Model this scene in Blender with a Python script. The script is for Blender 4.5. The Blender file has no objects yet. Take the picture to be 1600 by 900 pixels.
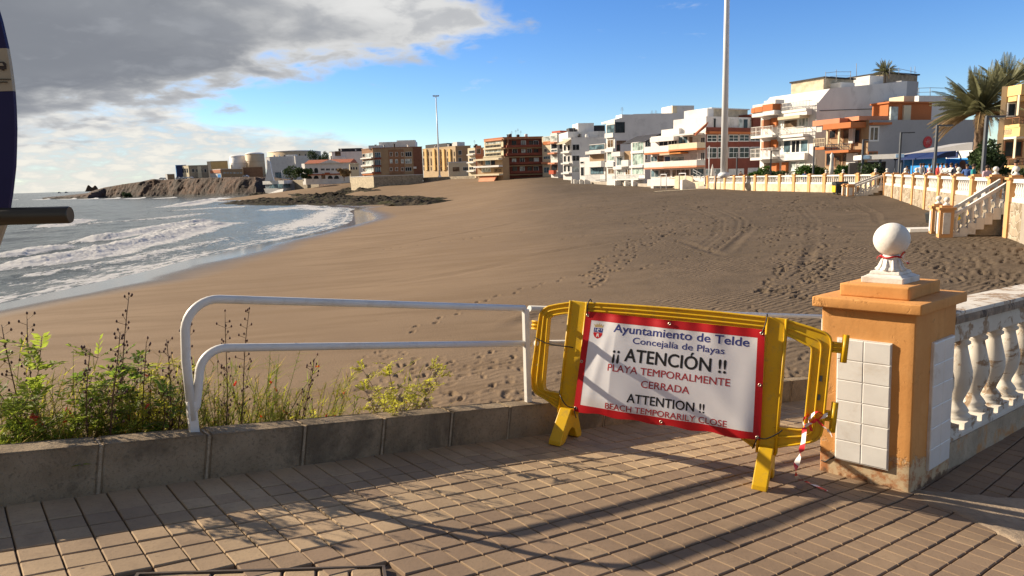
import bpy, bmesh, math, random
import numpy as np
from mathutils import Vector, Matrix

random.seed(7)
rng = np.random.default_rng(11)
SC = bpy.context.scene
COL = SC.collection
rad = math.radians

# ------------------------------------------------------------------ camera
F_PX, ROLL, VOFF = 1067.0, .031, 172.0          # focal length in photo pixels, horizon slope and height
UP = np.array([-ROLL, 1.0, VOFF / F_PX]); UP /= np.linalg.norm(UP)
FW = np.array([0, 0, -1.0]); YC = FW - UP * FW.dot(UP); YC /= np.linalg.norm(YC)
XC = np.cross(YC, UP)
R = np.array([XC, YC, UP])                      # camera axes -> world (x right, y ahead, z up; camera at 0,0,0)

def ray(x, y):
    return R @ np.array([x - 800.0, 450.0 - y, -F_PX])
def at(x, y, Y):                                # world point seen at photo pixel x,y that stands Y metres ahead
    d = ray(x, y); return d * (Y / d[1])
def onz(x, y, z):                               # world point at photo pixel x,y on the level z
    d = ray(x, y); return d * (z / d[2])
def proj(p):
    c = R.T @ np.asarray(p, float); return 800 + F_PX * c[0] / -c[2], 450 - F_PX * c[1] / -c[2]

cam = bpy.data.cameras.new('camera'); cam_o = bpy.data.objects.new('camera', cam); COL.objects.link(cam_o)
cam_o.matrix_world = Matrix([[*R[0], 0], [*R[1], 0], [*R[2], 0], [0, 0, 0, 1]])
cam.sensor_width = 36; cam.lens = F_PX / 1600 * 36; cam.clip_start = .05; cam.clip_end = 90000
SC.camera = cam_o

# ------------------------------------------------------------------ sun, sky, exposure
SUN = np.array([-2.439, .936, 1.295]); SUN /= np.linalg.norm(SUN)
SUN_EL = math.asin(SUN[2]); SUN_AZ = math.atan2(SUN[0], SUN[1])   # azimuth from +Y towards +X
sl = bpy.data.lights.new('sun', 'SUN'); sl.energy = 5.0; sl.angle = rad(.5); sl.color = (1, .85, .66)
so = bpy.data.objects.new('sun', sl); COL.objects.link(so)
so.rotation_euler = Vector(-SUN).to_track_quat('-Z', 'Y').to_euler()
so.location = (-60, 20, 60)

SC.view_settings.view_transform = 'Standard'; SC.view_settings.look = 'None'
SC.view_settings.exposure = .88; SC.view_settings.gamma = 1
SC.render.engine = 'CYCLES'
SC.cycles.use_denoising = True
SC.cycles.max_bounces = 6; SC.cycles.transparent_max_bounces = 8
SC.cycles.sample_clamp_indirect = 6

class NT:                                        # small node helper
    def __init__(s, tree): s.t = tree
    def n(s, kind, **kw):
        nd = s.t.nodes.new(kind)
        for k, v in kw.items():
            if k.startswith('i_'):
                key = k[2:]; key = int(key) if key.isdigit() else key.replace('_', ' ')
                s.set(nd.inputs[key], v)
            else: setattr(nd, k, v)
        return nd
    def set(s, inp, v):
        if isinstance(v, bpy.types.NodeSocket): s.t.links.new(v, inp)
        elif isinstance(v, bpy.types.Node): s.t.links.new(v.outputs[0], inp)
        else:
            if hasattr(inp.default_value, '__len__') and len(inp.default_value) == 4 and len(v) == 3: v = (*v, 1)
            inp.default_value = v
    def math(s, op, a, b=0, c=0, clamp=False):
        nd = s.t.nodes.new('ShaderNodeMath'); nd.operation = op; nd.use_clamp = clamp
        for i, v in enumerate((a, b, c)): s.set(nd.inputs[i], v)
        return nd.outputs[0]
    def ramp(s, v, lo, hi, a=0., b=1.):          # smooth step from lo..hi to a..b
        nd = s.t.nodes.new('ShaderNodeMapRange'); nd.interpolation_type = 'SMOOTHSTEP'
        s.set(nd.inputs[0], v)
        for i, x in enumerate((lo, hi, a, b)): s.set(nd.inputs[i + 1], x)
        return nd.outputs[0]
    def mix(s, f, a, b, mode='MIX'):
        nd = s.t.nodes.new('ShaderNodeMix'); nd.data_type = 'RGBA'; nd.blend_type = mode
        s.set(nd.inputs[0], f); s.set(nd.inputs[6], a); s.set(nd.inputs[7], b)
        return nd.outputs[2]
    def noise(s, vec, scale, detail=4, rough=.55, dist=0., out=0):
        nd = s.t.nodes.new('ShaderNodeTexNoise')
        if vec is not None: s.set(nd.inputs['Vector'], vec)
        nd.inputs['Scale'].default_value = scale; nd.inputs['Detail'].default_value = detail
        nd.inputs['Roughness'].default_value = rough; nd.inputs['Distortion'].default_value = dist
        return nd.outputs[out]
    def comb(s, x, y, z):
        nd = s.t.nodes.new('ShaderNodeCombineXYZ')
        for i, v in enumerate((x, y, z)): s.set(nd.inputs[i], v)
        return nd.outputs[0]

W = bpy.data.worlds.new('World'); SC.world = W; W.use_nodes = True
wt = W.node_tree; wt.nodes.clear(); w = NT(wt)
sky = w.n('ShaderNodeTexSky', sky_type='NISHITA', sun_disc=False)
sky.sun_elevation = SUN_EL; sky.sun_rotation = SUN_AZ; sky.altitude = 20; sky.air_density = 1.0; sky.dust_density = 0; sky.ozone_density = 4.5
tc = w.n('ShaderNodeTexCoord'); sp = w.n('ShaderNodeSeparateXYZ', i_0=tc.outputs['Generated'])
dx, dy, dz = sp.outputs
zc = w.math('ADD', w.math('MAXIMUM', dz, 0.), .22)
cx, cy = w.math('DIVIDE', dx, zc), w.math('DIVIDE', dy, zc)
def edge(pa, pb, inside):                        # signed angle from the great circle through two photo pixels
    n_ = np.cross(ray(*pa), ray(*pb)); n_ /= np.linalg.norm(n_)
    if n_ @ ray(*inside) < 0: n_ = -n_
    return w.math('ADD', w.math('MULTIPLY', dx, float(n_[0])), w.math('ADD', w.math('MULTIPLY', dy, float(n_[1])), w.math('MULTIPLY', dz, float(n_[2]))))
# the big grey cloud: ragged lower edge across the sky, frayed tip on the right
cv = w.comb(cx, cy, 0)
n_big = w.noise(cv, 1.7, 5, .5, .2); n_fine = w.noise(cv, 6.0, 6, .55, .25)
e1 = edge((225, 188), (830, 52), (150, 60)); e2 = edge((845, 115), (715, -60), (300, 60))
dd = w.math('MINIMUM', e1, w.math('MULTIPLY', e2, .7))
nsum = w.math('ADD', w.math('MULTIPLY', w.math('SUBTRACT', n_big, .5), .10), w.math('MULTIPLY', w.math('SUBTRACT', n_fine, .5), .13))
body = w.math('ADD', dd, nsum)
m1 = w.ramp(body, -.012, .030)
thick = w.math('MULTIPLY', w.ramp(w.math('ADD', dd, w.math('MULTIPLY', nsum, .8)), -.005, .062), w.ramp(w.math('ADD', e2, w.math('MULTIPLY', nsum, 2.2)), .06, .36))
# bright low bank near the horizon, seaward
az = w.math('ARCTAN2', dx, dy); el = w.math('ARCSINE', dz)
bv = w.comb(w.math('MULTIPLY', az, 9.), w.math('MULTIPLY', el, 30.), 0)
nb = w.noise(bv, 1.1, 6, .6, .4); nb2 = w.noise(bv, 3.0, 6, .6, .2)
btop = w.math('ADD', w.math('MULTIPLY', az, -.16), .028)             # bank is taller towards the sun
bb = w.math('ADD', w.math('SUBTRACT', btop, el), w.math('MULTIPLY', w.math('SUBTRACT', nb, .5), .09))
m2 = w.math('MULTIPLY', w.ramp(bb, -.006, .022), w.ramp(nb2, .25, .55, .55, .95))
wisp = w.math('MULTIPLY', w.ramp(w.noise(w.comb(w.math('MULTIPLY', az, 7.), w.math('MULTIPLY', el, 26.), 3.3), 1.3, 5, .6, .3), .66, .8), .35)
ccol = w.mix(thick, (4.3, 4.3, 4.25), (1.28, 1.37, 1.56))
ccol = w.mix(w.math('MULTIPLY', w.ramp(n_big, .45, .75), .45), ccol, (2.1, 2.2, 2.35))
lightpart = w.math('SUBTRACT', 1., thick)
ccol = w.mix(w.math('MULTIPLY', w.math('MULTIPLY', w.ramp(n_fine, .46, .62), lightpart), .6), ccol, (2.2, 2.3, 2.5))
ccol = w.mix(w.math('MULTIPLY', w.math('MULTIPLY', w.ramp(n_fine, .52, .70), thick), .35), ccol, (2.2, 2.3, 2.5))
bcol = w.mix(w.ramp(nb2, .35, .65), (3.2, 3.35, 3.5), (4.9, 4.65, 4.2))
hsv = w.n('ShaderNodeHueSaturation', i_Hue=.513, i_Saturation=1.22, i_Value=.92); w.set(hsv.inputs['Color'], sky.outputs[0])
base = w.mix(wisp, hsv.outputs[0], (4.5, 4.6, 4.8))
base = w.mix(m2, base, bcol)
base = w.mix(m1, base, ccol)
# unseen cloud cover added overhead and behind the viewer for neutral fill light
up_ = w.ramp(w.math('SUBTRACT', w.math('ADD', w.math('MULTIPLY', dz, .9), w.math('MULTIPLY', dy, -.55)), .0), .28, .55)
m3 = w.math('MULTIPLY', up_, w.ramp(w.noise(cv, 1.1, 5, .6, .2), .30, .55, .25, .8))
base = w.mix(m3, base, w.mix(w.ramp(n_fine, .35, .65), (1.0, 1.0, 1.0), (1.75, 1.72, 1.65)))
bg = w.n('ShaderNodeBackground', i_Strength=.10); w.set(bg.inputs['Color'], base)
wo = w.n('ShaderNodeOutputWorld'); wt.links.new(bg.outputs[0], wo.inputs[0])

# ------------------------------------------------------------------ materials
def mat(name, rgb, rough=.75, var=.18, scale=3., bump=0., bscale=None, spec=.3, metal=0., stain=None, stain_amt=.5, stain_scale=1.2, trans=0., fine=.0, coat=0.):
    """Painted, plastered or natural surface: base colour with real tone variation, optional patches of dirt, optional relief."""
    m = bpy.data.materials.new(name); m.use_nodes = True
    t = m.node_tree; t.nodes.clear(); k = NT(t)
    co = k.n('ShaderNodeTexCoord').outputs['Object']
    n1 = k.noise(co, scale, 5, .6)
    dark = tuple(c * (1 - var) for c in rgb); lite = tuple(min(1, c * (1 + var)) for c in rgb)
    col = k.mix(k.ramp(n1, .3, .7), dark, lite)
    if fine: 
        nf = k.noise(co, scale * 14, 3, .7); col = k.mix(k.math('MULTIPLY', k.ramp(nf, .45, .7), fine), col, tuple(c * .55 for c in rgb))
    if stain:
        ns = k.noise(co, stain_scale, 7, .68, .4)
        col = k.mix(k.math('MULTIPLY', k.ramp(ns, .5, .66), stain_amt), col, stain)
    b = k.n('ShaderNodeBsdfPrincipled', i_Roughness=rough, i_Metallic=metal)
    b.inputs['Specular IOR Level'].default_value = spec
    if coat: b.inputs['Coat Weight'].default_value = coat
    k.set(b.inputs['Base Color'], col)
    if bump:
        bp = k.n('ShaderNodeBump', i_Strength=bump, i_Distance=.02)
        k.set(bp.inputs['Height'], k.noise(co, bscale or scale * 6, 6, .65)); k.set(b.inputs['Normal'], bp.outputs[0])
    o = k.n('ShaderNodeOutputMaterial')
    if trans:
        tr = k.n('ShaderNodeBsdfTranslucent'); k.set(tr.inputs[0], col)
        mx = k.n('ShaderNodeMixShader', i_Fac=trans); t.links.new(b.outputs[0], mx.inputs[1]); t.links.new(tr.outputs[0], mx.inputs[2])
        t.links.new(mx.outputs[0], o.inputs[0])
    else: t.links.new(b.outputs[0], o.inputs[0])
    return m

MT = {}
def defm(key, *a, **kw): MT[key] = mat(key, *a, **kw)
defm('white_wall', (.70, .69, .67), .85, .05, .35, stain=(.42, .41, .40), stain_amt=.35, stain_scale=.5)
defm('cream_wall', (.66, .58, .42), .85, .07, .3, stain=(.4, .33, .22), stain_amt=.3)
defm('tan_wall', (.50, .38, .24), .85, .08, .3)
defm('yellow_wall', (.72, .50, .22), .85, .07, .3, stain=(.42, .26, .1), stain_amt=.35)
defm('orange_wall', (.48, .165, .06), .85, .08, .4)
defm('salmon_wall', (.58, .25, .145), .85, .08, .4)
defm('brick_brown', (.30, .165, .095), .85, .12, .8, fine=.4)
defm('brick_red', (.22, .065, .042), .85, .12, .8, fine=.4)
defm('brick_dark', (.20, .090, .058), .85, .12, .8, fine=.4)
defm('brown_wall', (.36, .25, .15), .85, .08, .5)
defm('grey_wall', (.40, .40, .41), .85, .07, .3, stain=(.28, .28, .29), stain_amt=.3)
defm('dark_wall', (.045, .042, .042), .8, .2, .8)
defm('stone_wall', (.33, .28, .21), .9, .3, 1.6, bump=.5, bscale=4, fine=.4)
defm('pale_stone', (.55, .47, .34), .9, .2, 1.4, bump=.4, bscale=4)
defm('red_tile', (.38, .12, .06), .8, .2, 1.5, fine=.5)
defm('roof_dark', (.05, .05, .055), .7, .2, 1.)
defm('frame_white', (.74, .74, .72), .5, .04, 1.)
defm('frame_dark', (.04, .04, .045), .5, .1, 1.)
defm('frame_wood', (.20, .09, .045), .6, .15, 2.)
defm('rail_grey', (.30, .31, .32), .5, .1, 1.)
defm('shutter_white', (.60, .59, .56), .7, .1, 2.)
defm('awning_cream', (.68, .60, .45), .85, .06, 1., trans=.25)
defm('awning_orange', (.66, .27, .08), .85, .06, 1., trans=.25)
defm('awning_red', (.60, .14, .08), .85, .06, 1., trans=.2)
defm('blue_paint', (.03, .26, .66), .55, .1, 1.)
defm('navy_paint', (.02, .035, .11), .5, .1, 1.)
defm('tank_white', (.78, .78, .77), .6, .05, .1)
defm('tank_beige', (.60, .46, .30), .65, .08, .1)
defm('lamp_metal', (.10, .11, .125), .5, .1, 2.)
defm('mast_white', (.72, .74, .77), .4, .04, 1., spec=.5)
defm('bin_dark', (.035, .04, .045), .5, .1, 2.)
defm('bin_yellow', (.72, .50, .04), .5, .08, 2.)
defm('bin_green', (.20, .30, .04), .5, .08, 2.)
defm('car_white', (.75, .75, .74), .3, .02, 1., spec=.5, coat=.4)
defm('rubber', (.02, .02, .02), .8, .2, 4.)
defm('bark', (.16, .11, .075), .9, .3, 6., bump=.7, bscale=22)
defm('palm_leaf', (.165, .168, .085), .6, .25, 2., trans=.25)
defm('palm_dead', (.30, .21, .11), .8, .25, 3., trans=.15)
defm('tree_leaf', (.045, .075, .025), .7, .35, 1.4, trans=.22)
defm('hedge_leaf', (.06, .13, .02), .65, .35, 2.2, trans=.25)
defm('skin', (.40, .22, .15), .55, .06, 5.)
defm('hair', (.035, .022, .014), .6, .2, 20.)
defm('rock', (.052, .046, .036), .9, .45, .6, bump=1., bscale=3., fine=.3)
defm('promenade_paving', (.34, .30, .25), .85, .15, .6)

def glass(name, rgb, rough=.08):
    m = bpy.data.materials.new(name); m.use_nodes = True
    t = m.node_tree; b = t.nodes['Principled BSDF']; k = NT(t)
    co = k.n('ShaderNodeTexCoord').outputs['Object']
    k.set(b.inputs['Base Color'], k.mix(k.ramp(k.noise(co, .9, 3), .35, .65), tuple(c * .5 for c in rgb), tuple(min(1, c * 1.5) for c in rgb)))
    b.inputs['Roughness'].default_value = rough; b.inputs['Specular IOR Level'].default_value = .16
    MT[name] = m
glass('pane_dark', (.022, .026, .03)); glass('pane_blue', (.10, .16, .19)); glass('pane_pale', (.42, .47, .45), .2)
glass('pane_green', (.30, .40, .36), .15); glass('pane_warm', (.16, .11, .07), .15)

# ------------------------------------------------------------------ mesh collecting and linking
OFF = {}
class MB:
    def __init__(s): s.v = []; s.f = []; s.m = []; s.sm = []
    def add(s, verts, faces, mi=0, smooth=False):
        b = len(s.v); s.v += [tuple(float(c) for c in p) for p in verts]
        s.f += [tuple(b + i for i in f) for f in faces]; s.m += [mi] * len(faces); s.sm += [smooth] * len(faces)
        return s
    def box(s, o, ax, ay, az, mi=0):             # parallelepiped from corner o with edge vectors
        o, ax, ay, az = (np.asarray(q, float) for q in (o, ax, ay, az))
        if np.dot(np.cross(ax, ay), az) < 0: o = o + ay; ay = -ay
        p = [o, o + ax, o + ax + ay, o + ay]; p += [q + az for q in p]
        return s.add(p, [(3, 2, 1, 0), (4, 5, 6, 7), (0, 1, 5, 4), (1, 2, 6, 5), (2, 3, 7, 6), (3, 0, 4, 7)], mi)
    def prism(s, pts, vec, mi=0, smooth=False):  # planar polygon extruded by vec
        pts = [np.asarray(p, float) for p in pts]; vec = np.asarray(vec, float); n = len(pts)
        nr = sum(np.cross(pts[i] - pts[0], pts[(i + 1) % n] - pts[0]) for i in range(1, n - 1))
        if np.dot(nr, vec) < 0: pts = pts[::-1]
        p = pts + [q + vec for q in pts]
        return s.add(p, [tuple(range(n - 1, -1, -1)), tuple(range(n, 2 * n))] + [(i, (i + 1) % n, n + (i + 1) % n, n + i) for i in range(n)], mi, smooth)
    def tube(s, path, r, k=8, mi=0, cap=True, smooth=True):
        path = [np.asarray(p, float) for p in path]; n = len(path)
        rs = r if hasattr(r, '__len__') else [r] * n
        V = []; ref = None
        for i in range(n):
            t = path[min(i + 1, n - 1)] - path[max(i - 1, 0)]; t /= (np.linalg.norm(t) + 1e-12)
            if ref is None: ref = np.array([0, 0, 1.]) if abs(t[2]) < .9 else np.array([1., 0, 0])
            a = np.cross(t, ref); a /= np.linalg.norm(a); b = np.cross(a, t); ref = b
            for j in range(k):
                q = 2 * math.pi * j / k; V.append(path[i] + rs[i] * (math.cos(q) * a + math.sin(q) * b))
        Fc = [(i * k + j, (i + 1) * k + j, (i + 1) * k + (j + 1) % k, i * k + (j + 1) % k) for i in range(n - 1) for j in range(k)]
        s.add(V, Fc, mi, smooth)
        if cap:
            b0 = len(s.v) - n * k
            s.f += [tuple(b0 + j for j in range(k)), tuple(b0 + (n - 1) * k + j for j in range(k - 1, -1, -1))]; s.m += [mi] * 2; s.sm += [False] * 2
        return s
    def lathe(s, c, prof, k=20, mi=0, up=(0, 0, 1), square=False, rot=0.):
        c = np.asarray(c, float); up = np.asarray(up, float); up /= np.linalg.norm(up)
        a = np.cross(up, [0, 1, 0]); a /= np.linalg.norm(a); b = np.cross(up, a)
        V = [c + h * up + r * (math.cos(rot + 2 * math.pi * j / k) * a + math.sin(rot + 2 * math.pi * j / k) * b) for r, h in prof for j in range(k)]
        n = len(prof)
        Fc = [(i * k + j, i * k + (j + 1) % k, (i + 1) * k + (j + 1) % k, (i + 1) * k + j) for i in range(n - 1) for j in range(k)]
        s.add(V, Fc, mi, not square)
        b0 = len(s.v) - n * k
        s.f += [tuple(b0 + j for j in range(k - 1, -1, -1)), tuple(b0 + (n - 1) * k + j for j in range(k))]; s.m += [mi] * 2; s.sm += [False] * 2
        return s
    def build(s, name, material, parent=None, bevel=0., loc=None):
        off = OFF.get(parent.name, np.zeros(3)) if parent else (np.asarray(loc, float) if loc is not None else np.zeros(3))
        me = bpy.data.meshes.new(name)
        V = np.array(s.v, float) - off
        me.from_pydata(V.tolist(), [], s.f)
        for mm in (material if isinstance(material, (list, tuple)) else [material]):
            me.materials.append(MT[mm] if isinstance(mm, str) else mm)
        me.polygons.foreach_set('material_index', s.m); me.polygons.foreach_set('use_smooth', s.sm)
        me.update()
        o = bpy.data.objects.new(name, me); COL.objects.link(o)
        if parent: o.parent = parent
        elif loc is not None: o.location = tuple(off)
        OFF[o.name] = off
        if bevel:
            bv = o.modifiers.new('bevel', 'BEVEL'); bv.width = bevel; bv.segments = 2; bv.limit_method = 'ANGLE'; bv.angle_limit = rad(40)
        return o

def tag(o, label=None, cat=None, group=None, kind=None):
    if label: o['label'] = label
    if cat: o['category'] = cat
    if group: o['group'] = group
    if kind: o['kind'] = kind
    return o
def thing(name, label, cat, loc=(0, 0, 0), group=None):
    o = bpy.data.objects.new(name, None); COL.objects.link(o); o.empty_display_size = .2
    o.location = tuple(float(c) for c in loc); OFF[o.name] = np.asarray(loc, float)
    return tag(o, label, cat, group)
def dup(root, loc, rotz=0., label=None, group=None, scale=None):
    def cp(o, parent):
        c = o.copy(); COL.objects.link(c); c.parent = parent
        for ch in [q for q in COL.objects if q.parent == o and q != c]: cp(ch, c)
        return c
    r = cp(root, None); r.location = tuple(float(q) for q in loc); r.rotation_euler = (0, 0, rotz)
    if scale: r.scale = (scale,) * 3
    if label: r['label'] = label
    if group: r['group'] = group
    return r
def vnoise(P, scale, seed=0, octaves=4):         # smooth value noise for N x 2 or N x 3 points
    P = np.asarray(P, float); 
    if P.shape[1] == 2: P = np.c_[P, np.zeros(len(P))]
    tot = np.zeros(len(P)); amp = 1.; norm = 0.
    for o in range(octaves):
        q = P * scale * 2 ** o + 17.3 * (seed + o); i = np.floor(q).astype(np.int64); f = q - i; f = f * f * (3 - 2 * f)
        def h(a, b, c):
            n = (a * 374761393 + b * 668265263 + c * 2147483647 + (seed + o) * 974711) & 0x7fffffff
            n = ((n ^ (n >> 13)) * 1274126177) & 0x7fffffff
            return ((n ^ (n >> 16)) & 0xffff) / 65535.
        r = 0
        for a in (0, 1):
            for b in (0, 1):
                for c in (0, 1):
                    wgt = (f[:, 0] if a else 1 - f[:, 0]) * (f[:, 1] if b else 1 - f[:, 1]) * (f[:, 2] if c else 1 - f[:, 2])
                    r = r + wgt * h(i[:, 0] + a, i[:, 1] + b, i[:, 2] + c)
        tot += amp * r; norm += amp; amp *= .5
    return tot / norm                            # 0..1
def grid_mesh(name, V, nu, nv, material, attrs=None, smooth=True, kind='structure', wrap=False):
    idx = np.arange(nu * nv).reshape(nu, nv)
    Q = np.stack([idx[:-1, :-1], idx[1:, :-1], idx[1:, 1:], idx[:-1, 1:]], -1).reshape(-1, 4)
    me = bpy.data.meshes.new(name); me.vertices.add(len(V)); me.vertices.foreach_set('co', np.asarray(V, np.float32).ravel())
    me.loops.add(Q.size); me.loops.foreach_set('vertex_index', Q.ravel().astype(np.int32))
    me.polygons.add(len(Q)); me.polygons.foreach_set('loop_start', (np.arange(len(Q)) * 4).astype(np.int32))
    try: me.polygons.foreach_set('loop_total', np.full(len(Q), 4, np.int32))
    except Exception: pass
    me.update(calc_edges=True); me.validate()
    me.polygons.foreach_set('use_smooth', np.full(len(me.polygons), smooth))
    for k_, a in (attrs or {}).items():
        at_ = me.attributes.new(k_, 'FLOAT', 'POINT'); at_.data.foreach_set('value', np.asarray(a, np.float32))
    me.materials.append(MT[material] if isinstance(material, str) else material)
    o = bpy.data.objects.new(name, me); COL.objects.link(o); OFF[o.name] = np.zeros(3)
    if kind: o['kind'] = kind
    return o
# ------------------------------------------------------------------ the beach: one height field through surveyed points
SEA = -5.5
ctl = [(0,475,-5.5),(60,462,-5.5),(150,441,-5.5),(230,424,-5.5),(300,404,-5.5),(370,390,-5.5),(430,376,-5.5),(490,364,-5.5),(535,352,-5.5),(550,340,-5.5),(545,330,-5.5),(520,324,-5.5),
       (0,440,-6.3),(150,412,-6.3),(300,380,-6.4),(430,350,-6.4),(490,335,-6.2),(0,400,-7.4),(300,345,-7.8),(400,332,-7.4),
       (0,560,-4.7),(150,540,-4.7),(300,600,-4.35),(450,560,-4.35),(600,600,-4.2),(900,580,-4.1),(1240,540,-3.9),(700,450,-4.35),(500,440,-4.8),(900,400,-3.95),(700,380,-4.5),(1100,400,-3.65),
       (1300,440,-3.6),(1250,340,-3.0),(1440,363,-2.95),(1590,368,-2.9),(1520,420,-3.3),(1330,307,-2.45),(1200,298,-2.3),(1110,293,-2.3),(1020,296,-2.55),(940,286,-1.95),(600,345,-5.2),
       (620,303,-3.7),(700,313,-4.5),(720,325,-4.5),(800,300,-2.6),(900,312,-3.1),(1000,330,-3.2),(570,303,-4.3),(480,302,-5.0)]
CP = [onz(x, y, z) for x, y, z in ctl] + [at(x, y, Y) for x, y, Y in ((850,280,190),(800,282,200),(760,287,200),(700,281,235),(640,289,240),(590,292,240),(690,279,275),(560,284,300),(850,277,290),(1000,270,290))] \
     + [np.array(p) for p in ((-20,-5,-4.6),(0,-8,-4.3),(20,-8,-3.8),(40,20,-3),(60,60,-2.4),(-40,5,-6.4),(-60,40,-9),(60,120,-2),(60,200,-1.5),(-90,200,-9),(-60,330,-4))]
CP = np.array(CP)
def _phi(r2): return .5 * r2 * np.log(r2 + 1e-9)
WARP = np.array([1., .55])                       # distances along the view count less: the far points are sparse
_c = CP[:, :2] * WARP
_K = _phi(((_c[:, None] - _c[None]) ** 2).sum(-1)) + np.eye(len(_c)) * 6.
_P = np.c_[np.ones(len(_c)), _c]
_sol = np.linalg.solve(np.block([[_K, _P], [_P.T, np.zeros((3, 3))]]), np.r_[CP[:, 2], np.zeros(3)])
def sand_z(P):
    P = np.atleast_2d(np.asarray(P, float))[:, :2] * WARP; out = np.empty(len(P))
    for i in range(0, len(P), 40000):
        q = P[i:i + 40000]
        out[i:i + 40000] = _phi(((q[:, None] - _c[None]) ** 2).sum(-1)) @ _sol[:-3] + np.c_[np.ones(len(q)), q] @ _sol[-3:]
    return np.clip(out, -10, 1.5)
def on_sand(x, y):                               # where the line of sight through a photo pixel meets the sand
    d = ray(x, y); ts = np.geomspace(4, 420, 260) / np.linalg.norm(d); P = ts[:, None] * d
    h = P[:, 2] - sand_z(P); i = int(np.argmax(h < 0)) if (h < 0).any() else len(ts) - 1
    if i > 0:
        a, b = ts[i - 1], ts[i]; f = h[i - 1] / (h[i - 1] - h[i] + 1e-9); return d * (a + (b - a) * f)
    return P[i]
def inpoly(P, poly):
    x, y = P[:, 0], P[:, 1]; c = np.zeros(len(P), bool); n = len(poly)
    for i in range(n):
        (x1, y1), (x2, y2) = poly[i], poly[i - 1]
        c ^= ((y1 > y) != (y2 > y)) & (x < (x2 - x1) * (y - y1) / (y2 - y1 + 1e-12) + x1)
    return c
def seg_dist(P, line):                           # distance, signed side and arc position to a polyline
    best = np.full(len(P), 1e9); side = np.zeros(len(P)); arc = np.zeros(len(P)); L = 0
    for a, b in zip(line[:-1], line[1:]):
        d = b - a; l = np.linalg.norm(d); t = np.clip(((P - a) @ d) / (l * l), 0, 1)
        q = P - (a + t[:, None] * d); r = np.hypot(q[:, 0], q[:, 1]); k = r < best
        best[k] = r[k]; side[k] = (d[0] * q[:, 1] - d[1] * q[:, 0])[k]; arc[k] = (L + t * l)[k]; L += l
    return best, np.sign(side), arc, L

NR, NA = 720, 1050
rr = np.geomspace(5.5, 330, NR); aa = np.radians(np.linspace(-46, 50, NA))
LR0, LRS = math.log(5.5), math.log(330 / 5.5) / (NR - 1); A0, AS = aa[0], aa[1] - aa[0]
Xs = (rr[:, None] * np.sin(aa)[None]); Ys = rr[:, None] * np.cos(aa)[None]
PS = np.c_[Xs.ravel(), Ys.ravel()]
Zs = sand_z(PS)
wetline = Zs - SEA
dryk = 1 / (1 + np.exp(-((PS[:, 0] * .9 - 1.0 + 6 * (vnoise(PS, .05, 3) - .5) - PS[:, 1] * .02)) / 2.6)) * np.clip((wetline - .9) / .8, 0, 1)
Zs += (vnoise(PS, .045, 5, 3) - .5) * .35 * np.clip(wetline / 1.2, 0, 1) + (vnoise(PS, .5, 9, 3) - .5) * .07 * dryk + (vnoise(PS, .22, 19, 2) - .5) * .09 * np.clip(wetline, 0, 1)
Zg = Zs.reshape(NR, NA)
def stamp(x, y, ang, L=.36, Wd=.17, depth=.06):
    r = math.hypot(x, y); a = math.atan2(x, y)
    i = (math.log(r) - LR0) / LRS; j = (a - A0) / AS
    di = int(.6 / (r * LRS)) + 2; dj = int(.6 / (r * AS)) + 2
    i0, i1, j0, j1 = max(0, int(i) - di), min(NR, int(i) + di), max(0, int(j) - dj), min(NA, int(j) + dj)
    if i1 <= i0 or j1 <= j0: return
    X = Xs[i0:i1, j0:j1] - x; Y = Ys[i0:i1, j0:j1] - y; c, s = math.cos(ang), math.sin(ang)
    u = (X * c + Y * s) / L; v = (-X * s + Y * c) / Wd; q = np.sqrt(u * u * 4 + v * v * 4)
    Zg[i0:i1, j0:j1] += np.where(q < 1, -depth * (1 - q ** 3), 0) + depth * .22 * np.exp(-((q - 1.3) / .3) ** 2)
def scatter(poly, n, depth=.06, L=.36):
    xs = [p[0] for p in poly]; ys = [p[1] for p in poly]; k = 0; it = 0
    while k < n and it < n * 20:
        it += 1; x, y = random.uniform(min(xs), max(xs)), random.uniform(min(ys), max(ys))
        if not inpoly(np.array([[x, y]]), poly)[0]: continue
        p = on_sand(x, y); d = depth * random.uniform(.5, 1.2)
        stamp(p[0], p[1], random.uniform(0, 3.14), L * random.uniform(.6, 1.1), L * .45 * random.uniform(.7, 1.3), d); k += 1
def trail(pts, step=.62, depth=.06):
    Q = [on_sand(*p)[:2] for p in pts]; k = 0
    for a, b in zip(Q[:-1], Q[1:]):
        l = np.linalg.norm(b - a); ang = math.atan2(b[1] - a[1], b[0] - a[0]); n_ = np.array([-(b - a)[1], (b - a)[0]]) / l
        for t in np.arange(0, l, step):
            q = a + (b - a) * t / l + n_ * (.13 if k % 2 else -.13) + rng.normal(0, .04, 2); k += 1
            stamp(q[0], q[1], ang + random.uniform(-.2, .2), .34, .15, depth)
scatter([(555,548),(700,552),(850,545),(850,640),(700,650),(560,610)], 150, .042, .30)
scatter([(870,500),(1280,470),(1290,640),(880,660)], 260, .04, .28)
scatter([(1050,320),(1070,350),(1000,400),(930,455),(905,440),(960,380)], 160, .09)
scatter([(1180,320),(1340,360),(1300,440),(1180,400)], 170, .08)
scatter([(1420,372),(1600,380),(1600,450),(1480,440),(1430,400)], 280, .07)
scatter([(1230,380),(1300,400),(1270,470),(1180,460)], 150, .07)
scatter([(860,300),(1340,305),(1340,330),(900,328)], 180, .12, .6)
scatter([(930,330),(1180,318),(1180,360),(1060,380)], 120, .10, .45)
trail([(600,390),(740,371),(860,357),(985,340)]); trail([(985,340),(1100,322),(1160,310)], .8, .09); trail([(1260,300),(1230,330),(1210,380)], .7, .09)
trail([(880,372),(960,362)], .7); trail([(1000,420),(1100,395),(1180,350)], .7, .07); trail([(640,520),(760,470),(900,432)], .65, .05)
PSn = PS
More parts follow.
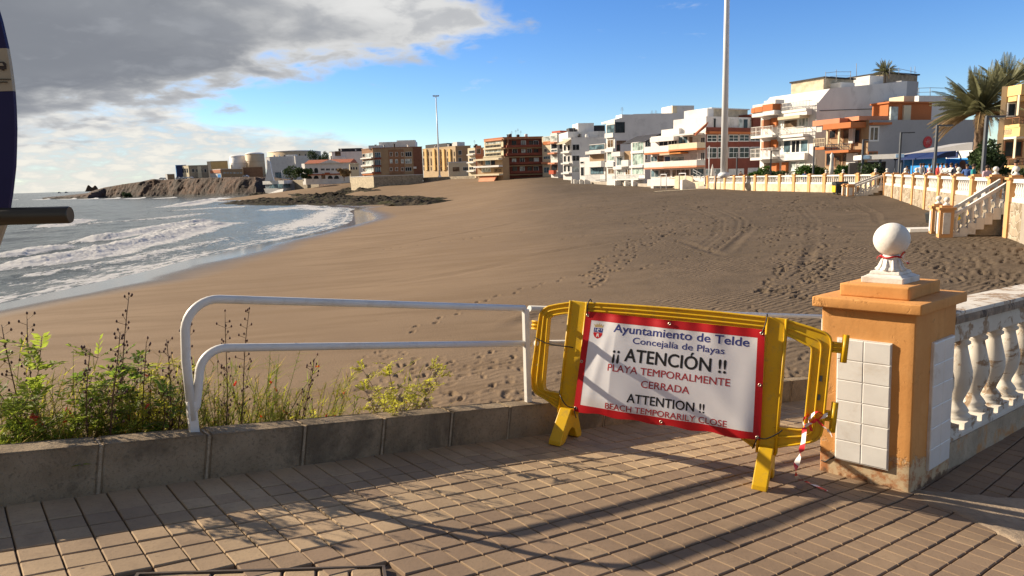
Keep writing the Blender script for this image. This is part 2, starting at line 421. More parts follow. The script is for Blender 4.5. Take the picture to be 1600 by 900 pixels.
def groove(pts, wdt, depth, rim=.5):
    line = [on_sand(*p)[:2] for p in pts]; lo, hi = np.min(line, 0) - 3, np.max(line, 0) + 3
    k = np.where((PSn[:, 0] > lo[0]) & (PSn[:, 0] < hi[0]) & (PSn[:, 1] > lo[1]) & (PSn[:, 1] < hi[1]))[0]
    if not len(k): return
    d, s, a, L = seg_dist(PSn[k], line); fade = np.clip(np.minimum(a, L - a) / 2.5, 0, 1) * (.6 + .8 * vnoise(PSn[k], .9, 31, 2))
    Zg.ravel()[k] += fade * (-depth * np.exp(-(d / wdt) ** 2) + rim * depth * np.exp(-((d - 1.8 * wdt) / (.8 * wdt)) ** 2))
for o_ in (0, 9, 32, 42):                     # wheel tracks of the beach cleaner swinging through the dry sand
    groove([(1020 + o_,321),(1085 + o_,327),(1122 + o_,344),(1118 + o_,366),(1075 + o_,398)], .14, .022, .3)
for o_ in (0, 9): groove([(1190 + o_,316),(1245 + o_,322),(1268 + o_,345),(1262 + o_,385),(1252 + o_,420)], .13, .020, .3)
groove([(1330,318),(1366,335),(1370,350)], .13, .03); groove([(1336,317),(1373,335),(1377,352)], .13, .03); groove([(1180,352),(1150,378),(1128,398)], .2, .04); groove([(1050,372),(1130,398),(1240,395)], .2, .04)
groove([(780,520),(850,490),(930,470)], .3, .07); groove([(700,410),(830,400),(1000,372)], .4, .05); groove([(560,450),(700,430),(830,405)], .5, .04); groove([(1280,372),(1262,400),(1252,430)], .2, .03)
groove([(480,400),(640,380),(820,345)], .3, .04); groove([(860,330),(1000,318),(1150,305)], .3, .07); groove([(620,345),(760,330),(900,318)], .4, .05)

sm = bpy.data.materials.new('sand'); sm.use_nodes = True; st = sm.node_tree; st.nodes.clear(); k = NT(st)
co = k.n('ShaderNodeTexCoord').outputs['Object']
dry = k.n('ShaderNodeAttribute', attribute_name='dry').outputs['Fac']; wet = k.n('ShaderNodeAttribute', attribute_name='wet').outputs['Fac']
n1 = k.noise(co, .12, 5, .6); n2 = k.noise(co, 1.1, 5, .65); n3 = k.noise(co, 22, 3, .7)
sx = k.n('ShaderNodeMapping'); k.set(sx.inputs['Vector'], co); sx.inputs['Rotation'].default_value = (0, 0, rad(-32)); sx.inputs['Scale'].default_value = (.22, 1.3, 1)
ns = k.noise(sx.outputs[0], .7, 5, .6)
tan = k.mix(k.ramp(n1, .3, .7), (.206, .145, .092), (.242, .172, .109)); tan = k.mix(k.ramp(ns, .42, .66), tan, (.192, .133, .081))
dark = k.mix(k.ramp(n1, .3, .7), (.105, .080, .056), (.132, .099, .069)); dark = k.mix(k.ramp(n2, .4, .7), dark, (.090, .069, .049))
c = k.mix(dry, tan, dark); c = k.mix(k.math('MULTIPLY', k.ramp(n3, .5, .75), .22), c, (.05, .038, .028))
wetc = k.mix(k.ramp(n2, .3, .7), (.060, .042, .028), (.080, .058, .040))
c = k.mix(wet, c, wetc)
b = k.n('ShaderNodeBsdfPrincipled'); k.set(b.inputs['Base Color'], c); k.set(b.inputs['Roughness'], k.math('SUBTRACT', .92, k.math('MULTIPLY', wet, .80)))
k.set(b.inputs['Specular IOR Level'], k.math('ADD', .12, k.math('MULTIPLY', wet, .6)))
wv = k.n('ShaderNodeTexWave', wave_type='BANDS', i_Scale=1.35, i_Distortion=7., i_Detail=3.); wv.inputs['Detail Scale'].default_value = 1.2
mp = k.n('ShaderNodeMapping'); k.set(mp.inputs['Vector'], co); mp.inputs['Rotation'].default_value = (0, 0, rad(62)); k.set(wv.inputs['Vector'], mp.outputs[0])
rip = k.math('MULTIPLY', k.math('MULTIPLY', wv.outputs[1], k.ramp(k.noise(co, .16, 3), .42, .6)), dry)
hh = k.math('ADD', k.math('MULTIPLY', n3, .35), k.math('ADD', k.math('MULTIPLY', rip, .9), k.math('MULTIPLY', k.noise(co, 5., 5, .65), k.math('ADD', .12, k.math('MULTIPLY', dry, .9)))))
bp = k.n('ShaderNodeBump', i_Distance=.045); k.set(bp.inputs['Strength'], k.math('SUBTRACT', .75, k.math('MULTIPLY', wet, .72))); k.set(bp.inputs['Height'], hh); k.set(b.inputs['Normal'], bp.outputs[0])
o = k.n('ShaderNodeOutputMaterial'); st.links.new(b.outputs[0], o.inputs[0]); MT['sand'] = sm
wetv = 1 - np.clip((wetline - .02 - .22 * vnoise(PS, .12, 41, 3)) / .20, 0, 1)
grid_mesh('beach_sand', np.c_[PS, Zg.ravel()], NR, NA, 'sand', dict(dry=dryk, wet=wetv))

# ------------------------------------------------------------------ the sea: swell, breakers along the bay, foam
raz = np.radians(np.concatenate([np.linspace(-180, -48, 30), np.linspace(-46, -7, 640), np.linspace(-4, 179.9, 36)]))
rr2 = np.concatenate([np.geomspace(22, 330, 640), np.geomspace(340, 60000, 70)])
PX_, PY_ = np.meshgrid(rr2, raz, indexing='ij')
Q = np.c_[(PX_ * np.sin(PY_)).ravel(), (PX_ * np.cos(PY_)).ravel()]
rad_ = np.hypot(Q[:, 0], Q[:, 1])
depth = np.full(len(Q), 6.); near = (rad_ < 340) & (Q[:, 1] > 0) & (PY_.ravel() > -.85) & (PY_.ravel() < -.05)
depth[near] = SEA - sand_z(Q[near])
z = np.zeros(len(Q)); foam = np.zeros(len(Q))
z += (vnoise(Q, .10, 2, 3) - .5) * .5 * np.clip(depth / 1.2, 0, 1) * (rad_ < 900)
z += (vnoise(Q * np.array([1., .45]), .55, 8, 3) - .5) * .22 * np.clip(depth / .8, 0, 1) * (rad_ < 340)
# each breaker: its crest line in the photo, height, width of the broken water shoreward of it
BREAK = [([(-20,424),(60,410),(140,398),(215,380),(265,368),(330,352),(382,347)], .75, 5.0, 1.0),
         ([(-20,404),(50,393),(95,386)], .55, 2.5, .8),
         ([(100,381),(170,373),(240,359),(300,349),(328,345)], .75, 4.0, .85),
         ([(60,357),(100,350),(128,344)], .5, 5, .8), ([(100,352),(180,348),(260,341),(330,333)], .35, 5, .5),
         ([(240,325),(280,321),(320,314),(352,309)], .8, 9, 1.), ([(250,331),(330,325),(400,322)], .3, 6, .5),
         ([(15,312.5),(60,311.5),(130,310.5),(200,310),(300,308.5),(370,306.5)], .9, 14, 1.),
         ([(400,330),(455,325),(500,322)], .3, 6, .8), ([(-10,445),(90,425),(190,408),(300,385),(380,368)], .18, 2.5, .45)]
for pts, hgt, wid, fa in BREAK:
    line = [onz(x, y, SEA)[:2] for x, y in pts]; lo, hi = np.min(line, 0) - 40, np.max(line, 0) + 40
    kk = np.where((Q[:, 0] > lo[0]) & (Q[:, 0] < hi[0]) & (Q[:, 1] > lo[1]) & (Q[:, 1] < hi[1]))[0]
    P = Q[kk] + (np.c_[vnoise(Q[kk], .12, 51, 3), vnoise(Q[kk], .12, 61, 3)] - .5) * 3.
    d, s, a, L = seg_dist(P, line); s = -s * d                   # positive towards the beach
    fade = np.clip(np.minimum(a, L - a) / (.12 * L), 0, 1) * (.45 + 1.0 * vnoise(Q[kk], .16, 71, 2))
    rag = vnoise(Q[kk], 1.6, 81, 4)
    z[kk] += fade * hgt * .62 * np.where(s < 0, np.exp(-(s / 3.0) ** 2), np.exp(-(s / 1.5) ** 2)) * (.8 + .4 * rag)
    f = fa * (fade > .02) * (.45 + .8 * fade) * np.where(s < -.6, np.clip(1.3 + s / 2., 0, 1), np.clip(1.15 - s / wid, 0, 1))
    z[kk] += np.clip(f, 0, 1) * (rag - .4) * .30
    foam[kk] = np.maximum(foam[kk], f * 1.15)
sw = np.clip(1 - depth / 1.0, 0, 1) * near                       # the wash running up the sand
lace = vnoise(Q * np.array([1., 1.]), .30, 91, 4)
foam = np.maximum(foam, sw * (.30 + .62 * lace))
bay = near * np.clip(1 - np.abs(depth - .35) / .6, 0, 1) * np.clip((Q[:, 1] - 62) / 30, 0, 1)
foam = np.maximum(foam, bay * (.55 + .55 * lace))                 # the big white sheet in the corner of the bay
foam = np.maximum(foam, near * np.clip(1 - np.abs(depth - .06) / .07, 0, 1) * .75)
foam = np.maximum(foam, near * (depth < 3.0) * np.clip(vnoise(Q * np.array([1., .6]), .16, 96, 4) - .46, 0, 1) * 1.2)
fm = bpy.data.materials.new('sea_water'); fm.use_nodes = True; st = fm.node_tree; st.nodes.clear(); k = NT(st)
co = k.n('ShaderNodeTexCoord').outputs['Object']; fo = k.n('ShaderNodeAttribute', attribute_name='foam').outputs['Fac']
mp = k.n('ShaderNodeMapping'); k.set(mp.inputs['Vector'], co); mp.inputs['Rotation'].default_value = (0, 0, rad(24)); mp.inputs['Scale'].default_value = (1., .4, 1)
nf = k.noise(mp.outputs[0], 1.9, 7, .72, .5); nb_ = k.noise(co, .3, 4, .6)
fmask = k.ramp(k.math('ADD', k.math('MULTIPLY', fo, 1.0), k.math('MULTIPLY', k.math('SUBTRACT', nf, .5), 1.5)), .50, .66)
fmask = k.math('MULTIPLY', fmask, k.ramp(fo, .05, .3))
wc = k.mix(k.ramp(nb_, .3, .7), (.055, .070, .070), (.085, .098, .094))
b = k.n('ShaderNodeBsdfPrincipled', i_Roughness=.17, i_IOR=1.33); k.set(b.inputs['Base Color'], wc)
hw = k.math('ADD', k.noise(mp.outputs[0], .9, 6, .62, .4), k.math('MULTIPLY', k.noise(co, 5., 4, .6), .16))
bp = k.n('ShaderNodeBump', i_Strength=.75, i_Distance=.28); k.set(bp.inputs['Height'], hw); k.set(b.inputs['Normal'], bp.outputs[0])
fb = k.n('ShaderNodeBsdfDiffuse'); k.set(fb.inputs[0], k.mix(k.ramp(k.noise(co, 3.2, 5, .7), .3, .7), (.66, .67, .68), (.85, .85, .84)))
fbp = k.n('ShaderNodeBump', i_Strength=.8, i_Distance=.2); k.set(fbp.inputs['Height'], nf); k.set(fb.inputs['Normal'], fbp.outputs[0])
ft = k.n('ShaderNodeBsdfTranslucent', i_Color=(.8, .8, .79, 1)); f2 = k.n('ShaderNodeMixShader', i_Fac=.35); st.links.new(fb.outputs[0], f2.inputs[1]); st.links.new(ft.outputs[0], f2.inputs[2])
mx = k.n('ShaderNodeMixShader'); k.set(mx.inputs[0], fmask); st.links.new(b.outputs[0], mx.inputs[1]); st.links.new(f2.outputs[0], mx.inputs[2])
o = k.n('ShaderNodeOutputMaterial'); st.links.new(mx.outputs[0], o.inputs[0]); MT['sea_water'] = fm
grid_mesh('sea', np.c_[Q, SEA + z], len(rr2), len(raz), 'sea_water', dict(foam=foam))

# ------------------------------------------------------------------ rocks, headland, island
def reef(name, lo, hi, h, zb, seed, nu=260, nv=60, base_from_sand=False):
    """Low rugged lava shelf between a near and a far outline given in photo pixels on the level zb."""
    get = (lambda x, y: max((on_sand(x, y), onz(x, y, zb)), key=lambda p: -p[1])[:2]) if base_from_sand else (lambda x, y: onz(x, y, zb)[:2])
    L = [get(x, y) for x, y in lo]; H = [get(x, y) for x, y in hi]
    def along(P, n):
        P = np.array(P); s = np.r_[0, np.cumsum(np.linalg.norm(np.diff(P, axis=0), axis=1))]; t = np.linspace(0, s[-1], n)
        return np.c_[np.interp(t, s, P[:, 0]), np.interp(t, s, P[:, 1])]
    L, H = along(L, nu), along(H, nu); v = np.linspace(0, 1, nv)
    P = (L[:, None] * (1 - v)[None, :, None] + H[:, None] * v[None, :, None]).reshape(-1, 2)
    u = np.repeat(np.linspace(0, 1, nu), nv); vv = np.tile(v, nu)
    edge = np.clip(np.minimum(np.minimum(u, 1 - u) * 9, np.minimum(vv, 1 - vv) * 5), 0, 1)
    n = vnoise(P, .16, seed, 5); n2 = vnoise(P, .38, seed + 5, 4)
    base = np.maximum(sand_z(P), SEA) if base_from_sand else np.full(len(P), SEA)
    zz = base - .35 + h * np.clip(edge * 1.1 + (n - .5) * 1.5, 0, 1.4) * np.clip(-.35 + 2.6 * n2, .1, 2)
    return grid_mesh(name, np.c_[P, zz], nu, nv, 'reef', smooth=False)
m_ = bpy.data.materials.new('reef'); m_.use_nodes = True; t_ = m_.node_tree; k = NT(t_); b = t_.nodes['Principled BSDF']
co = k.n('ShaderNodeTexCoord').outputs['Object']; nn_ = k.noise(co, .5, 6, .7)
c = k.mix(k.ramp(nn_, .35, .65), (.016, .014, .011), (.060, .047, .032)); c = k.mix(k.math('MULTIPLY', k.ramp(k.noise(co, .35, 5, .7), .5, .62), .6), c, (.050, .055, .018))
k.set(b.inputs['Base Color'], c); b.inputs['Roughness'].default_value = .9; b.inputs['Specular IOR Level'].default_value = .1
bp = k.n('ShaderNodeBump', i_Strength=1., i_Distance=.25); k.set(bp.inputs['Height'], k.noise(co, 2.2, 5, .7)); k.set(b.inputs['Normal'], bp.outputs[0]); MT['reef'] = m_
reef('rock_reef', [(332,318),(400,321),(470,319),(540,321),(600,322),(665,321),(714,312)], [(350,314),(400,309.5),(460,307),(540,305),(610,306),(660,307),(712,308)], .80, -5.2, 3, 300, 120, base_from_sand=True)
reef('shore_rocks', [(446,303),(490,303.5),(530,302.5),(570,301),(604,298)], [(452,293),(490,292),(530,291.5),(560,292),(588,292.5)], .95, -4.9, 13, 200, 70, base_from_sand=True)
reef('restaurant_rocks', [(384,308.2),(400,309),(425,309.3),(450,308.8),(474,307)], [(392,304.8),(405,304.3),(425,304),(450,304),(468,304)], 1.5, -5.3, 23, 160, 60)

m_ = bpy.data.materials.new('headland'); m_.use_nodes = True; t_ = m_.node_tree; k = NT(t_); b = t_.nodes['Principled BSDF']
co = k.n('ShaderNodeTexCoord').outputs['Object']; sp = k.n('ShaderNodeSeparateXYZ', i_0=co)
mp = k.n('ShaderNodeMapping'); k.set(mp.inputs['Vector'], co); mp.inputs['Scale'].default_value = (1, .6, .35)
nn_ = k.noise(mp.outputs[0], .07, 6, .68); n4 = k.noise(co, .5, 5, .7)
c = k.mix(k.ramp(nn_, .38, .62), (.042, .028, .019), (.098, .050, .027)); c = k.mix(k.ramp(n4, .45, .7), c, (.034, .028, .021))
c = k.mix(k.ramp(k.math('ADD', sp.outputs[2], k.math('MULTIPLY', n4, 2.)), -4.2, -2.2), (.026, .024, .022), c)
k.set(b.inputs['Base Color'], c); b.inputs['Roughness'].default_value = .95
bp = k.n('ShaderNodeBump', i_Strength=1., i_Distance=1.2); k.set(bp.inputs['Height'], k.noise(co, .35, 6, .7)); k.set(b.inputs['Normal'], bp.outputs[0]); MT['headland'] = m_
# px of the waterline, height of the top edge above the camera, depth of the top edge behind the foot
CO = [(66,311.5,-4.9,4),(100,311,-4.2,8),(138,310.5,-2.8,12),(146,310,-1.,12),(165,309,2.,16),(195,308.5,4.2,18),(225,308,5.6,20),(242,307.5,7.2,20),(260,307,6.4,20),(300,306.5,6.2,22),(340,306,6.1,22),(375,305.5,5.7,22),(400,305,5.4,22),(430,304,4.9,22),(455,303.5,3.,26),(480,303,2.,34),(510,302.5,1.2,44),(540,302,.4,50),(566,301.5,-.4,55),(600,300,-1.2,60),(660,297,-1.3,70)]
NH = 560; ts = np.linspace(0, len(CO) - 1, NH); ci = np.arange(len(CO))
foot = np.array([onz(x, y, SEA)[:2] for x, y, _, _ in CO]); foot[17:] = [at(x, 299, Y)[:2] for x, Y in ((540,285),(566,268),(600,256),(660,262))]
foot[13:17] = [at(x, 300, Y)[:2] for x, Y in ((430,425),(455,390),(480,350),(510,312))]
fx, fy = np.interp(ts, ci, foot[:, 0]), np.interp(ts, ci, foot[:, 1]); tz = np.interp(ts, ci, [c_[2] for c_ in CO]); td = np.interp(ts, ci, [c_[3] for c_ in CO])
prof = [(-.6, -.08), (-.25, 0.02), (0, .10), (.12, .22), (.25, .38), (.33, .46), (.42, .55), (.51, .63), (.6, .72), (.69, .8), (.78, .87), (.9, .96), (1, 1.), (1.3, 1.02), (2.5, 1.04), (8, 1.1), (22, 1.2)]
V = []
for i in range(NH):
    dirn = np.array([fx[i], fy[i]]); dirn /= np.linalg.norm(dirn)
    for t, h in prof:
        q = np.array([fx[i], fy[i]]) + dirn * td[i] * t
        V.append((*q, SEA - .6 + (tz[i] - SEA + .6) * h))
V = np.array(V); hsc = np.tile([p[1] for p in prof], NH); sl_ = np.clip(np.minimum((hsc + .1) * 6, 1), 0, 1) * np.where(np.tile([p[0] for p in prof], NH) > 1.2, .15, 1)
V[:, 2] += (vnoise(V[:, :2] * np.array([1, .5]), .05, 21, 4) - .5) * 1.3 * sl_; V[:, 1] += (vnoise(V[:, :2], .07, 23, 4) - .5) * 7 * sl_
V[:, 1] += (vnoise(V[:, [0, 2]], .16, 25, 4) - .5) * 9 * sl_; V[:, 2] += (vnoise(V[:, :2], .3, 27, 3) - .5) * 1.6 * sl_
HEAD_V = V
grid_mesh('headland', V, NH, len(prof), 'headland', smooth=False)
def head_z(x, y):
    i = np.argmin((HEAD_V[:, 0] - x) ** 2 + (HEAD_V[:, 1] - y) ** 2); return HEAD_V[i, 2]
mb = MB(); Vi = []; 
for i in range(41):
    for j in range(9):
        u = i / 40; v = j / 8; p = at(134 + 20 * u, 297, 9000) ; h = 95 * max(0, math.sin(math.pi * u)) ** .6 * math.sin(math.pi * v) * (.85 + .3 * math.sin(u * 9))
        Vi.append((p[0], 9000 + 60 * (v - .5), SEA - 1 + h))
grid_mesh('island', np.array(Vi), 41, 9, 'headland', smooth=False)

# ------------------------------------------------------------------ raised promenade and the town ground behind it
PROM = -1.55
edge = [at(1800,270,17)[:2], at(1600,270,24.9)[:2], at(1385,270,58)[:2], at(1372,270,59.5)[:2], at(1290,270,68)[:2], at(1200,270,80)[:2], at(1104,270,97)[:2]]
W_EDGE = [np.array(q) for q in edge]
mb = MB(); far = [(60,175),(300,175),(300,-20),(60,-20)]
ring = [*[(q[0] + .35, q[1] + .15) for q in edge], *far]
mb.prism([(x, y, PROM) for x, y in ring], (0, 0, -3.2))
tag(mb.build('promenade_ground', 'promenade_paving'), kind='structure')
mb = MB(); mb.prism([(*at(1104,270,97)[:2], -2.0), (*at(1040,280,118)[:2], -2.0), (*at(960,280,150)[:2], -1.6), (*at(870,280,196)[:2], -1.), (*at(860,280,215)[:2], -1.), (-20, 262, -1.), (-60, 275, -1.), (-80, 420, -1.), (320, 420, -1.), (320, 176, -1.), (61, 176, -1.)][::-1], (0, 0, -3.5))
tag(mb.build('town_ground', 'promenade_paving'), kind='structure')
# ------------------------------------------------------------------ buildings: footprints surveyed from the photo, features as real parts on their walls
ZM = {'Z2': (240, 200, 5.), 'Z3': (480, 180, 6.154), 'Z4': (720, 170, 6.154), 'Z5': (920, 140, 5.625), 'Z6': (1160, 80, 4.284), 'Z7': (1380, 80, 4.286), 'Z8': (1260, 220, 4.706),
      'K1': (480, 200, 8.18), 'K2': (620, 200, 8.18), 'K3': (730, 195, 8.18), 'K4': (850, 180, 7.5), 'K5': (980, 150, 5.807), 'K6': (1090, 140, 5.627), 'K7': (1180, 90, 4.5), 'K8': (1300, 90, 4.5)}
def zp(z, x, y):
    x0, y0, s = ZM[z]; return x0 + x / s, y0 + y / s
def azv(a): a = rad(a); return np.array([math.sin(a), math.cos(a), 0.])
class Face:                                       # a vertical wall plane: o at its base corner, a along, n outwards
    def __init__(s, o, a, length):
        s.o = np.asarray(o, float); s.a = np.asarray(a, float); s.L = length
        s.n = np.array([s.a[1], -s.a[0], 0.]); 
        if s.n @ s.o > 0: s.n = -s.n              # outwards = towards the viewer
    def sw(s, x, y):
        d = ray(x, y); t = (s.o @ s.n) / (d @ s.n); p = d * t; return (p - s.o) @ s.a, p[2]
    def rect(s, z, x0, y0, x1, y1):
        q0, q1 = zp(z, x0, (y0 + y1) / 2), zp(z, x1, (y0 + y1) / 2); m0, m1 = zp(z, (x0 + x1) / 2, y0), zp(z, (x0 + x1) / 2, y1)
        a, b = s.sw(*q0)[0], s.sw(*q1)[0]; t, l = s.sw(*m0)[1], s.sw(*m1)[1]
        a, b = min(a, b), max(a, b)
        return max(a, .04), min(b, s.L - .04), l, t
    def p(s, u, w_, d=0.): return s.o * np.array([1, 1, 0]) + s.a * u + s.n * d + np.array([0, 0, w_])
class Bld:
    """corner: px x, base y, top y, metres ahead. left / right: px where the two visible walls end; az: compass of each wall away from the corner."""
    def __init__(s, name, label, x, yb, yt, Y, azl, xl, azr, xr, wall, wallr=None, zb=None, roof=None, parapet=.35, cat='building', drop=1.5):
        s.name = name; c = at(x, yb, Y); s.zb = c[2] if zb is None else zb; s.zt = at(x, yt, Y)[2]; c[2] = s.zb
        def ln(a, xe):
            d = azv(a); kx = ray(xe, (yb + yt) / 2); kx = kx[0] / kx[1]; return (kx * c[1] - c[0]) / (d[0] - kx * d[1])
        s.lL, s.lR = ln(azl, xl), ln(azr, xr)
        assert 0 < s.lL < 200 and 0 < s.lR < 200, (name, s.lL, s.lR)
        s.al, s.ar = azv(azl), azv(azr); s.c = c
        s.root = thing(name, label, cat, c)
        s.F, s.S = Face(c, s.al, s.lL), Face(c, s.ar, s.lR)
        A_, B_ = c, c + s.al * s.lL; D_ = c + s.ar * s.lR; C_ = B_ + D_ - c
        s.pts = [A_, B_, C_, D_]
        low = s.zb - drop
        if wallr:                                  # the two visible walls take separate materials
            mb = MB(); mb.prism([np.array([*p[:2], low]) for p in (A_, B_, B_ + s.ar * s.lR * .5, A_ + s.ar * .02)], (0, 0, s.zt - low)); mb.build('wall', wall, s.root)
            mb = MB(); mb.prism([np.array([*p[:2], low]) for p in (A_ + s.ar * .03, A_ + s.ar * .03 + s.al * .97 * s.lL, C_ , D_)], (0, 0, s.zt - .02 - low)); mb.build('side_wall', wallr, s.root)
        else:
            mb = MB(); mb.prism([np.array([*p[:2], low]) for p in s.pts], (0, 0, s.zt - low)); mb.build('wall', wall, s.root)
        if parapet:
            mb = MB(); nrm = sum(s.pts) / 4
            q = [np.array([*(p + (nrm - p) * -.012)[:2], s.zt]) for p in s.pts]
            for i in range(4):
                a_, b_ = q[i], q[(i + 1) % 4]; inn = (nrm - (a_ + b_) / 2); inn[2] = 0; inn /= np.linalg.norm(inn)
                mb.box(a_ + np.array([0, 0, .002 * i]), b_ - a_, inn * .25, (0, 0, parapet))
            mb.build('parapet', roof or wall, s.root)
    def f(s, k): return s.F if k == 'F' else s.S
    def win(s, k, z, x0, y0, x1, y1, nx=1, ny=1, fr='frame_white', pane='pane_dark', fw=.09, d=0.):
        f = s.f(k); a, b, l, t = f.rect(z, x0, y0, x1, y1)
        if b - a < .15 or t - l < .1: return
        fw = min(fw, (b - a) * .2)
        mb = MB(); e = .07
        def bx(u0, u1, w0, w1, dd): mb.box(f.p(u0, w0, d + .004), f.a * (u1 - u0), f.n * dd, (0, 0, w1 - w0))
        bx(a, b, l, l + fw, e); bx(a, b, t - fw, t, e)
        for i in range(nx + 1):
            u = a + (b - a - fw) * i / nx; bx(u, u + fw * (1 if i in (0, nx) else .7), l + fw, t - fw, e - .01)
        for j in range(1, ny):
            w_ = l + (t - l) * j / ny; bx(a + fw, b - fw, w_ - fw * .3, w_ + fw * .3, e - .02)
        o = mb.build('window', fr, s.root)
        mb = MB(); mb.box(f.p(a + fw * .5, l + fw * .5, d + .006), f.a * (b - a - fw), f.n * .03, (0, 0, t - l - fw)); mb.build('pane', pane, o)
    def wins(s, k, z, xs, y0, y1, wd, **kw):
        for x in xs: s.win(k, z, x - wd / 2, y0, x + wd / 2, y1, **kw)
    def slab(s, k, z, x0, y0, x1, y1, dep, m, name='ledge', d0=.003):
        f = s.f(k); a, b, l, t = f.rect(z, x0, y0, x1, y1)
        mb = MB(); mb.box(f.p(a, l, d0), f.a * max(.05, b - a), f.n * dep, (0, 0, t - l)); return mb.build(name, m, s.root)
    def balc(s, k, z, x0, y0, x1, y1, dep, m, slabm=None, bars=False, round_=False, name='balcony'):
        """balcony: floor slab with a solid or barred parapet, y0..y1 from the parapet top to the underside of the slab"""
        f = s.f(k); a, b, l, t = f.rect(z, x0, y0, x1, y1); th = min(.28, (t - l) * .35); mb = MB()
        mb.box(f.p(a, l, .003), f.a * (b - a), f.n * dep, (0, 0, th)); o = mb.build(name, slabm or m, s.root); mb = MB()
        if bars:
            n = max(3, int((b - a) / .22)); n = min(n, 60)
            for i in range(n + 1): mb.box(f.p(a + (b - a - .04) * i / n, l + th, dep - .06), f.a * .04, f.n * .04, (0, 0, t - l - th))
            for q in (0, .5, 1): mb.box(f.p(a, l + th + (t - l - th - .05) * q + .002, dep - .07), f.a * (b - a), f.n * .06, (0, 0, .05))
            for u in (a, b - .05): mb.box(f.p(u, t - .05, .01), f.a * .05, f.n * (dep - .08), (0, 0, .05)); mb.box(f.p(u, l + th, dep * .5), f.a * .04, f.n * .04, (0, 0, t - l - th))
            mb.build('balcony_rail', m, o)
        else:
            mb.box(f.p(a, l + th, dep - .14), f.a * (b - a), f.n * .137, (0, 0, t - l - th))
            for u in (a, b - .13): mb.box(f.p(u + .003, l + th, .004), f.a * .124, f.n * (dep - .15), (0, 0, t - l - th - .003))
            mb.build('balcony_parapet', m, o)
        return o
    def block(s, x0, x1, y0, y1, z, back, dep, m, name='roof_room', mroof=None, face='S'):
        """room standing on the roof; px rectangle on a plane set back from a wall"""
        f0 = s.f(face); f = Face(f0.o - f0.n * back, f0.a, f0.L + 40); a, b = f.sw(*zp(z, x0, (y0 + y1) / 2))[0], f.sw(*zp(z, x1, (y0 + y1) / 2))[0]
        a, b = min(a, b), max(a, b); t = f.sw(*zp(z, (x0 + x1) / 2, y0))[1]; l = f.sw(*zp(z, (x0 + x1) / 2, y1))[1]; l = min(l, s.zt + .01)
        mb = MB(); mb.box(f.p(a, l, 0), f.a * (b - a), -f.n * dep, (0, 0, t - l)); o = mb.build(name, m, s.root)
        if mroof:
            mb = MB(); mb.box(f.p(a - .2, t, .25), f.a * (b - a + .4), -f.n * (dep + .4), (0, 0, .18)); mb.build('roof', mroof, o)
        return o, f, (a, b, l, t)
    def clutter(s, n, seed=1, kinds=('chimney', 'antenna', 'tank')):
        r = random.Random(seed)
        for i in range(n):
            u, v = r.uniform(.12, .88), r.uniform(.15, .8); p = s.c + s.al * s.lL * u + s.ar * s.lR * v; p[2] = s.zt; kd = r.choice(kinds); mb = MB()
            if kd == 'chimney': h = r.uniform(.8, 1.6); mb.box(p, s.ar * .45, s.al * .45, (0, 0, h)); mb.box(p + np.array([0, 0, h]) - s.ar * .08 - s.al * .08, s.ar * .6, s.al * .6, (0, 0, .12)); mb.build('chimney', r.choice(['white_wall', 'roof_dark', 'grey_wall']), s.root)
            elif kd == 'antenna':
                h = r.uniform(1.6, 3.2); mb.tube([p, p + np.array([0, 0, h])], .035, 5)
                for q in range(4): mb.box(p + np.array([0, 0, h - .1 - .18 * q]) - s.ar * (.25 + .06 * q), s.ar * (.5 + .12 * q), s.al * .03, (0, 0, .03))
                mb.build('antenna', 'rail_grey', s.root)
            else:
                h = r.uniform(.9, 1.4); mb.lathe(p, [(.5, 0), (.5, h), (.42, h + .12), (.1, h + .16)], 12); mb.build('water_tank', r.choice(['white_wall', 'grey_wall', 'roof_dark']), s.root)

G = 'buildings along the bay'
# --- brown apartment block at the far end of the sand
b = Bld('apartment_block', 'brown brick apartment block with white bay windows, standing on the rocks by the sea', 585, 277, 232.5, 246, -38, 566.5, 88, 660.5, 'brick_brown', 'brown_wall', roof='brick_brown'); b1 = b
for y in (350, 445, 535): 
    b.win('F', 'K1', 745, y - 30, 850, y + 25, 4, pane='pane_pale'); b.slab('F', 'K1', 702, y + 28, 852, y + 44, .8, 'white_wall', 'balcony'); b.win('F', 'K1', 705, y - 20, 738, y + 25, 1)
    b.win('S', 'K1', 864, y - 40, 940, y + 45, 3, pane='pane_blue'); b.slab('S', 'K1', 862, y + 28, 945, y + 50, .5, 'brick_red', 'balcony')
b.slab('F', 'K1', 705, 380, 852, 398, .55, 'tan_wall', 'wall_band'); b.slab('F', 'K1', 705, 475, 852, 500, .55, 'tan_wall', 'wall_band'); b.slab('F', 'K1', 720, 568, 858, 600, .55, 'orange_wall', 'wall_band')
for x in (1077, 1137): 
    b.win('S', 'K1', x - 20, 325, x + 16, 400, 1, pane='pane_warm', fr='brick_red'); b.win('S', 'K1', x - 20, 410, x + 18, 448, 1, pane='pane_pale'); b.win('S', 'K1', x - 20, 500, x + 18, 540, 1, pane='pane_blue')
b.slab('S', 'Z3', 785, 330, 932, 568, .12, 'brick_brown', 'brick_panel')
for y0, y1, pa in ((352, 398, 'pane_dark'), (420, 465, 'pane_pale'), (498, 538, 'pane_dark')):
    b.win('S', 'Z3', 942, y0, 1006, y1, 3, pane=pa, d=.0); b.wins('S', 'Z3', (808, 860, 916), y0 + 4, y1 - 2, 26, pane='pane_pale' if y0 == 420 else 'pane_warm', d=.125)
b.slab('S', 'Z3', 1022, 305, 1104, 572, .15, 'brick_dark', 'brick_panel'); b.slab('S', 'Z3', 1024, 495, 1052, 514, .9, 'white_wall', 'canopy')
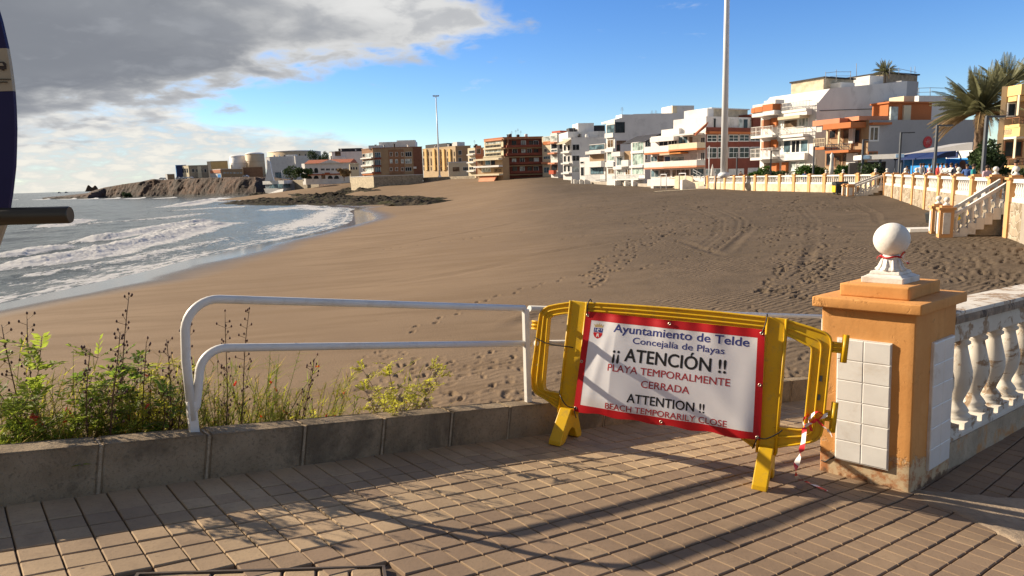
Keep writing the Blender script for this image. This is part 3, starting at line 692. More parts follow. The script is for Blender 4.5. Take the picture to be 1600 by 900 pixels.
o, f, q = b.block(690, 1040, 255, 320, 'Z3', 5, 8, 'white_wall'); b.block(590, 700, 290, 325, 'Z3', 1, 6, 'white_wall', 'roof_terrace_room'); b.block(860, 1035, 240, 262, 'Z3', 7, 5, 'shutter_white', 'roof_room')
b.clutter(6, 3, ('chimney',))
# its podium wall
p = Bld('podium_wall', 'pale stone retaining wall at the foot of the brown apartment block', 584.5, 292, 275.5, 244, -40, 548, 88, 661, 'pale_stone', 'stone_wall', parapet=.2, cat='wall', roof='white_wall')
# --- white house with dark roof terrace left of it
b = Bld('white_house', 'white house with a dark roof structure, up behind the arched villa', 521, 277, 237.5, 320, -38, 515.5, 85, 569, 'white_wall', parapet=.2, roof='roof_dark')
b.block(300, 520, 318, 345, 'Z3', 1, 8, 'roof_dark', 'roof_cover'); b.clutter(5, 8, ('chimney',)); b.win('F', 'Z3', 225, 390, 245, 430); b.win('S', 'Z3', 265, 345, 325, 395, 1, pane='pane_warm'); b.win('S', 'Z3', 400, 430, 470, 455, 3); b.slab('S', 'Z3', 250, 405, 370, 440, 1.5, 'white_wall', 'balcony')
# --- arched villa
b = Bld('arched_villa', 'long white villa with arched windows and red tile roof edge', 478, 283, 255.5, 300, -45, 472, 92, 549, 'white_wall', parapet=0)
f = b.S
def arch_win(b, k, z, x0, y0, x1, y1, pane='pane_dark'):
    f = b.f(k); a, c_, l, t = f.rect(z, x0, y0, x1, y1); r = (c_ - a) / 2; hh = t - r
    def out(e, dd): return [f.p(a - e, l, dd), f.p(c_ + e, l, dd)] + [f.p((a + c_) / 2 + (r + e) * math.cos(math.pi * i / 8), max(hh, l + .1) + (r + e) * math.sin(math.pi * i / 8), dd) for i in range(9)]
    mb = MB(); mb.prism(out(.12, .004), f.n * .06); o = mb.build('arched_window', 'frame_white', b.root); mb = MB(); mb.prism(out(0, .068), f.n * .02); mb.build('pane', pane, o)
for x in (45, 115): arch_win(b, 'S', 'K1', x - 25, 510, x + 25, 575)
for x in (30, 115, 295, 375): arch_win(b, 'S', 'K1', x - 32, 608, x + 32, 650)
arch_win(b, 'S', 'K1', 180, 580, 232, 650, 'pane_warm')
for x0, x1 in ((172, 225), (238, 292), (308, 345), (360, 435), (458, 512)): b.win('S', 'K1', x0, 515, x1, 545, 3)
b.slab('S', 'K1', 0, 585, 540, 600, .6, 'red_tile', 'roof_edge'); b.slab('S', 'K1', 230, 570, 290, 585, 1.0, 'red_tile', 'roof_edge')
mb = MB(); A0_, A1_ = f.p(0, b.zt), f.p(f.L, b.zt)
mb.add([A0_ + f.n * .7 + np.array([0, 0, -.1]), A1_ + f.n * .7 + np.array([0, 0, -.1]), A1_ - f.n * 6 + np.array([0, 0, 1.6]), A0_ - f.n * 6 + np.array([0, 0, 1.6]), A0_ - f.n * 12 + np.array([0, 0, -.1]), A1_ - f.n * 12 + np.array([0, 0, -.1])], [(0, 1, 2, 3), (3, 2, 5, 4), (0, 3, 4), (1, 5, 2)]); mb.build('roof', 'red_tile', b.root)
mb = MB(); a_, c_ = b.S.sw(*zp('K1', 150, 470))[0], b.S.sw(*zp('K1', 440, 470))[0]; mb.prism([f.p(a_, b.zt - .2, .75), f.p(c_, b.zt - .2, .75), f.p((a_ + c_) / 2, b.zt + 1.3, .75)], -f.n * .4); mb.build('gable', 'white_wall', b.root)
b = Bld('cream_house', 'small cream house with stepped parapet and three arches next to the long villa', 548, 280, 257, 292, -45, 546, 92, 561, 'cream_wall', parapet=.3)
for x in (567, 597, 632): arch_win(b, 'S', 'K1', x - 10, 498, x + 10, 532)
b.block(555, 590, 445, 470, 'K1', .0, 3, 'cream_wall', 'raised_parapet'); b.block(615, 650, 448, 470, 'K1', .0, 3, 'cream_wall', 'raised_parapet')
# --- tan block behind the far mast
b = Bld('tan_apartments', 'tan apartment building with tall narrow windows behind the far floodlight mast', 713.5, 275, 229, 285, -42, 661, 86, 736, 'tan_wall', 'brown_wall', parapet=.3)
for x in (345, 405, 440, 505, 570, 610, 650, 695, 735): b.win('F', 'K2', x - 7, 300, x + 7, 360, 1, fr='tan_wall'); b.win('F', 'K2', x - 8, 385, x + 8, 480, 1, fr='tan_wall'); b.win('F', 'K2', x - 7, 495, x + 7, 545, 1, fr='tan_wall')
for x0 in (368, 470, 532, 592, 672): b.slab('F', 'K2', x0, 270, x0 + 26, 540, .5, 'yellow_wall', 'pilaster')
for y in (285, 380): b.win('S', 'K2', 785, y, 830, y + 60, 2)
b.block(365, 640, 205, 240, 'K2', 5, 6, 'roof_dark', 'roof_cover', face='F'); b.block(715, 770, 180, 238, 'K2', .5, 4, 'white_wall', face='F'); b.clutter(9, 4, ('chimney', 'chimney', 'tank'))
b = Bld('white_shed', 'low white flat roofed house at the top of the sand, beside the mast foot', 701.5, 276, 254.5, 262, -42, 700.5, 86, 733, 'white_wall', 'cream_wall')
b.win('S', 'K2', 715, 500, 800, 555, 2, pane='pane_warm', fr='frame_wood'); b.win('S', 'K2', 845, 498, 930, 545, 3); b.win('F', 'K2', 685, 500, 712, 550)
mb = MB(); q0, q1 = at(661, 277, 250), at(742, 279, 228)
d_ = q1 - q0; d_[2] = 0; mb.box(q0 - np.array([0, 0, 2.5]), d_, (0, .4, 0), (0, 0, 2.4)); tag(mb.build('garden_wall', 'stone_wall'), 'long low rough wall along the top of the sand dune', 'wall')
# --- small cream and red house left of the big balcony block
b = Bld('red_topped_house', 'narrow cream house with a red top floor, left of the big balcony block', 744, 277.5, 232, 232, -40, 731.5, 82, 757, 'cream_wall', 'salmon_wall', parapet=.3)
for y in (325, 425, 535): b.win('F', 'K3', 25, y, 110, y + 42, 3, pane='pane_dark'); b.slab('F', 'K3', 20, y + 50, 113, y + 66, .9, 'white_wall', 'balcony')
b.win('S', 'K3', 118, 305, 172, 370, 1, pane='pane_warm'); b.slab('S', 'K3', 116, 265, 178, 303, .3, 'salmon_wall', 'wall_band'); b.slab('S', 'K3', 116, 380, 200, 400, .6, 'salmon_wall', 'balcony'); b.clutter(3, 5)
# --- big brown balcony block
b = Bld('balcony_block', 'large reddish brown apartment block with full length balconies facing the beach', 788, 280.5, 216, 212, -38, 757.5, 80, 849, 'cream_wall', 'brick_red', roof='orange_wall'); b4 = b
b.slab('F', 'K3', 228, 190, 478, 205, .5, 'salmon_wall', 'roof_edge')
for y in (235, 340, 430): 
    b.win('F', 'K3', 232, y - 25, 432, y + 15, 9, pane='pane_pale', fr='cream_wall'); b.win('F', 'K3', 232, y + 20, 432, y + 60, 11, pane='pane_dark', fr='cream_wall'); 
for y in (290, 398, 405): b.slab('F', 'K3', 225, y, 460, y + 20, .7, 'cream_wall', 'floor_band')
for y in (170, 290, 402, 515, 628): b.slab('S', 'K3', 440, y, 970, y + 16, 1.3, 'brown_wall' if y > 200 else 'brick_brown', 'balcony_slab')
for y in (260, 362, 475, 590): b.slab('S', 'K3', 490, y, 968, y + 28, 1.15, 'brick_red', 'balcony_parapet', d0=.95)
for y, xs in ((200, (600, 720, 820, 880)), (305, (610, 720, 795, 880)), (420, (600, 705, 820, 885)), (530, (610, 705, 800, 880))):
    for i, x in enumerate(xs): b.win('S', 'K3', x - 32, y, x + 30, y + 62, 2, pane='pane_pale' if (i + y) % 3 == 0 else 'pane_dark', fr='frame_white' if (i + y) % 2 else 'frame_wood')
for y in (195, 310, 425, 535): b.win('S', 'K3', 445, y, 500, y + 65, 2, pane='pane_dark', fr='brick_brown')
for y in (188, 305, 418, 530): b.slab('S', 'K3', 507, y, 522, y + 95, 1.2, 'brick_brown', 'column')
b.clutter(9, 6); 
# terrace decks at its foot
p = Bld('terrace_house', 'two storey terrace house with open decks and orange base, in front of the balcony block', 786.5, 285.5, 246, 207, -42, 746, 80, 796, 'brown_wall', 'brown_wall', parapet=0)
for y, m_ in ((432, 'cream_wall'), (522, 'white_wall'), (628, 'cream_wall')): p.slab('F', 'K3', 118, y, 466, y + 22, 2.2, m_, 'deck', d0=-.6)
p.win('F', 'K3', 232, 455, 300, 515, 1, pane='pane_blue'); p.win('F', 'K3', 305, 450, 358, 515, 1, fr='frame_wood'); p.win('F', 'K3', 185, 548, 300, 605, 6, pane='pane_pale'); p.win('F', 'K3', 345, 560, 440, 615, 2, pane='pane_warm', fr='brown_wall'); p.win('F', 'K3', 122, 455, 200, 515, 1, pane='pane_warm', fr='frame_wood')
f = p.F; a, b_, l, t = f.rect('K3', 200, 635, 400, 735); mb = MB(); mb.prism([f.p(a, t, .4), f.p(b_, t, .4), f.p(b_, l - .6, 2.6), f.p(a, l - .6, 2.6)], -f.n * .5); mb.build('sloping_base', 'salmon_wall', p.root)
# --- cream and orange infill
b = Bld('orange_infill', 'slim cream and orange house wedged beside the balcony block', 863, 278, 214, 208, -40, 847.5, 86, 868, 'cream_wall', 'orange_wall', parapet=.3)
b.win('F', 'K3', 970, 150, 1062, 205, 3, pane='pane_pale'); b.slab('F', 'K3', 972, 215, 1065, 255, .15, 'orange_wall', 'wall_band'); b.win('F', 'K3', 985, 305, 1020, 350, 2); b.win('F', 'K3', 975, 400, 1062, 440, 3, pane='pane_blue'); b.slab('F', 'K3', 970, 475, 1066, 500, .8, 'salmon_wall', 'balcony'); b.win('F', 'K3', 980, 540, 1050, 615, 2, pane='pane_blue')
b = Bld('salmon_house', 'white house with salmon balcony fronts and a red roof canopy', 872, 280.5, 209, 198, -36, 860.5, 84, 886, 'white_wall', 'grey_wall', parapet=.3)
for y in (315, 438, 555): b.slab('F', 'K4', 75, y, 168, y + 18, 1.2, 'salmon_wall', 'balcony')
b.win('F', 'K4', 84, 335, 164, 395, 1); b.win('F', 'K4', 84, 400, 164, 432, 2, pane='pane_blue'); b.win('F', 'K4', 86, 455, 166, 520, 2, pane='pane_pale'); b.win('F', 'K4', 75, 580, 160, 650, 1, fr='orange_wall'); b.win('F', 'K4', 80, 235, 165, 305, 3, pane='pane_pale')
b.win('S', 'K4', 175, 330, 215, 400, 1); b.win('S', 'K4', 180, 450, 215, 520, 1, pane='pane_pale'); b.block(92, 188, 185, 230, 'K4', 1., 3, 'awning_red', 'roof_canopy', face='F'); b.slab('F', 'K4', 85, 645, 140, 690, .9, 'awning_red', 'awning')
# --- white modern block
b = Bld('white_stepped_block', 'white stepped apartment block with a row of dark square windows', 893.5, 279, 216.5, 184, -34, 879.5, 80, 947, 'white_wall', 'white_wall', parapet=.25)
for y in (345, 475, 590):
    b.wins('F', 'K4', (246, 292), y, y + 75, 32, pane='pane_dark')
    b.win('S', 'K4', 332, y - 5, 416, y + 68, 2, pane='pane_dark') if y < 580 else b.win('S', 'K4', 330, y + 10, 412, y + 80, 5, pane='pane_pale')
    b.slab('F', 'K4', 222, y + 82, 318, y + 100, .8, 'white_wall', 'balcony')
b.slab('S', 'K4', 326, 535, 412, 595, .6, 'shutter_white', 'balcony_panel')
o, f, q = b.block(280, 720, 190, 285, 'K4', 4., 12, 'white_wall', 'upper_floor'); b.block(400, 585, 92, 195, 'K4', 7., 6, 'white_wall', 'roof_room'); b.block(600, 715, 118, 160, 'K4', 8., 4, 'roof_dark', 'roof_canopy'); b.block(645, 690, 190, 270, 'K4', 3.8, 1, 'shutter_white', 'lift_shaft'); b.block(295, 370, 150, 172, 'K4', 8., 3, 'roof_dark', 'roof_canopy')
b.clutter(4, 12, ('antenna', 'tank'))
f = b.F; mb = MB(); a, c_, l, t = f.rect('K4', 220, 290, 320, 340); mb.prism([f.p(0, t, .1), f.p(c_, t - .2, .1), f.p(c_, l, 2.2), f.p(0, l, 2.2)], (0, 0, .12)); mb.build('pergola', 'awning_cream', b.root)
# --- white glass beach house
b = Bld('glass_beach_house', 'low white beach house with glazed terrace and stone band, in front of the stepped block', 946, 285.5, 224, 164, -36, 921, 80, 949, 'white_wall', 'stone_wall', parapet=0)
b.win('F', 'K4', 525, 345, 708, 405, 3, pane='pane_blue', fr='frame_dark'); b.slab('F', 'K4', 530, 420, 722, 455, 1.4, 'white_wall', 'awning'); b.slab('F', 'K4', 540, 458, 708, 540, .1, 'brown_wall', 'loggia_shade'); b.balc('F', 'K4', 530, 540, 712, 608, 1.2, 'white_wall')  # flat brown slab: shade of the open loggia put into its colour
b.win('F', 'K4', 545, 612, 698, 690, 4, pane='pane_blue', fr='frame_dark'); b.balc('F', 'K4', 535, 695, 706, 785, 1.4, 'rail_grey', 'white_wall', bars=True, name='terrace')
b.win('F', 'K4', 488, 475, 530, 575, 1); b.slab('F', 'K4', 466, 450, 532, 474, 1.2, 'white_wall', 'balcony'); b.win('F', 'K4', 485, 620, 535, 695, 2, pane='pane_pale')
b = Bld('white_annex', 'small white two storey annex with a tall dark door, between stepped block and glass house', 921, 283.5, 246.5, 172, -36, 906, 80, 924, 'white_wall', parapet=.2)
b.win('F', 'K4', 430, 605, 472, 712, 1); b.win('F', 'K4', 425, 540, 470, 570, 1)
b.block(420, 480, 500, 540, 'K4', .5, 3, 'white_wall', 'roof_room', face='F')
# --- tall white gable
b = Bld('tall_white_block', 'tall white block with a huge blank shaded side wall and dark glazed top floor', 961, 287, 190, 150, -30, 947.5, 74, 1062, 'white_wall', parapet=.0); b9 = b
b.win('F', 'K4', 738, 112, 830, 215, 2, pane='pane_blue', fr='frame_dark'); b.slab('F', 'K4', 730, 210, 832, 265, .5, 'white_wall', 'balcony'); b.win('F', 'K4', 745, 285, 815, 380, 2, pane='pane_warm'); b.slab('F', 'K4', 730, 390, 832, 432, .5, 'white_wall', 'balcony'); b.win('F', 'K4', 742, 440, 825, 535, 3, pane='pane_green'); b.slab('F', 'K4', 730, 548, 832, 606, .4, 'white_wall', 'balcony'); b.win('F', 'K4', 750, 620, 825, 690, 2, pane='pane_warm')
b.win('S', 'K4', 834, 80, 946, 206, 2, fr='frame_dark', pane='pane_dark'); b.win('S', 'K4', 850, 298, 958, 335, 2, pane='pane_warm', fr='brick_red'); b.win('S', 'K4', 850, 340, 892, 420, 1, fr='brick_red')
f = b.S; mb = MB()                                   # sloping roof edge of the side wall climbing away
l0, w0 = f.sw(*zp('K4', 946, 66)); l1, w1 = f.sw(*zp('Z5', 395, 215)); l2, w2 = f.sw(*zp('Z5', 740, 205)); 
mb.prism([f.p(.0, b.zt - .002, -.003), f.p(f.L, b.zt - .002, -.003), f.p(f.L, w2, -.003), f.p(l1, w1, -.003), f.p(0, b.zt + .4, -.003)], -f.n * 7); mb.build('gable_wall', 'white_wall', b.root)
b.block(290, 388, 218, 270, 'Z5', .4, 3, 'white_wall', 'roof_parapet'); b.block(735, 925, 140, 210, 'Z5', 2., 5, 'white_wall', 'roof_room'); b.clutter(3, 21, ('antenna',))
o, f2, q = b.block(735, 775, 145, 205, 'Z5', 1.9, .6, 'cream_wall', 'roof_door')
# --- green glass bay
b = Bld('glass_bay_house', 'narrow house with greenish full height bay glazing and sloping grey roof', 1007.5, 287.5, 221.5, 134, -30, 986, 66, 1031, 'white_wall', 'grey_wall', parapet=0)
for y0, y1 in ((418, 500), (522, 628)): b.win('F', 'K5', 48, y0, 150, y1, 4, pane='pane_green', fr='frame_white')
b.slab('F', 'K5', 40, 500, 156, 520, .3, 'white_wall', 'floor_band'); b.slab('F', 'K5', 30, 630, 156, 650, .5, 'white_wall', 'balcony'); b.win('F', 'K5', 45, 660, 150, 712, 3, pane='pane_green'); b.win('S', 'K5', 160, 405, 208, 462, 2); b.win('S', 'K5', 165, 530, 185, 580, 1, pane='pane_warm')
mb = MB(); f = b.S; w1 = f.sw(*zp('K5', 300, 340))[1]; mb.prism([f.p(-.3, b.zt, .3), f.p(f.L, w1, .3), f.p(f.L, b.zt, .3)], -f.n * 8); mb.build('roof', 'roof_dark', b.root)
b.balc('F', 'K5', 50, 715, 155, 760, 1.5, 'rail_grey', 'white_wall', bars=True, name='terrace')
b = Bld('white_terrace_house', 'small white house with stacked terraces, left of the green glazed bay', 990, 287, 239, 142, -32, 962, 70, 994, 'white_wall', 'salmon_wall', parapet=.2)
b.slab('F', 'K4', 838, 430, 942, 482, 1.2, 'white_wall', 'balcony'); b.win('F', 'K4', 850, 490, 925, 592, 4, pane='pane_blue'); b.slab('F', 'K4', 838, 600, 942, 635, .8, 'white_wall', 'balcony'); b.win('F', 'K4', 850, 645, 928, 700, 3, pane='pane_pale'); b.win('F', 'K4', 955, 630, 1010, 700, 2, pane='pane_warm'); b.slab('F', 'K4', 945, 525, 1026, 600, .9, 'white_wall', 'balcony'); b.slab('F', 'K4', 945, 420, 1024, 522, .06, 'brown_wall', 'loggia_shade'); b.balc('F', 'K4', 850, 705, 1020, 760, 1.2, 'rail_grey', 'white_wall', bars=True, name='terrace')  # loggia here is a brown sheet painted as the recess in shade
# --- red brick block with curved balconies
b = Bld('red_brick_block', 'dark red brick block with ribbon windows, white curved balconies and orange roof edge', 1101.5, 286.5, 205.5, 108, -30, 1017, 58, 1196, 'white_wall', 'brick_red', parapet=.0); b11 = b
for y0, y1 in ((390, 475), (500, 620)):
    for i in range(7):
        x = 80 + i * 95; 
        if x < 640: b.win('S', 'K6', x, y0 + (9 - i) * .8, x + 88, y1 - 15 - i * 1.2, 2, 2, pane='pane_dark', fw=.12)
b.slab('S', 'K6', 62, 372, 548, 392, .7, 'orange_wall', 'roof_edge')
b.slab('S', 'K6', 20, 335, 545, 372, .25, 'brick_red', 'brick_band'); b.win('S', 'K6', 265, 690, 410, 755, 1, pane='shutter_white', fr='brick_red'); b.win('S', 'K6', 435, 682, 585, 755, 1, pane='shutter_white', fr='brick_red'); b.win('S', 'K6', 60, 695, 200, 760, 3, pane='pane_pale')
b.balc('F', 'K5', 218, 455, 450, 525, 1.6, 'white_wall', 'orange_wall'); b.balc('F', 'K5', 450, 430, 712, 495, 1.8, 'cream_wall', 'orange_wall'); b.balc('F', 'K5', 150, 600, 400, 662, 1.6, 'white_wall', 'salmon_wall'); b.balc('F', 'K5', 400, 585, 712, 650, 1.8, 'shutter_white', 'salmon_wall')
b.win('F', 'K5', 290, 408, 370, 462, 2); b.win('F', 'K5', 376, 385, 456, 455, 3, pane='pane_dark'); b.win('F', 'K5', 465, 365, 552, 435, 2, pane='pane_blue'); b.win('F', 'K5', 560, 365, 600, 430, 1, pane='pane_warm'); b.win('F', 'K5', 600, 372, 655, 440, 1, pane='shutter_white'); b.win('F', 'K5', 668, 372, 712, 470, 2)
b.win('F', 'K5', 165, 545, 275, 600, 2, pane='pane_blue'); b.win('F', 'K5', 280, 540, 330, 600, 1, pane='pane_warm', fr='orange_wall'); b.win('F', 'K5', 340, 545, 395, 598, 1, pane='navy_paint'); b.win('F', 'K5', 398, 548, 520, 590, 1, pane='pane_pale'); b.win('F', 'K5', 570, 515, 640, 590, 1, pane='shutter_white'); b.win('F', 'K5', 668, 510, 712, 590, 2)
b.slab('F', 'K5', 455, 512, 555, 524, 1.7, 'awning_orange', 'awning'); b.slab('F', 'K5', 362, 520, 452, 535, 1.7, 'awning_cream', 'awning')
b.win('F', 'K5', 405, 660, 570, 742, 4, pane='pane_warm', fw=.14); b.win('F', 'K5', 575, 655, 700, 735, 2, pane='pane_blue'); b.slab('F', 'K5', 400, 745, 590, 782, .5, 'salmon_wall', 'wall_band'); b.win('F', 'K5', 195, 670, 290, 740, 2, pane='pane_blue'); b.win('F', 'K5', 295, 665, 395, 740, 2, pane='pane_warm')
f = b.F; mb = MB(); a, c_, l, t = f.rect('K5', 415, 300, 690, 372); mb.prism([f.p(a, l, 2.0), f.p(0, l, 2.0), f.p(0, t + .6, -.5), f.p(a + (c_ - a) * .0, t, -.5)], (0, 0, .25)); mb.build('roof', 'red_tile', b.root)
b.slab('F', 'K5', 505, 342, 690, 358, 2.1, 'white_wall', 'roof_edge'); b.slab('F', 'K5', 255, 370, 470, 412, 1.2, 'white_wall', 'balcony'); 
b.block(310, 470, 300, 372, 'K5', .4, 5, 'white_wall', 'roof_terrace', face='F'); b.block(565, 712, 240, 300, 'K5', 2.5, 4, 'white_wall', 'roof_room', face='F')
o, f2, (a, c_, l, t) = b.block(75, 485, 240, 330, 'K6', 1.0, 7, 'white_wall', 'attic_floor'); 
for x0, x1, pn in ((355, 395, 'pane_pale'), (398, 440, 'pane_dark'), (455, 480, 'pane_pale'), (135, 160, 'pane_dark'), (285, 325, 'shutter_white')):
    u0, u1 = f2.sw(*zp('K6', x0, 285))[0], f2.sw(*zp('K6', x1, 285))[0]; mb = MB(); mb.box(f2.p(u0, l + .6, .005), f2.a * (u1 - u0), f2.n * .06, (0, 0, 1.6)); q_ = mb.build('attic_window', 'frame_white', b.root); mb = MB(); mb.box(f2.p(u0 + .1, l + .7, .068), f2.a * (u1 - u0 - .2), f2.n * .02, (0, 0, 1.4)); mb.build('pane', pn, q_)
b.block(120, 440, 175, 245, 'K6', 3.5, 5, 'pale_stone', 'roof_room', 'white_wall'); b.block(85, 140, 165, 250, 'K6', 3, 5, 'white_wall', 'roof_room'); b.block(490, 595, 215, 335, 'K6', .5, 6, 'brick_red', 'stair_tower'); b.clutter(6, 9)
for x, wd in ((620, 1), ): pass
f = b.F; mb = MB(); a, c_, l, t = f.rect('K5', 150, 755, 300, 815); mb.box(f.p(a - 8, l, .5), f.a * (c_ - a + 8.), f.n * .35, (0, 0, t - l)); mb.build('terrace_wall', 'white_wall', b.root)
# --- white block with orange balconies
b = Bld('orange_balcony_block', 'white block with curved orange balconies and railed white terraces facing the sea', 1272, 274, 166, 84, -24, 1188, 62, 1412, 'white_wall', parapet=.0); b12 = b
for y0, y1, m_ in ((305, 365, 'shutter_white'), ): pass
o = b.balc('F', 'K7', 28, 372, 122, 418, 1.6, 'white_wall', 'white_wall'); b.slab('F', 'K7', 30, 358, 66, 392, 1.75, 'orange_wall', 'orange_band'); b.slab('F', 'K7', 68, 348, 122, 385, 1.75, 'orange_wall', 'orange_band'); b.slab('F', 'K7', 124, 330, 196, 375, 1.75, 'orange_wall', 'orange_band'); b.balc('F', 'K7', 124, 375, 205, 405, 1.7, 'white_wall'); b.slab('F', 'K7', 30, 332, 122, 358, 1.5, 'white_wall', 'roof_edge'); b.slab('F', 'K7', 124, 302, 205, 330, 1.5, 'white_wall', 'roof_edge')
for dy in (0, 152): b.balc('F', 'K7', 24, 488 + dy, 118, 568 + dy, 1.7, 'shutter_white', 'white_wall', bars=True); b.balc('F', 'K7', 119, 482 + dy, 192, 560 + dy, 1.7, 'shutter_white', 'white_wall', bars=True); b.slab('F', 'K7', 125, 425 + dy, 165, 485 + dy, .4, 'orange_wall', 'orange_pier'); b.win('F', 'K7', 60, 430 + dy, 120, 490 + dy, 1, pane='pane_warm'); b.win('F', 'K7', 166, 430 + dy, 192, 480 + dy, 1, pane='pane_pale'); b.slab('F', 'K7', 100, 440 + dy, 116, 500 + dy, 1.4, 'salmon_wall', 'side_screen')
b.slab('F', 'K7', 205, 735, 235, 805, .5, 'orange_wall', 'orange_pier'); b.slab('F', 'K7', 130, 740, 170, 800, .5, 'orange_wall', 'orange_pier'); b.win('F', 'K7', 60, 735, 120, 795, 1, pane='pane_warm')
b.balc('F', 'K7', 222, 312, 402, 385, 1.0, 'shutter_white', 'white_wall', bars=True, name='terrace'); b.slab('F', 'K7', 218, 385, 402, 412, .9, 'white_wall', 'terrace_edge'); b.slab('F', 'K7', 225, 412, 380, 432, 1.6, 'awning_cream', 'awning')
b.win('F', 'K7', 202, 435, 300, 495, 1, pane='pane_warm', fr='white_wall'); b.win('F', 'K7', 305, 420, 378, 490, 3, pane='pane_pale', fw=.12); b.balc('F', 'K7', 198, 492, 380, 560, 1.0, 'shutter_white', 'white_wall', bars=True); b.slab('F', 'K7', 190, 562, 382, 580, .8, 'white_wall', 'floor_band')
b.win('F', 'K7', 198, 580, 254, 672, 1, pane='pane_blue', fw=.12); b.win('F', 'K7', 254, 578, 318, 672, 2, pane='pane_dark', fw=.12); b.win('F', 'K7', 318, 574, 376, 668, 1, pane='pane_blue', fw=.12); b.slab('F', 'K7', 180, 676, 376, 722, .7, 'white_wall', 'balcony'); b.win('F', 'K7', 245, 728, 290, 800, 1, pane='pane_pale'); b.win('F', 'K7', 305, 728, 352, 800, 1, pane='pane_pale')
b.win('S', 'K7', 395, 560, 425, 615, 1, pane='pane_dark'); b.win('S', 'K7', 405, 705, 430, 760, 1, pane='pane_pale'); b.slab('S', 'K7', 385, 455, 432, 475, .8, 'white_wall', 'balcony'); b.slab('S', 'K7', 385, 490, 430, 525, .8, 'shutter_white', 'balcony_rail')
f = b.S; mb = MB(); P_ = [f.sw(*zp('K7', x, y)) for x, y in ((412, 300), (525, 218), (675, 210))] + [f.sw(*zp('K8', 485, 162))]
mb.prism([f.p(0, b.zt - .003, -.003), f.p(f.L, b.zt - .003, -.003), f.p(f.L, P_[3][1], -.003), f.p(P_[1][0], P_[1][1], -.003), f.p(0, b.zt + .2, -.003)], -f.n * 9); mb.build('gable_wall', 'white_wall', b.root)
mb = MB(); mb.tube([f.p(.5, f.sw(*zp('K7', 500, 375))[1], .05), f.p(f.L * .5, f.sw(*zp('K8', 200, 362))[1], .05), f.p(f.L * .98, f.sw(*zp('K8', 390, 352))[1], .05)], .04, 5); mb.build('cable', 'frame_dark', b.root)
b.block(480, 690, 150, 235, 'K7', 4., 5, 'pale_stone', 'roof_room', 'dark_wall'); b.block(600, 700, 175, 212, 'K7', 2.5, 3, 'white_wall', 'roof_room'); b.block(265, 360, 128, 185, 'K8', 3., 4, 'white_wall', 'roof_room'); b.block(360, 600, 118, 178, 'K8', 5., 6, 'stone_wall', 'roof_terrace_wall', 'dark_wall'); b.block(485, 605, 165, 300, 'K8', 1.0, 8, 'grey_wall', 'rear_wing'); b.block(225, 400, 262, 330, 'K7', 3, 5, 'grey_wall', 'roof_room', face='F')
def roof_rail(b, z, pts, posts, back=2.):
    f0 = b.S; f = Face(f0.o - f0.n * back, f0.a, 99); mb = MB(); P = [f.p(*f.sw(*zp(z, x, y))) for x, y in pts]
    mb.tube(P, .03, 5); mb.tube([p - np.array([0, 0, .5]) for p in P], .025, 5)
    for x, y0, y1 in posts: mb.tube([f.p(*f.sw(*zp(z, x, y0))), f.p(*f.sw(*zp(z, x, y1)))], .035, 5)
    mb.build('roof_frame', 'rail_grey', b.root)
roof_rail(b, 'K7', [(495, 108), (570, 100), (675, 100)], [(495, 100, 170), (570, 85, 170), (670, 95, 160)]); roof_rail(b, 'K8', [(400, 72), (470, 78), (595, 105)], [(405, 70, 120), (470, 70, 118), (555, 65, 115), (583, 62, 115), (172, 40, 130)])
# rooftop palm of that block gets planted further down
# --- orange verandah house with grey side wall
b = Bld('verandah_house', 'house with orange tiled verandahs in front of a long blank grey side wall', 1354, 271, 187.5, 74, -24, 1290, 72, 1530, 'brown_wall', 'grey_wall', parapet=0); b13 = b
b.slab('F', 'K7', 430, 440, 695, 478, 2.2, 'salmon_wall', 'roof_edge'); b.slab('F', 'K8', 42, 462, 240, 500, 2.3, 'orange_wall', 'roof_edge')
b.balc('F', 'K7', 450, 570, 578, 648, 2., 'pale_stone', 'orange_wall', bars=True); b.balc('F', 'K8', 40, 605, 205, 668, 1.9, 'frame_dark', 'orange_wall', bars=True)
for x in (45, 128): b.slab('F', 'K8', x, 500, x + 10, 612, .16, 'cream_wall', 'post', d0=1.7)
for x0, x1, y0, y1, pn in ((80, 125, 505, 610, 'pane_warm'), (160, 200, 505, 600, 'pane_dark'), (20, 60, 690, 770, 'pane_warm'), (75, 112, 675, 765, 'pane_warm')): b.win('F', 'K8', x0, y0, x1, y1, 1, pane=pn, fr='frame_wood')
b.slab('F', 'K8', 135, 500, 165, 605, .4, 'white_wall', 'wall_panel'); b.slab('F', 'K8', 118, 672, 182, 765, .4, 'white_wall', 'wall_panel'); b.win('F', 'K7', 520, 510, 570, 570, 1, pane='pane_dark', fr='frame_wood'); b.win('F', 'K7', 500, 660, 560, 760, 1, pane='pane_dark', fr='frame_wood')
b.win('S', 'K8', 236, 482, 328, 590, 2, pane='pane_warm', fw=.16); b.slab('S', 'K8', 230, 458, 395, 474, .5, 'orange_wall', 'roof_edge'); b.win('S', 'K8', 230, 660, 318, 720, 2, pane='pane_warm', fr='orange_wall')
o, f2, q = b.block(395, 700, 322, 435, 'K8', 1.5, 2.2, 'orange_wall', 'roof_room', 'orange_wall'); b.block(505, 555, 335, 440, 'K8', 1.3, .5, 'cream_wall', 'pale_wall'); b.block(415, 465, 345, 405, 'K8', 1.2, .2, 'pane_pale', 'roof_window'); b.block(505, 580, 270, 325, 'K8', 3, 2, 'cream_wall', 'chimney')  # cream wall block set in front of the orange roof room
b.block(190, 400, 410, 440, 'K8', .3, 2, 'salmon_wall', 'roof_edge'); roof_rail(b, 'K8', [(600, 215), (700, 212), (800, 215)], [(610, 215, 270), (690, 210, 270)], 6.)
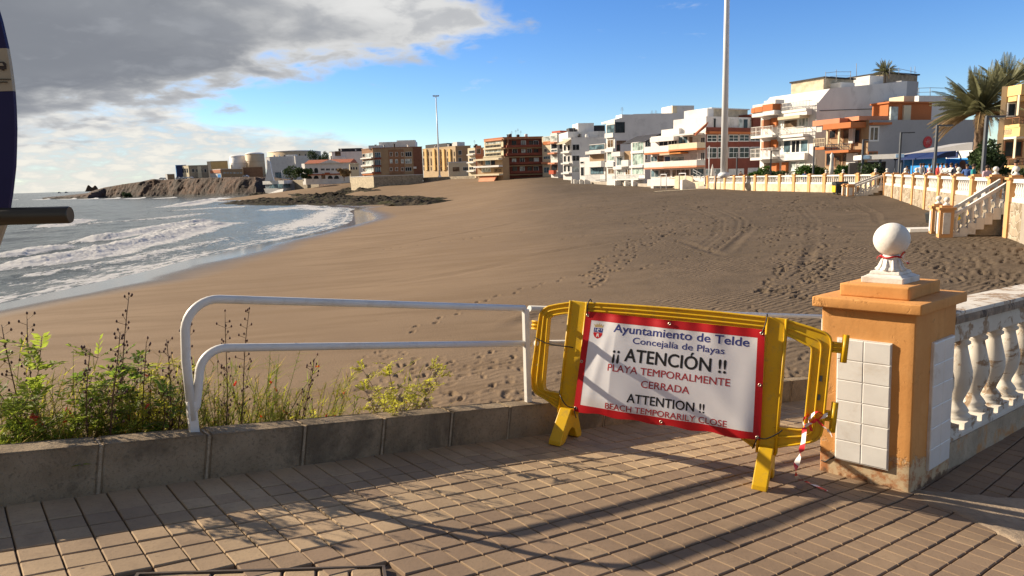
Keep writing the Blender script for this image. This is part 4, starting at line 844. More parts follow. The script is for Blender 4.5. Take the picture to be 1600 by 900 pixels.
b.block(610, 860, 268, 330, 'K8', 7, 8, 'white_wall', 'rear_wing')
# round red sign on the grey wall
f = b.S; u, w_ = f.sw(1449, 222); mb = MB(); c0 = f.p(u, w_, .01)
r_ = .62; mb.prism([c0 + r_ * (math.cos(q) * f.a + math.sin(q) * np.array([0, 0, 1.])) for q in np.linspace(0, 2 * math.pi, 28)[:-1]], f.n * .06); sg = mb.build('round_sign', mat('sign_red', (.60, .03, .03), .5, .05)); tag(sg, 'round red sign with pale strokes fixed to the grey side wall', 'sign')
mb = MB()
for (x0, z0, x1, z1) in ((-.12, -.35, -.10, .32), (.10, -.3, .12, .35), (-.35, .05, .35, .12), (-.3, -.2, -.1, .0), (.12, -.02, .34, -.22)):
    a_ = c0 + f.n * .066; mb.tube([a_ + f.a * x0 + np.array([0, 0, z0]), a_ + f.a * x1 + np.array([0, 0, z1])], .025, 5)
mb.build('emblem', mat('sign_pale', (.62, .42, .40), .6, .05), sg)
# --- yellow corner house on the right edge
b = Bld('yellow_corner_house', 'yellow house with deep balconies at the right edge of the picture', 1563, 268, 135, 50, -60, 1560.5, 92, 1690, 'tan_wall', parapet=0)
b.slab('S', 'Z7', 783, 232, 1200, 300, 1.4, 'yellow_wall', 'roof_edge'); b.slab('S', 'Z7', 835, 302, 1200, 335, .9, 'yellow_wall', 'wall_band'); b.slab('S', 'Z7', 762, 512, 1200, 572, 1.6, 'yellow_wall', 'balcony_slab')
b.balc('S', 'Z7', 775, 445, 1200, 516, 1.5, 'frame_wood', 'yellow_wall', bars=True); b.slab('S', 'Z7', 808, 302, 828, 440, .2, 'cream_wall', 'post', d0=1.1); b.slab('S', 'Z7', 785, 585, 803, 720, .2, 'cream_wall', 'post', d0=1.1); b.win('S', 'Z7', 828, 345, 888, 440, 1, pane='pane_dark'); b.slab('S', 'Z7', 885, 335, 1100, 440, .1, 'brown_wall', 'shutter'); b.win('S', 'Z7', 805, 600, 930, 710, 2, pane='pane_dark', fr='frame_wood'); b.slab('S', 'Z7', 782, 572, 1200, 585, 1.3, 'white_wall', 'soffit'); b.slab('S', 'Z7', 700, 530, 748, 565, .8, 'cream_wall', 'box')
b.slab('S', 'Z7', 858, 440, 930, 485, .05, 'white_wall', 'notice_banner', d0=1.56); b.balc('S', 'Z7', 775, 715, 1200, 785, 1.5, 'frame_wood', 'yellow_wall', bars=True)

# ------------------------------------------------------------------ headland: tanks, sheds, restaurant
def hz(x, Y): p = at(x, 285, Y); return head_z(p[0], p[1])
for x0, x1, yt, Y, m_, lb in ((356.5, 381.5, 245, 520, 'tank_white', 'white storage tank, the leftmost on the headland'), (381, 409.5, 240.5, 515, 'tank_beige', 'beige storage tank between the white tank and the largest tank'), (408, 491, 236.5, 530, 'tank_beige', 'largest storage tank, pale beige, behind the white buildings on the headland')):
    a, c_ = at(x0, 270, Y), at(x1, 270, Y); r_ = (c_[0] - a[0]) / 2; top = at((x0 + x1) / 2, yt, Y)[2]; zb = hz((x0 + x1) / 2, Y) - 1
    ctr = np.array([(a[0] + c_[0]) / 2, Y + r_, zb]); t = thing('storage_tank', lb, 'storage tank', ctr, 'storage tanks on the headland'); mb = MB(); mb.lathe(ctr, [(r_, 0), (r_, top - zb)], 48); mb.build('shell', m_, t)
    mb = MB(); mb.lathe(ctr + np.array([0, 0, top - zb]), [(r_ + .12, 0), (r_ + .12, .35), (r_ * .7, 1.2), (.2, 1.7)], 48); mb.build('roof', 'tank_white', t); mb = MB()
    for h in (.35, .7): mb.lathe(ctr + np.array([0, 0, (top - zb) * h]), [(r_ + .02, 0), (r_ + .18, .05), (r_ + .18, .25), (r_ + .02, .3)], 48)
    mb.build('stiffening_ring', m_, t)
def shed(name, label, x, yt, Y, xl, xr, m1, m2, wins=(), azl=-50, azr=88, yb=281, gable=0, cat='building', zz='Z2'):
    b = Bld(name, label, x, yb, yt, Y, azl, xl, azr, xr, m1, m2, zb=min(hz(x, Y), at(x, yb, Y)[2]) - .3, parapet=.3, cat=cat)
    for k_, *r_ in wins: b.win(k_, zz, *r_[:4], r_[4] if len(r_) > 4 else 2, pane=r_[5] if len(r_) > 5 else 'pane_dark')
    return b
shed('blue_warehouse', 'dark blue industrial building, leftmost on the headland', 277, 258.5, 512, 275, 292, 'blue_paint', 'navy_paint')
b = shed('concrete_building', 'grey concrete building with tall windows beside the blue warehouse', 296.5, 259, 506, 284.5, 326, 'cream_wall', 'stone_wall', [('F', 225 + i * 16, 315, 237 + i * 16, 350, 1) for i in range(3)] + [('S', 300 + i * 32, 320, 318 + i * 32, 345, 1) for i in range(4)])
b.block(345, 375, 300, 390, 'Z2', -.3, .3, 'cream_wall', 'pilaster')
b = shed('olive_shed', 'olive yellow shed with dark roof edge, left of the white tank', 332, 252.5, 520, 324.5, 357, 'dark_wall', 'yellow_wall')
b = shed('pink_workshop', 'low workshop with a pink and white front and blue door, below the olive shed', 346.5, 264.5, 496, 328.5, 380, 'white_wall', 'brown_wall', [('S', 545 + i * 26, 345, 562 + i * 26, 356, 1, 'pane_pale') for i in range(6)])
b.slab('F', 'Z2', 445, 328, 525, 352, .3, 'salmon_wall', 'sign_band'); b.win('F', 'Z2', 500, 360, 526, 388, 1, pane='blue_paint')
shed('long_dark_shed', 'long dark brown shed under the beige tank', 381, 262, 502, 379, 411, 'brown_wall', 'brick_brown')
b = shed('white_lab_building', 'large plain white building with rooftop vents, right of the tanks', 424, 245.5, 470, 416.5, 462, 'white_wall', 'white_wall', [('S', 950, 345, 1000, 395, 4, 'pane_blue')])
b.block(918, 1010, 226, 250, 'Z2', 2, 5, 'white_wall', 'roof_room'); b.block(1035, 1110, 208, 245, 'Z2', 3, 5, 'white_wall'); b.clutter(5, 31, ('tank', 'chimney'))
b = shed('white_annex_building', 'low white wing joining the large plain white building', 464, 244, 466, 461, 493, 'white_wall', 'white_wall'); b.clutter(2, 33, ('tank',))
shed('headland_hut', 'tiny flat roofed hut out on the headland', 262, 272.5, 512, 258.5, 273, 'white_wall', 'brown_wall', yb=280)
# restaurant on the reef
Y = 340; c0 = at(422, 303, Y); t = thing('boat_restaurant', 'white boat shaped restaurant with a window band and tall sculpted fin on the reef', 'restaurant', c0)
xl, xr = at(398, 300, Y)[0], at(448, 300, Y)[0]; zz = lambda y: at(422, y, Y)[2]
def deck(x0, x1, y0, y1, m_, nm, taper=.0, dep=9, par=None):
    a, b_ = at(x0, 295, Y)[0], at(x1, 295, Y)[0]; l, t_ = zz(y1), zz(y0); e_ = (b_ - a) * .08
    def ring(s_, z_): return [np.array([a + e_ * s_, Y + 13, z_]), np.array([a + e_ * (.6 + s_), Y + 9.5, z_]), np.array([b_ - e_ * (1 + s_), Y, z_]), np.array([b_ - e_ * s_, Y + 1.5, z_]), np.array([b_ - e_ * s_, Y + dep + 8, z_]), np.array([a + e_ * s_, Y + dep + 8, z_])]
    mb = MB(); lo_, hi_ = ring(taper, l), ring(0, t_); n = 6; mb.add(lo_ + hi_, [tuple(range(n - 1, -1, -1)), tuple(range(n, 2 * n))] + [(i, (i + 1) % n, n + (i + 1) % n, n + i) for i in range(n)]); return mb.build(nm, m_, par or t)
deck(399, 447, 294.5, 303.5, 'white_wall', 'hull', .8); dk = deck(402, 445, 288, 294.5, 'pane_blue', 'window_band'); deck(398, 448.5, 282.5, 288, 'white_wall', 'roof')
mb = MB()
for i in range(17):
    x_ = at(405 + i * 2.3, 291, Y)[0]; mb.box((x_, Y - .25 + 9.6 * (1 - (i + .5) / 17), zz(294.4)), (.25, -.12, 0), (0, .3, 0), (0, 0, zz(288.1) - zz(294.4)))
mb.build('mullions', 'white_wall', dk)
mb = MB(); Yf = Y + 5; P = [at(x, y, Yf) for x, y in ((414, 283), (428, 283), (424.5, 270), (421.5, 253), (417, 250), (417.5, 262))]; mb.prism([np.array([p[0], Yf, p[2]]) for p in P], (0, 1.2, 0)); mb.build('fin', 'white_wall', t)
mb = MB(); mb.box((at(441, 300, Y)[0], Y + 9, zz(302)), (at(476, 300, Y)[0] - at(441, 300, Y)[0], 0, 0), (0, 6, 0), (0, 0, zz(287) - zz(302))); mb.build('rear_hall', 'grey_wall', t)
mb = MB(); q = at(441.5, 283, Y); mb.tube([q, q + np.array([0, 0, zz(266) - zz(283)])], .1, 5); mb.build('flagpole', 'mast_white', t)
mb = MB(); a, b_ = at(458, 286, 350), at(498, 286, 330); mb.box((a[0], 350, -4), (b_[0] - a[0], -20, 0), (0, .8, 0), (0, 0, at(470, 281, 350)[2] + 4)); tag(mb.build('sea_wall', 'stone_wall'), 'dark stone wall below the long white villa', 'wall')
# parked cars on the headland
def car(x, Y, label, az=0, m_='car_white', dz=0):
    p = at(x, 280, Y); p[2] = head_z(p[0], p[1]) + dz; t = thing('parked_car', label, 'car', p, 'cars parked on the headland'); mb = MB()
    prof = [(-2.1, .35), (-2.1, .8), (-1.6, .95), (-1.1, 1.42), (.5, 1.45), (1.15, .98), (2.0, .82), (2.1, .35)]; u = azv(90 + az); v = azv(az)
    mb.prism([p + u * a + np.array([0, 0, h]) - v * .85 for a, h in prof], v * 1.7); mb.build('body', m_, t)
    mb = MB(); mb.prism([p + u * a + np.array([0, 0, h]) - v * .87 for a, h in ((-1.35, .98), (-.95, 1.34), (.4, 1.36), (.9, .98))], v * .015); mb.build('side_window', 'pane_dark', t)
    for a in (-1.3, 1.3): mb = MB(); mb.lathe(p + u * a - v * .9 + np.array([0, 0, .33]), [(.33, 0), (.33, .2)], 12, up=v); mb.build('wheel', 'rubber', t)
    return t
for i, (x, lb) in enumerate(((253.5, 'white car parked at the seaward end of the headland, left of the hut'), (258.5, 'white car parked just in front of the small hut'), (279, 'white car, first of the row in front of the blue warehouse'), (285.5, 'white car, second in the row in front of the warehouse'), (291.5, 'white car in the row before the concrete building'), (298.5, 'white car, last of the row before the concrete building'))): car(x, (514 if i < 2 else 500) + (i % 3), lb, 5 * i)
p = at(385, 277, 446); car(384.5, 486, 'white van parked alone above the cliff under the beige tank', 10)
# ------------------------------------------------------------------ promenade walls, stairs, masts, lamps, palms, people
CAPZ = -.55                                        # top of the balustrade piers
def xy(x, Y): return at(x, 268, Y)[:2]
def lowz(p): return sand_z([p])[0] - .5
PIER = {}
def pier(parent, p, zb, zt, u, w_=.46, ball=True, name='pier'):
    """square pier with cap and, where the photo shows one, a ball finial"""
    v = np.array([-u[1], u[0], 0]); c = np.array([p[0], p[1], zb]); mb = MB()
    mb.box(c - u * w_ / 2 - v * w_ / 2, u * w_, v * w_, (0, 0, zt - .12 - zb)); o = mb.build(name, 'pier_orange', parent)
    mb = MB(); mb.box(np.array([p[0], p[1], zt - .119]) - (u + v) * (w_ / 2 + .06), u * (w_ + .12), v * (w_ + .12), (0, 0, .09)); mb.box(np.array([p[0], p[1], zt - .03]) - (u + v) * (w_ / 2 - .05), u * (w_ - .1), v * (w_ - .1), (0, 0, .08)); mb.build('cap', 'pier_orange', o)
    if ball:
        mb = MB(); mb.lathe((p[0], p[1], zt + .05), [(.13, 0), (.13, .05), (.07, .08), (.055, .13)] + [(.115 * math.sin(q), .235 - .115 * math.cos(q)) for q in np.linspace(.42, 3.1, 9)], 14); mb.build('finial', 'white_stone', o)
    return o
defm('pier_orange', (.62, .34, .15), .85, .08, .8, stain=(.50, .30, .15), stain_amt=.4, stain_scale=1.5)
defm('white_stone', (.66, .64, .60), .8, .06, 2., stain=(.40, .34, .27), stain_amt=.35, stain_scale=2.5)
def bay(parent, p0, p1, z0, z1, zt, n):
    """one balustrade bay: plinth strip, row of turned balusters, hand rail"""
    p0, p1 = np.array([*p0, 0.]), np.array([*p1, 0.]); u = p1 - p0; L = np.linalg.norm(u); u /= L; v = np.array([-u[1], u[0], 0]); e = .2
    a = p0 + u * e; l = L - 2 * e
    mb = MB(); mb.box(a - v * .14 + np.array([0, 0, zt - .24]), u * l, v * .28, (0, 0, .15)); o = mb.build('hand_rail', 'white_stone', parent)
    mb = MB(); mb.box(a - v * .13 + np.array([0, 0, zt - .98]), u * l, v * .26, (0, 0, .18)); mb.build('plinth', 'white_stone', parent)
    h0, h1 = zt - .80, zt - .24; H = h1 - h0
    prof = [(.075, 0), (.075, .08 * H), (.045, .12 * H), (.085, .38 * H), (.05, .72 * H), (.038, .84 * H), (.06, .9 * H), (.07, H)]
    for i in range(n):
        mb = MB(); mb.lathe(a + u * l * (i + .5) / n + np.array([0, 0, h0]), prof, 8); mb.build('baluster', 'white_stone', parent)
def wall_base(parent, pts, zs_low, zt, m='rubble', name='wall_base'):
    mb = MB()
    for (a, b_), (la, lb) in zip(zip(pts[:-1], pts[1:]), zip(zs_low[:-1], zs_low[1:])):
        a, b_ = np.array([*a, 0.]), np.array([*b_, 0.]); u = b_ - a; v = np.array([-u[1], u[0], 0]); v /= np.linalg.norm(v)
        if v @ a > 0: v = -v                       # towards the beach
        q = [a + v * .16, b_ + v * .16, b_ - v * .25, a - v * .25]; lo = min(la, lb)
        mb.prism([p + np.array([0, 0, lo]) for p in q], (0, 0, zt - lo))
    return mb.build(name, m, parent)
m_ = bpy.data.materials.new('rubble'); m_.use_nodes = True; t_ = m_.node_tree; k = NT(t_); b_ = t_.nodes['Principled BSDF']
co = k.n('ShaderNodeTexCoord').outputs['Object']; vo = k.n('ShaderNodeTexVoronoi', i_Scale=3.2); k.set(vo.inputs['Vector'], co); ve = k.n('ShaderNodeTexVoronoi', i_Scale=3.2, feature='DISTANCE_TO_EDGE'); k.set(ve.inputs['Vector'], co)
c = k.mix(k.ramp(vo.outputs['Color'], .1, .9), (.22, .17, .11), (.40, .33, .24)); c = k.mix(k.ramp(ve.outputs[0], .0, .09), (.46, .41, .33), c); k.set(b_.inputs['Base Color'], c); b_.inputs['Roughness'].default_value = .95
bp = k.n('ShaderNodeBump', i_Strength=.6, i_Distance=.06); k.set(bp.inputs['Height'], k.ramp(ve.outputs[0], 0, .15)); k.set(b_.inputs['Normal'], bp.outputs[0]); MT['rubble'] = m_

def balustrade(name, label, pxs, Yf, nb, balls=(), m='rubble', first=True, last=True):
    P = [xy(x, Yf(x)) for x in pxs]; L = [lowz(p) for p in P]
    t = thing(name, label, 'balustrade', (*P[0], PROM), 'balustrades along the promenade'); us = []
    for i in range(len(P)):
        a, c_ = P[max(0, i - 1)], P[min(len(P) - 1, i + 1)]; u = np.array([*(c_ - a), 0.]); us.append(u / np.linalg.norm(u))
    wall_base(t, P, L, CAPZ - .98, m)
    for i, p in enumerate(P):
        if (i > 0 or first) and (i < len(P) - 1 or last): pier(t, p, L[i], CAPZ, us[i], ball=i in balls)
    for i in range(len(P) - 1): bay(t, P[i], P[i + 1], 0, 0, CAPZ, nb)
    return t, P
def lerpY(x0, Y0, x1, Y1):
    A_, B_ = xy(x0, Y0), xy(x1, Y1)
    def f(x):                                      # straight wall in plan between the two ends
        d = ray(x, 268); kx = d[0] / d[1]; D = B_ - A_; t = (kx * A_[1] - A_[0]) / (D[0] - kx * D[1]); return A_[1] + t * D[1]
    return f
Y1 = lerpY(1107, 95, 1367, 60)
balustrade('balustrade', 'farthest run of white balustrade with orange piers, below brick block and orange balconies', [1107, 1120, 1134.5, 1149, 1165, 1182, 1200, 1220.5, 1243, 1267, 1291, 1317.5, 1343, 1368], Y1, 7, balls=(10, 11, 13), m='pale_stone')
Y2 = lerpY(1386, 57.5, 1557, 30)
t2, P2 = balustrade('balustrade', 'middle run of white balustrade with orange piers, between the two beach stairs', [1386, 1400, 1415, 1432, 1452.5, 1474, 1498, 1527, 1556], Y2, 8, balls=(0, 2, 3, 4, 6, 8))
Y3 = lerpY(1586, 27.2, 1720, 20)
balustrade('balustrade', 'nearest run of promenade balustrade on rubble wall, at the right edge of the picture', [1588, 1632, 1690], Y3, 10, balls=(0, 1))
mb = MB(); a, b_ = xy(1367, 60.3), xy(1387, 57.6)
# stairs down to the sand
def stair(name, label, top_px, top_Y, dirv, run, wdt, zt, n, zb_off, lowpier, big):
    tp = np.array([*xy(top_px, top_Y), zt]); d = np.array([*dirv, 0.]); d /= np.linalg.norm(d); v = np.array([-d[1], d[0], 0])
    if v @ tp > 0: v = -v
    bp_ = tp + d * run; zb = sand_z([bp_[:2]])[0] + zb_off; t = thing(name, label, 'stairs', (*bp_[:2], zb)); rise = (zt - zb) / n; tr = run / n
    mb = MB()
    for i in range(n):
        q = tp + d * tr * i - v * wdt / 2; mb.box(np.array([q[0], q[1], zb - .6]), d * tr * .999, v * wdt, (0, 0, zt - rise * (i + 1) - zb + .6 + .001 * i))
    mb.build('steps', 'stone_wall', t)
    for s_ in (-1, 1):
        o_ = v * s_ * (wdt / 2 + .1); a0 = tp + o_; a1 = bp_ + o_; a1[2] = zb
        mb = MB(); hr = .88; mb.prism([a0 + np.array([0, 0, hr - .15]) - v * .11, a0 + np.array([0, 0, hr]) - v * .11, a1 + np.array([0, 0, hr]) - v * .11, a1 + np.array([0, 0, hr - .15]) - v * .11], v * .22); mb.build('sloping_rail', 'white_stone', t)
        for i in range(n):
            q = a0 + (a1 - a0) * ((i + .5) / n); st_z = zt - rise * (i + 1); top = q[2] + hr - .15
            mb = MB(); mb.box(np.array([q[0], q[1], st_z - .32]) - d * tr * .49 - v * .13, d * tr * .98, v * .26, (0, 0, .40 + rise * .3)); mb.build('stringer_block', 'white_stone', t)
            H = top - (st_z + .08 + rise * .3)
            mb = MB(); mb.lathe((q[0], q[1], st_z + .07 + rise * .3), [(.09, 0), (.09, .07 * H), (.05, .12 * H), (.10, .4 * H), (.05, .75 * H), (.08, .95 * H), (.08, H + .03)], 10); mb.build('baluster', 'white_stone', t)
        pb = a1 + d * .24; po = pier(t, pb[:2], zb - .5, zb + lowpier, d, .5, ball=big, name='pier')
        mb = MB()
        for f_, w2 in ((-v, d), (d, v), (v, d), (-d, v)):
            c_ = np.array([pb[0], pb[1], zb + .10]) + f_ * .252; mb.box(c_ - w2 * .13, w2 * .26, f_ * .03, (0, 0, lowpier - .34))
        mb.build('tile_panel', 'white_stone', po)
    return t
wd = P2[-1] - P2[0]; wd = wd / np.linalg.norm(wd); perp = np.array([-wd[1], wd[0]]); perp = perp if perp[0] < 0 else -perp
stair('beach_stairs', 'nearer white balustraded stairs from the promenade down to the sand, right of the rubble wall', 1572, 28.4, perp, 1.95, 1.25, PROM, 7, .0, 1.22, True)
stair('beach_stairs', 'farther balustraded stairs with short orange piers, beside the dark waste container', 1377, 58.6, (-.97, .25), 2.3, 1.6, PROM, 6, .0, 1.0, False)
mb = MB(); a = on_sand(1422, 362); b_ = on_sand(1472, 361); d_ = b_ - a; mb.box(a - np.array([0, 0, .1]), d_, (0, .9, .0), (0, 0, .22)); tag(mb.build('concrete_slab', 'white_stone'), 'low concrete slab on the sand at the foot of the nearer stairs', 'slab')
mb = MB(); a = on_sand(1020, 301); b_ = on_sand(1118, 295); d_ = b_ - a; mb.box(a - np.array([0, 0, .3]), d_, (.8, 2., 0), (0, 0, .42)); tag(mb.build('concrete_kerb', 'pale_stone'), 'long pale concrete strip in the sand by the goal posts', 'kerb')

# ramped stairs with railing by the far end of the balustrade
q0, q1 = at(1083, 284, 102), at(1100, 290, 99); t = thing('terrace_stairs', 'short ramp with metal rails and rubble side, at the foot of the brick block', 'stairs', q1); mb = MB()
d_ = q1 - q0; d_[2] = 0; mb.prism([q0, q0 + d_, q0 + d_ - np.array([0, 0, 1.2]), q0 - d_ * 1.8 - np.array([0, 0, 1.2]), q0 - d_ * 1.8 + np.array([0, 0, .9]), q0 + np.array([0, 0, .9])], (.3, 1.5, 0)); mb.build('ramp', 'pale_stone', t)
mb = MB()
for h in (.5, .9): mb.tube([q0 + np.array([0, 0, .9 + h]), q0 + d_ + np.array([0, 0, h])], .04, 5)
for f_ in (0, .33, .66, 1.): mb.tube([q0 + d_ * f_ + np.array([0, 0, .9 * (1 - f_)]), q0 + d_ * f_ + np.array([0, 0, .9 * (1 - f_) + .9])], .04, 5)
mb.build('railing', 'rail_grey', t)

# floodlight masts
def mast(label, x, y0, y1, Y, r0, r1, head=True):
    a = at(x, y0, Y); zt = at(x, y1, Y)[2]; t = thing('floodlight_mast', label, 'floodlight mast', a); mb = MB(); H = zt - a[2]
    mb.tube([a - np.array([0, 0, .3]), a + np.array([0, 0, H * .5]), a + np.array([0, 0, H])], [r0, (r0 + r1) / 2, r1], 14); mb.build('pole', 'mast_white', t)
    mb = MB(); mb.lathe(a, [(r0 * 1.7, -.2), (r0 * 1.7, .12), (r0 * 1.1, .35)], 14); mb.build('base', 'mast_white', t)
    mb = MB(); top = a + np.array([0, 0, H]); mb.box(top - np.array([1.0, .1, 0]), (2.0, 0, 0), (0, .2, 0), (0, 0, .14)); hd = mb.build('crossarm', 'mast_white', t)
    for q in (-.85, -.3, .3, .85): mb = MB(); mb.box(top + np.array([q - .22, -.35, .15]), (.44, 0, 0), (0, .5, .1), (0, -.05, .3)); mb.build('floodlight', 'rail_grey', hd)
    return t
mast('tall white floodlight mast rising out of the top of the picture, before the brick block', 1131, 274, -260, 84, .42, .20)
mast('slim white floodlight mast with a lamp head, far off by the tan apartments', 687, 276, 151, 240, .34, .16)
# street lamps: a square post with one horizontal arm
def lamp(x, ybase, ytop, Y, xarm, label):
    a = at(x, ybase, Y); a[2] = PROM; zt = at(x, ytop, Y)[2]; e = at(xarm, ytop, Y); t = thing('street_lamp', label, 'street lamp', a, 'dark street lamps along the promenade'); mb = MB()
    mb.box(a - np.array([.07, .07, .1]), (.14, 0, 0), (0, .14, 0), (0, 0, zt - a[2] + .1)); mb.build('post', 'lamp_metal', t)
    mb = MB(); mb.box(a + np.array([-.06, -.06, 0]) * 1 + np.array([0, 0, zt - a[2]]), (e[0] - a[0] + .06, 0, 0), (0, .12, 0), (0, 0, .09)); ar = mb.build('arm', 'lamp_metal', t)
    mb = MB(); mb.box(np.array([a[0] + (e[0] - a[0]) * .55, a[1] - .05, zt - .03]), ((e[0] - a[0]) * .4, 0, 0), (0, .1, 0), (0, 0, .028)); mb.build('lamp_panel', 'pane_pale', ar)
for v in ((1151, 272, 240.5, 88, 1152.5, 'plain dark lamp post right of the tall white mast'), (1204, 272, 236.5, 82, 1217, 'dark lamp with short arm before the orange balconies'), (1270.5, 270, 230, 72, 1280, 'dark lamp before the corner of the orange balcony block, in front of the hedge'), (1346.5, 268, 219.5, 64, 1357, 'dark lamp before the verandah house balcony'), (1404.5, 268, 208.5, 60, 1429, 'dark lamp with long arm between the white kiosk and the blue bar'), (1460, 266, 197.5, 46, 1489, 'dark lamp with long arm left of the big palm, before the red sign'), (1535.5, 270, 184, 36, 1570, 'tallest dark lamp, right of the big palm trunk')): lamp(*v)
# flag poles, closed parasol, goal posts
def rod(name, label, cat, x, y0, y1, Y, r, m='mast_white', z0=None):
    a = at(x, y0, Y); zt = at(x, y1, Y)[2]
    if z0 is not None: a[2] = z0
    mb = MB(); mb.tube([a, np.array([a[0], a[1], zt])], r, 8); mb.lathe((a[0], a[1], zt), [(r * 1.5, 0), (r * 1.6, r * 1.4), (.01, r * 2.6)], 8); return tag(mb.build(name, m, None, loc=a), label, cat)
rod('flagpole', 'white flagpole at the far end of the balustrade', 'pole', 1107.5, 287, 229.5, 93, .06, z0=-2.6); rod('beach_pole', 'bare grey pole standing in the sand before the far balustrade', 'pole', 1117.5, 296, 270, 91, .08, 'rail_grey')
a = at(1113, 276, 98); a[2] = PROM; t = thing('parasol', 'closed white parasol beside the flagpole, before the brick block', 'parasol', a); mb = MB(); zt = at(1113, 257, 98)[2]; mb.tube([a, np.array([a[0], a[1], zt])], .04, 6); mb.build('pole', 'rail_grey', t); mb = MB(); mb.lathe(a, [(.22, (zt - a[2]) * .3), (.28, (zt - a[2]) * .45), (.14, (zt - a[2]) * .8), (.03, (zt - a[2]) * 1.02)], 10); mb.build('canopy', 'shutter_white', t)
a = at(1299, 265, 72); a[2] = PROM; t = thing('parasol', 'closed grey parasol on the verandah terrace behind the hedge', 'parasol', a); mb = MB(); zt = at(1299, 239, 72)[2]; H = zt - a[2]; mb.tube([a, np.array([a[0], a[1], zt])], .04, 6); mb.build('pole', 'rail_grey', t); mb = MB(); mb.lathe(a, [(.24, H * .28), (.22, H * .5), (.12, H * .8), (.2, H * .92), (.03, H * 1.02)], 10); mb.build('canopy', 'shutter_white', t)
for lb, x0, x1, yt, Y in (('white goal frame standing in the sand before the terrace houses', 1032.5, 1041, 272.5, 107), ('second white goal frame on the sand, right of the first', 1061, 1071, 271, 106)):
    a, b_ = at(x0, 298, Y), at(x1, 298, Y - 3.5); za, zb = sand_z([a[:2]])[0] - .2, sand_z([b_[:2]])[0] - .2; zt = at(x0, yt, Y)[2]; mb = MB()
    mb.tube([(a[0], a[1], za), (a[0], a[1], zt), (b_[0], b_[1], zt), (b_[0], b_[1], zb)], .06, 6); tag(mb.build('goal_frame', 'mast_white'), lb, 'goal')
# small planters / concrete blocks before the beach houses
for i, (x, y, Y, lb) in enumerate(((893, 283.5, 172, 'white wedge block before the stepped block, leftmost'), (897, 284, 170, 'white wedge block, second before the stepped block'), (906, 284.3, 168, 'white wedge block under the annex door'), (913.5, 284.5, 167, 'white wedge block left of the glass beach house'), (961, 287.3, 146, 'white wedge block under the tall white block'), (977, 288, 143, 'white wedge block before the terrace house'), (989, 288.5, 139, 'white wedge block left of the green bay'), (1066, 294, 112, 'large white wedge block before the brick block terrace'))):
    p = on_sand(x, y + 3); s_ = 1.5 if i < 7 else 2.; mb = MB(); p = np.array([p[0], min(p[1], Y), 0]); p[2] = sand_z([p[:2]])[0] - .2; mb.prism([p, p + np.array([s_, 0, 0]), p + np.array([s_ * .9, 0, s_ * .55]), p + np.array([s_ * .25, 0, s_ * .85]), p + np.array([0, 0, s_ * .8])], (0, 1.2, 0)); tag(mb.build('wedge_block', 'white_stone'), lb, 'concrete block', 'white wedge blocks at the top of the sand')
# waste containers
def container(label, x0, x1, y0, y1, Y, lid, az, off_z=0):
    a = at((x0 + x1) / 2, y1, Y); a[2] = sand_z([a[:2]])[0] + off_z; wdt = (x1 - x0) / F_PX * Y; h = (y1 - y0) / F_PX * Y; t = thing('waste_container', label, 'waste container', a); u = azv(az); v = azv(az - 90); mb = MB()
    mb.prism([a + u * q + np.array([0, 0, z_]) - v * .5 for q, z_ in ((-wdt * .42, .15), (wdt * .42, .15), (wdt * .5, h * .82), (-wdt * .5, h * .82))], v * 1.); mb.build('body', 'bin_dark', t)
    mb = MB(); mb.prism([a + v * q + np.array([0, 0, z_]) - u * wdt * .52 for q, z_ in ((-.56, h * .82), (.56, h * .82), (.45, h), (-.3, h * 1.02))], u * wdt * 1.04); mb.build('lid', lid, t)
    for q in (-1, 1):
        for r_ in (-1, 1): mb = MB(); mb.lathe(a + u * wdt * .34 * q + v * .4 * r_ - u * .04 + np.array([0, 0, .1]), [(.1, 0), (.1, .08)], 10, up=u); mb.build('wheel', 'rubber', t)
    return t, a, u, v, wdt, h
t, a, u, v, wdt, h = container('black waste container with one yellow side, by the farther stairs', 1303, 1321, 284, 304, 62, 'bin_dark', 95)
mb = MB(); mb.box(a - u * wdt * .53 - v * .42 + np.array([0, 0, .25]), u * .05, v * .84, (0, 0, h * .5)); mb.build('side_panel', 'bin_yellow', t)
t, a, u, v, wdt, h = container('grey waste container partly hidden by the nearer stairs', 1458, 1478, 309, 326, 33.6, 'bin_dark', 70); t, a, u, v, wdt, h = container('waste container with green lid and yellow front, behind the nearer stairs', 1476, 1494, 307, 326, 32.6, 'bin_green', 70)
mb = MB(); mb.box(a - u * wdt * .4 - v * .51 + np.array([0, 0, h * .3]), u * wdt * .8, v * -.03, (0, 0, h * .4)); mb.build('front_panel', 'bin_yellow', t)

# kiosk, blue bar, canopies
c0 = at(1350, 268, 66); t = thing('kiosk', 'small white canopied kiosk with blue sign band, left of the blue bar', 'kiosk', (c0[0], c0[1], PROM)); zq = lambda x, y, Y: at(x, y, Y)[2]
a, b_ = at(1347, 245, 64), at(1413, 243, 62); mb = MB(); d_ = b_ - a; d_[2] = 0; mb.box(np.array([a[0], a[1], zq(1380, 248.5, 63)]), d_, (.8, 3.2, 0), (0, 0, zq(1380, 241, 63) - zq(1380, 248.5, 63))); mb.build('canopy', 'white_wall', t)
mb = MB(); mb.box(np.array([a[0], a[1] - .06, zq(1380, 247, 63)]) + d_ * .005, d_ * .17, (0, .05, 0), (0, 0, .3)); mb.box(np.array([a[0], a[1] - .06, zq(1380, 247, 63)]) + d_ * .80, d_ * .19, (0, .05, 0), (0, 0, .3)); mb.build('sign_band', mat('band_blue', (.22, .36, .55), .6), t)
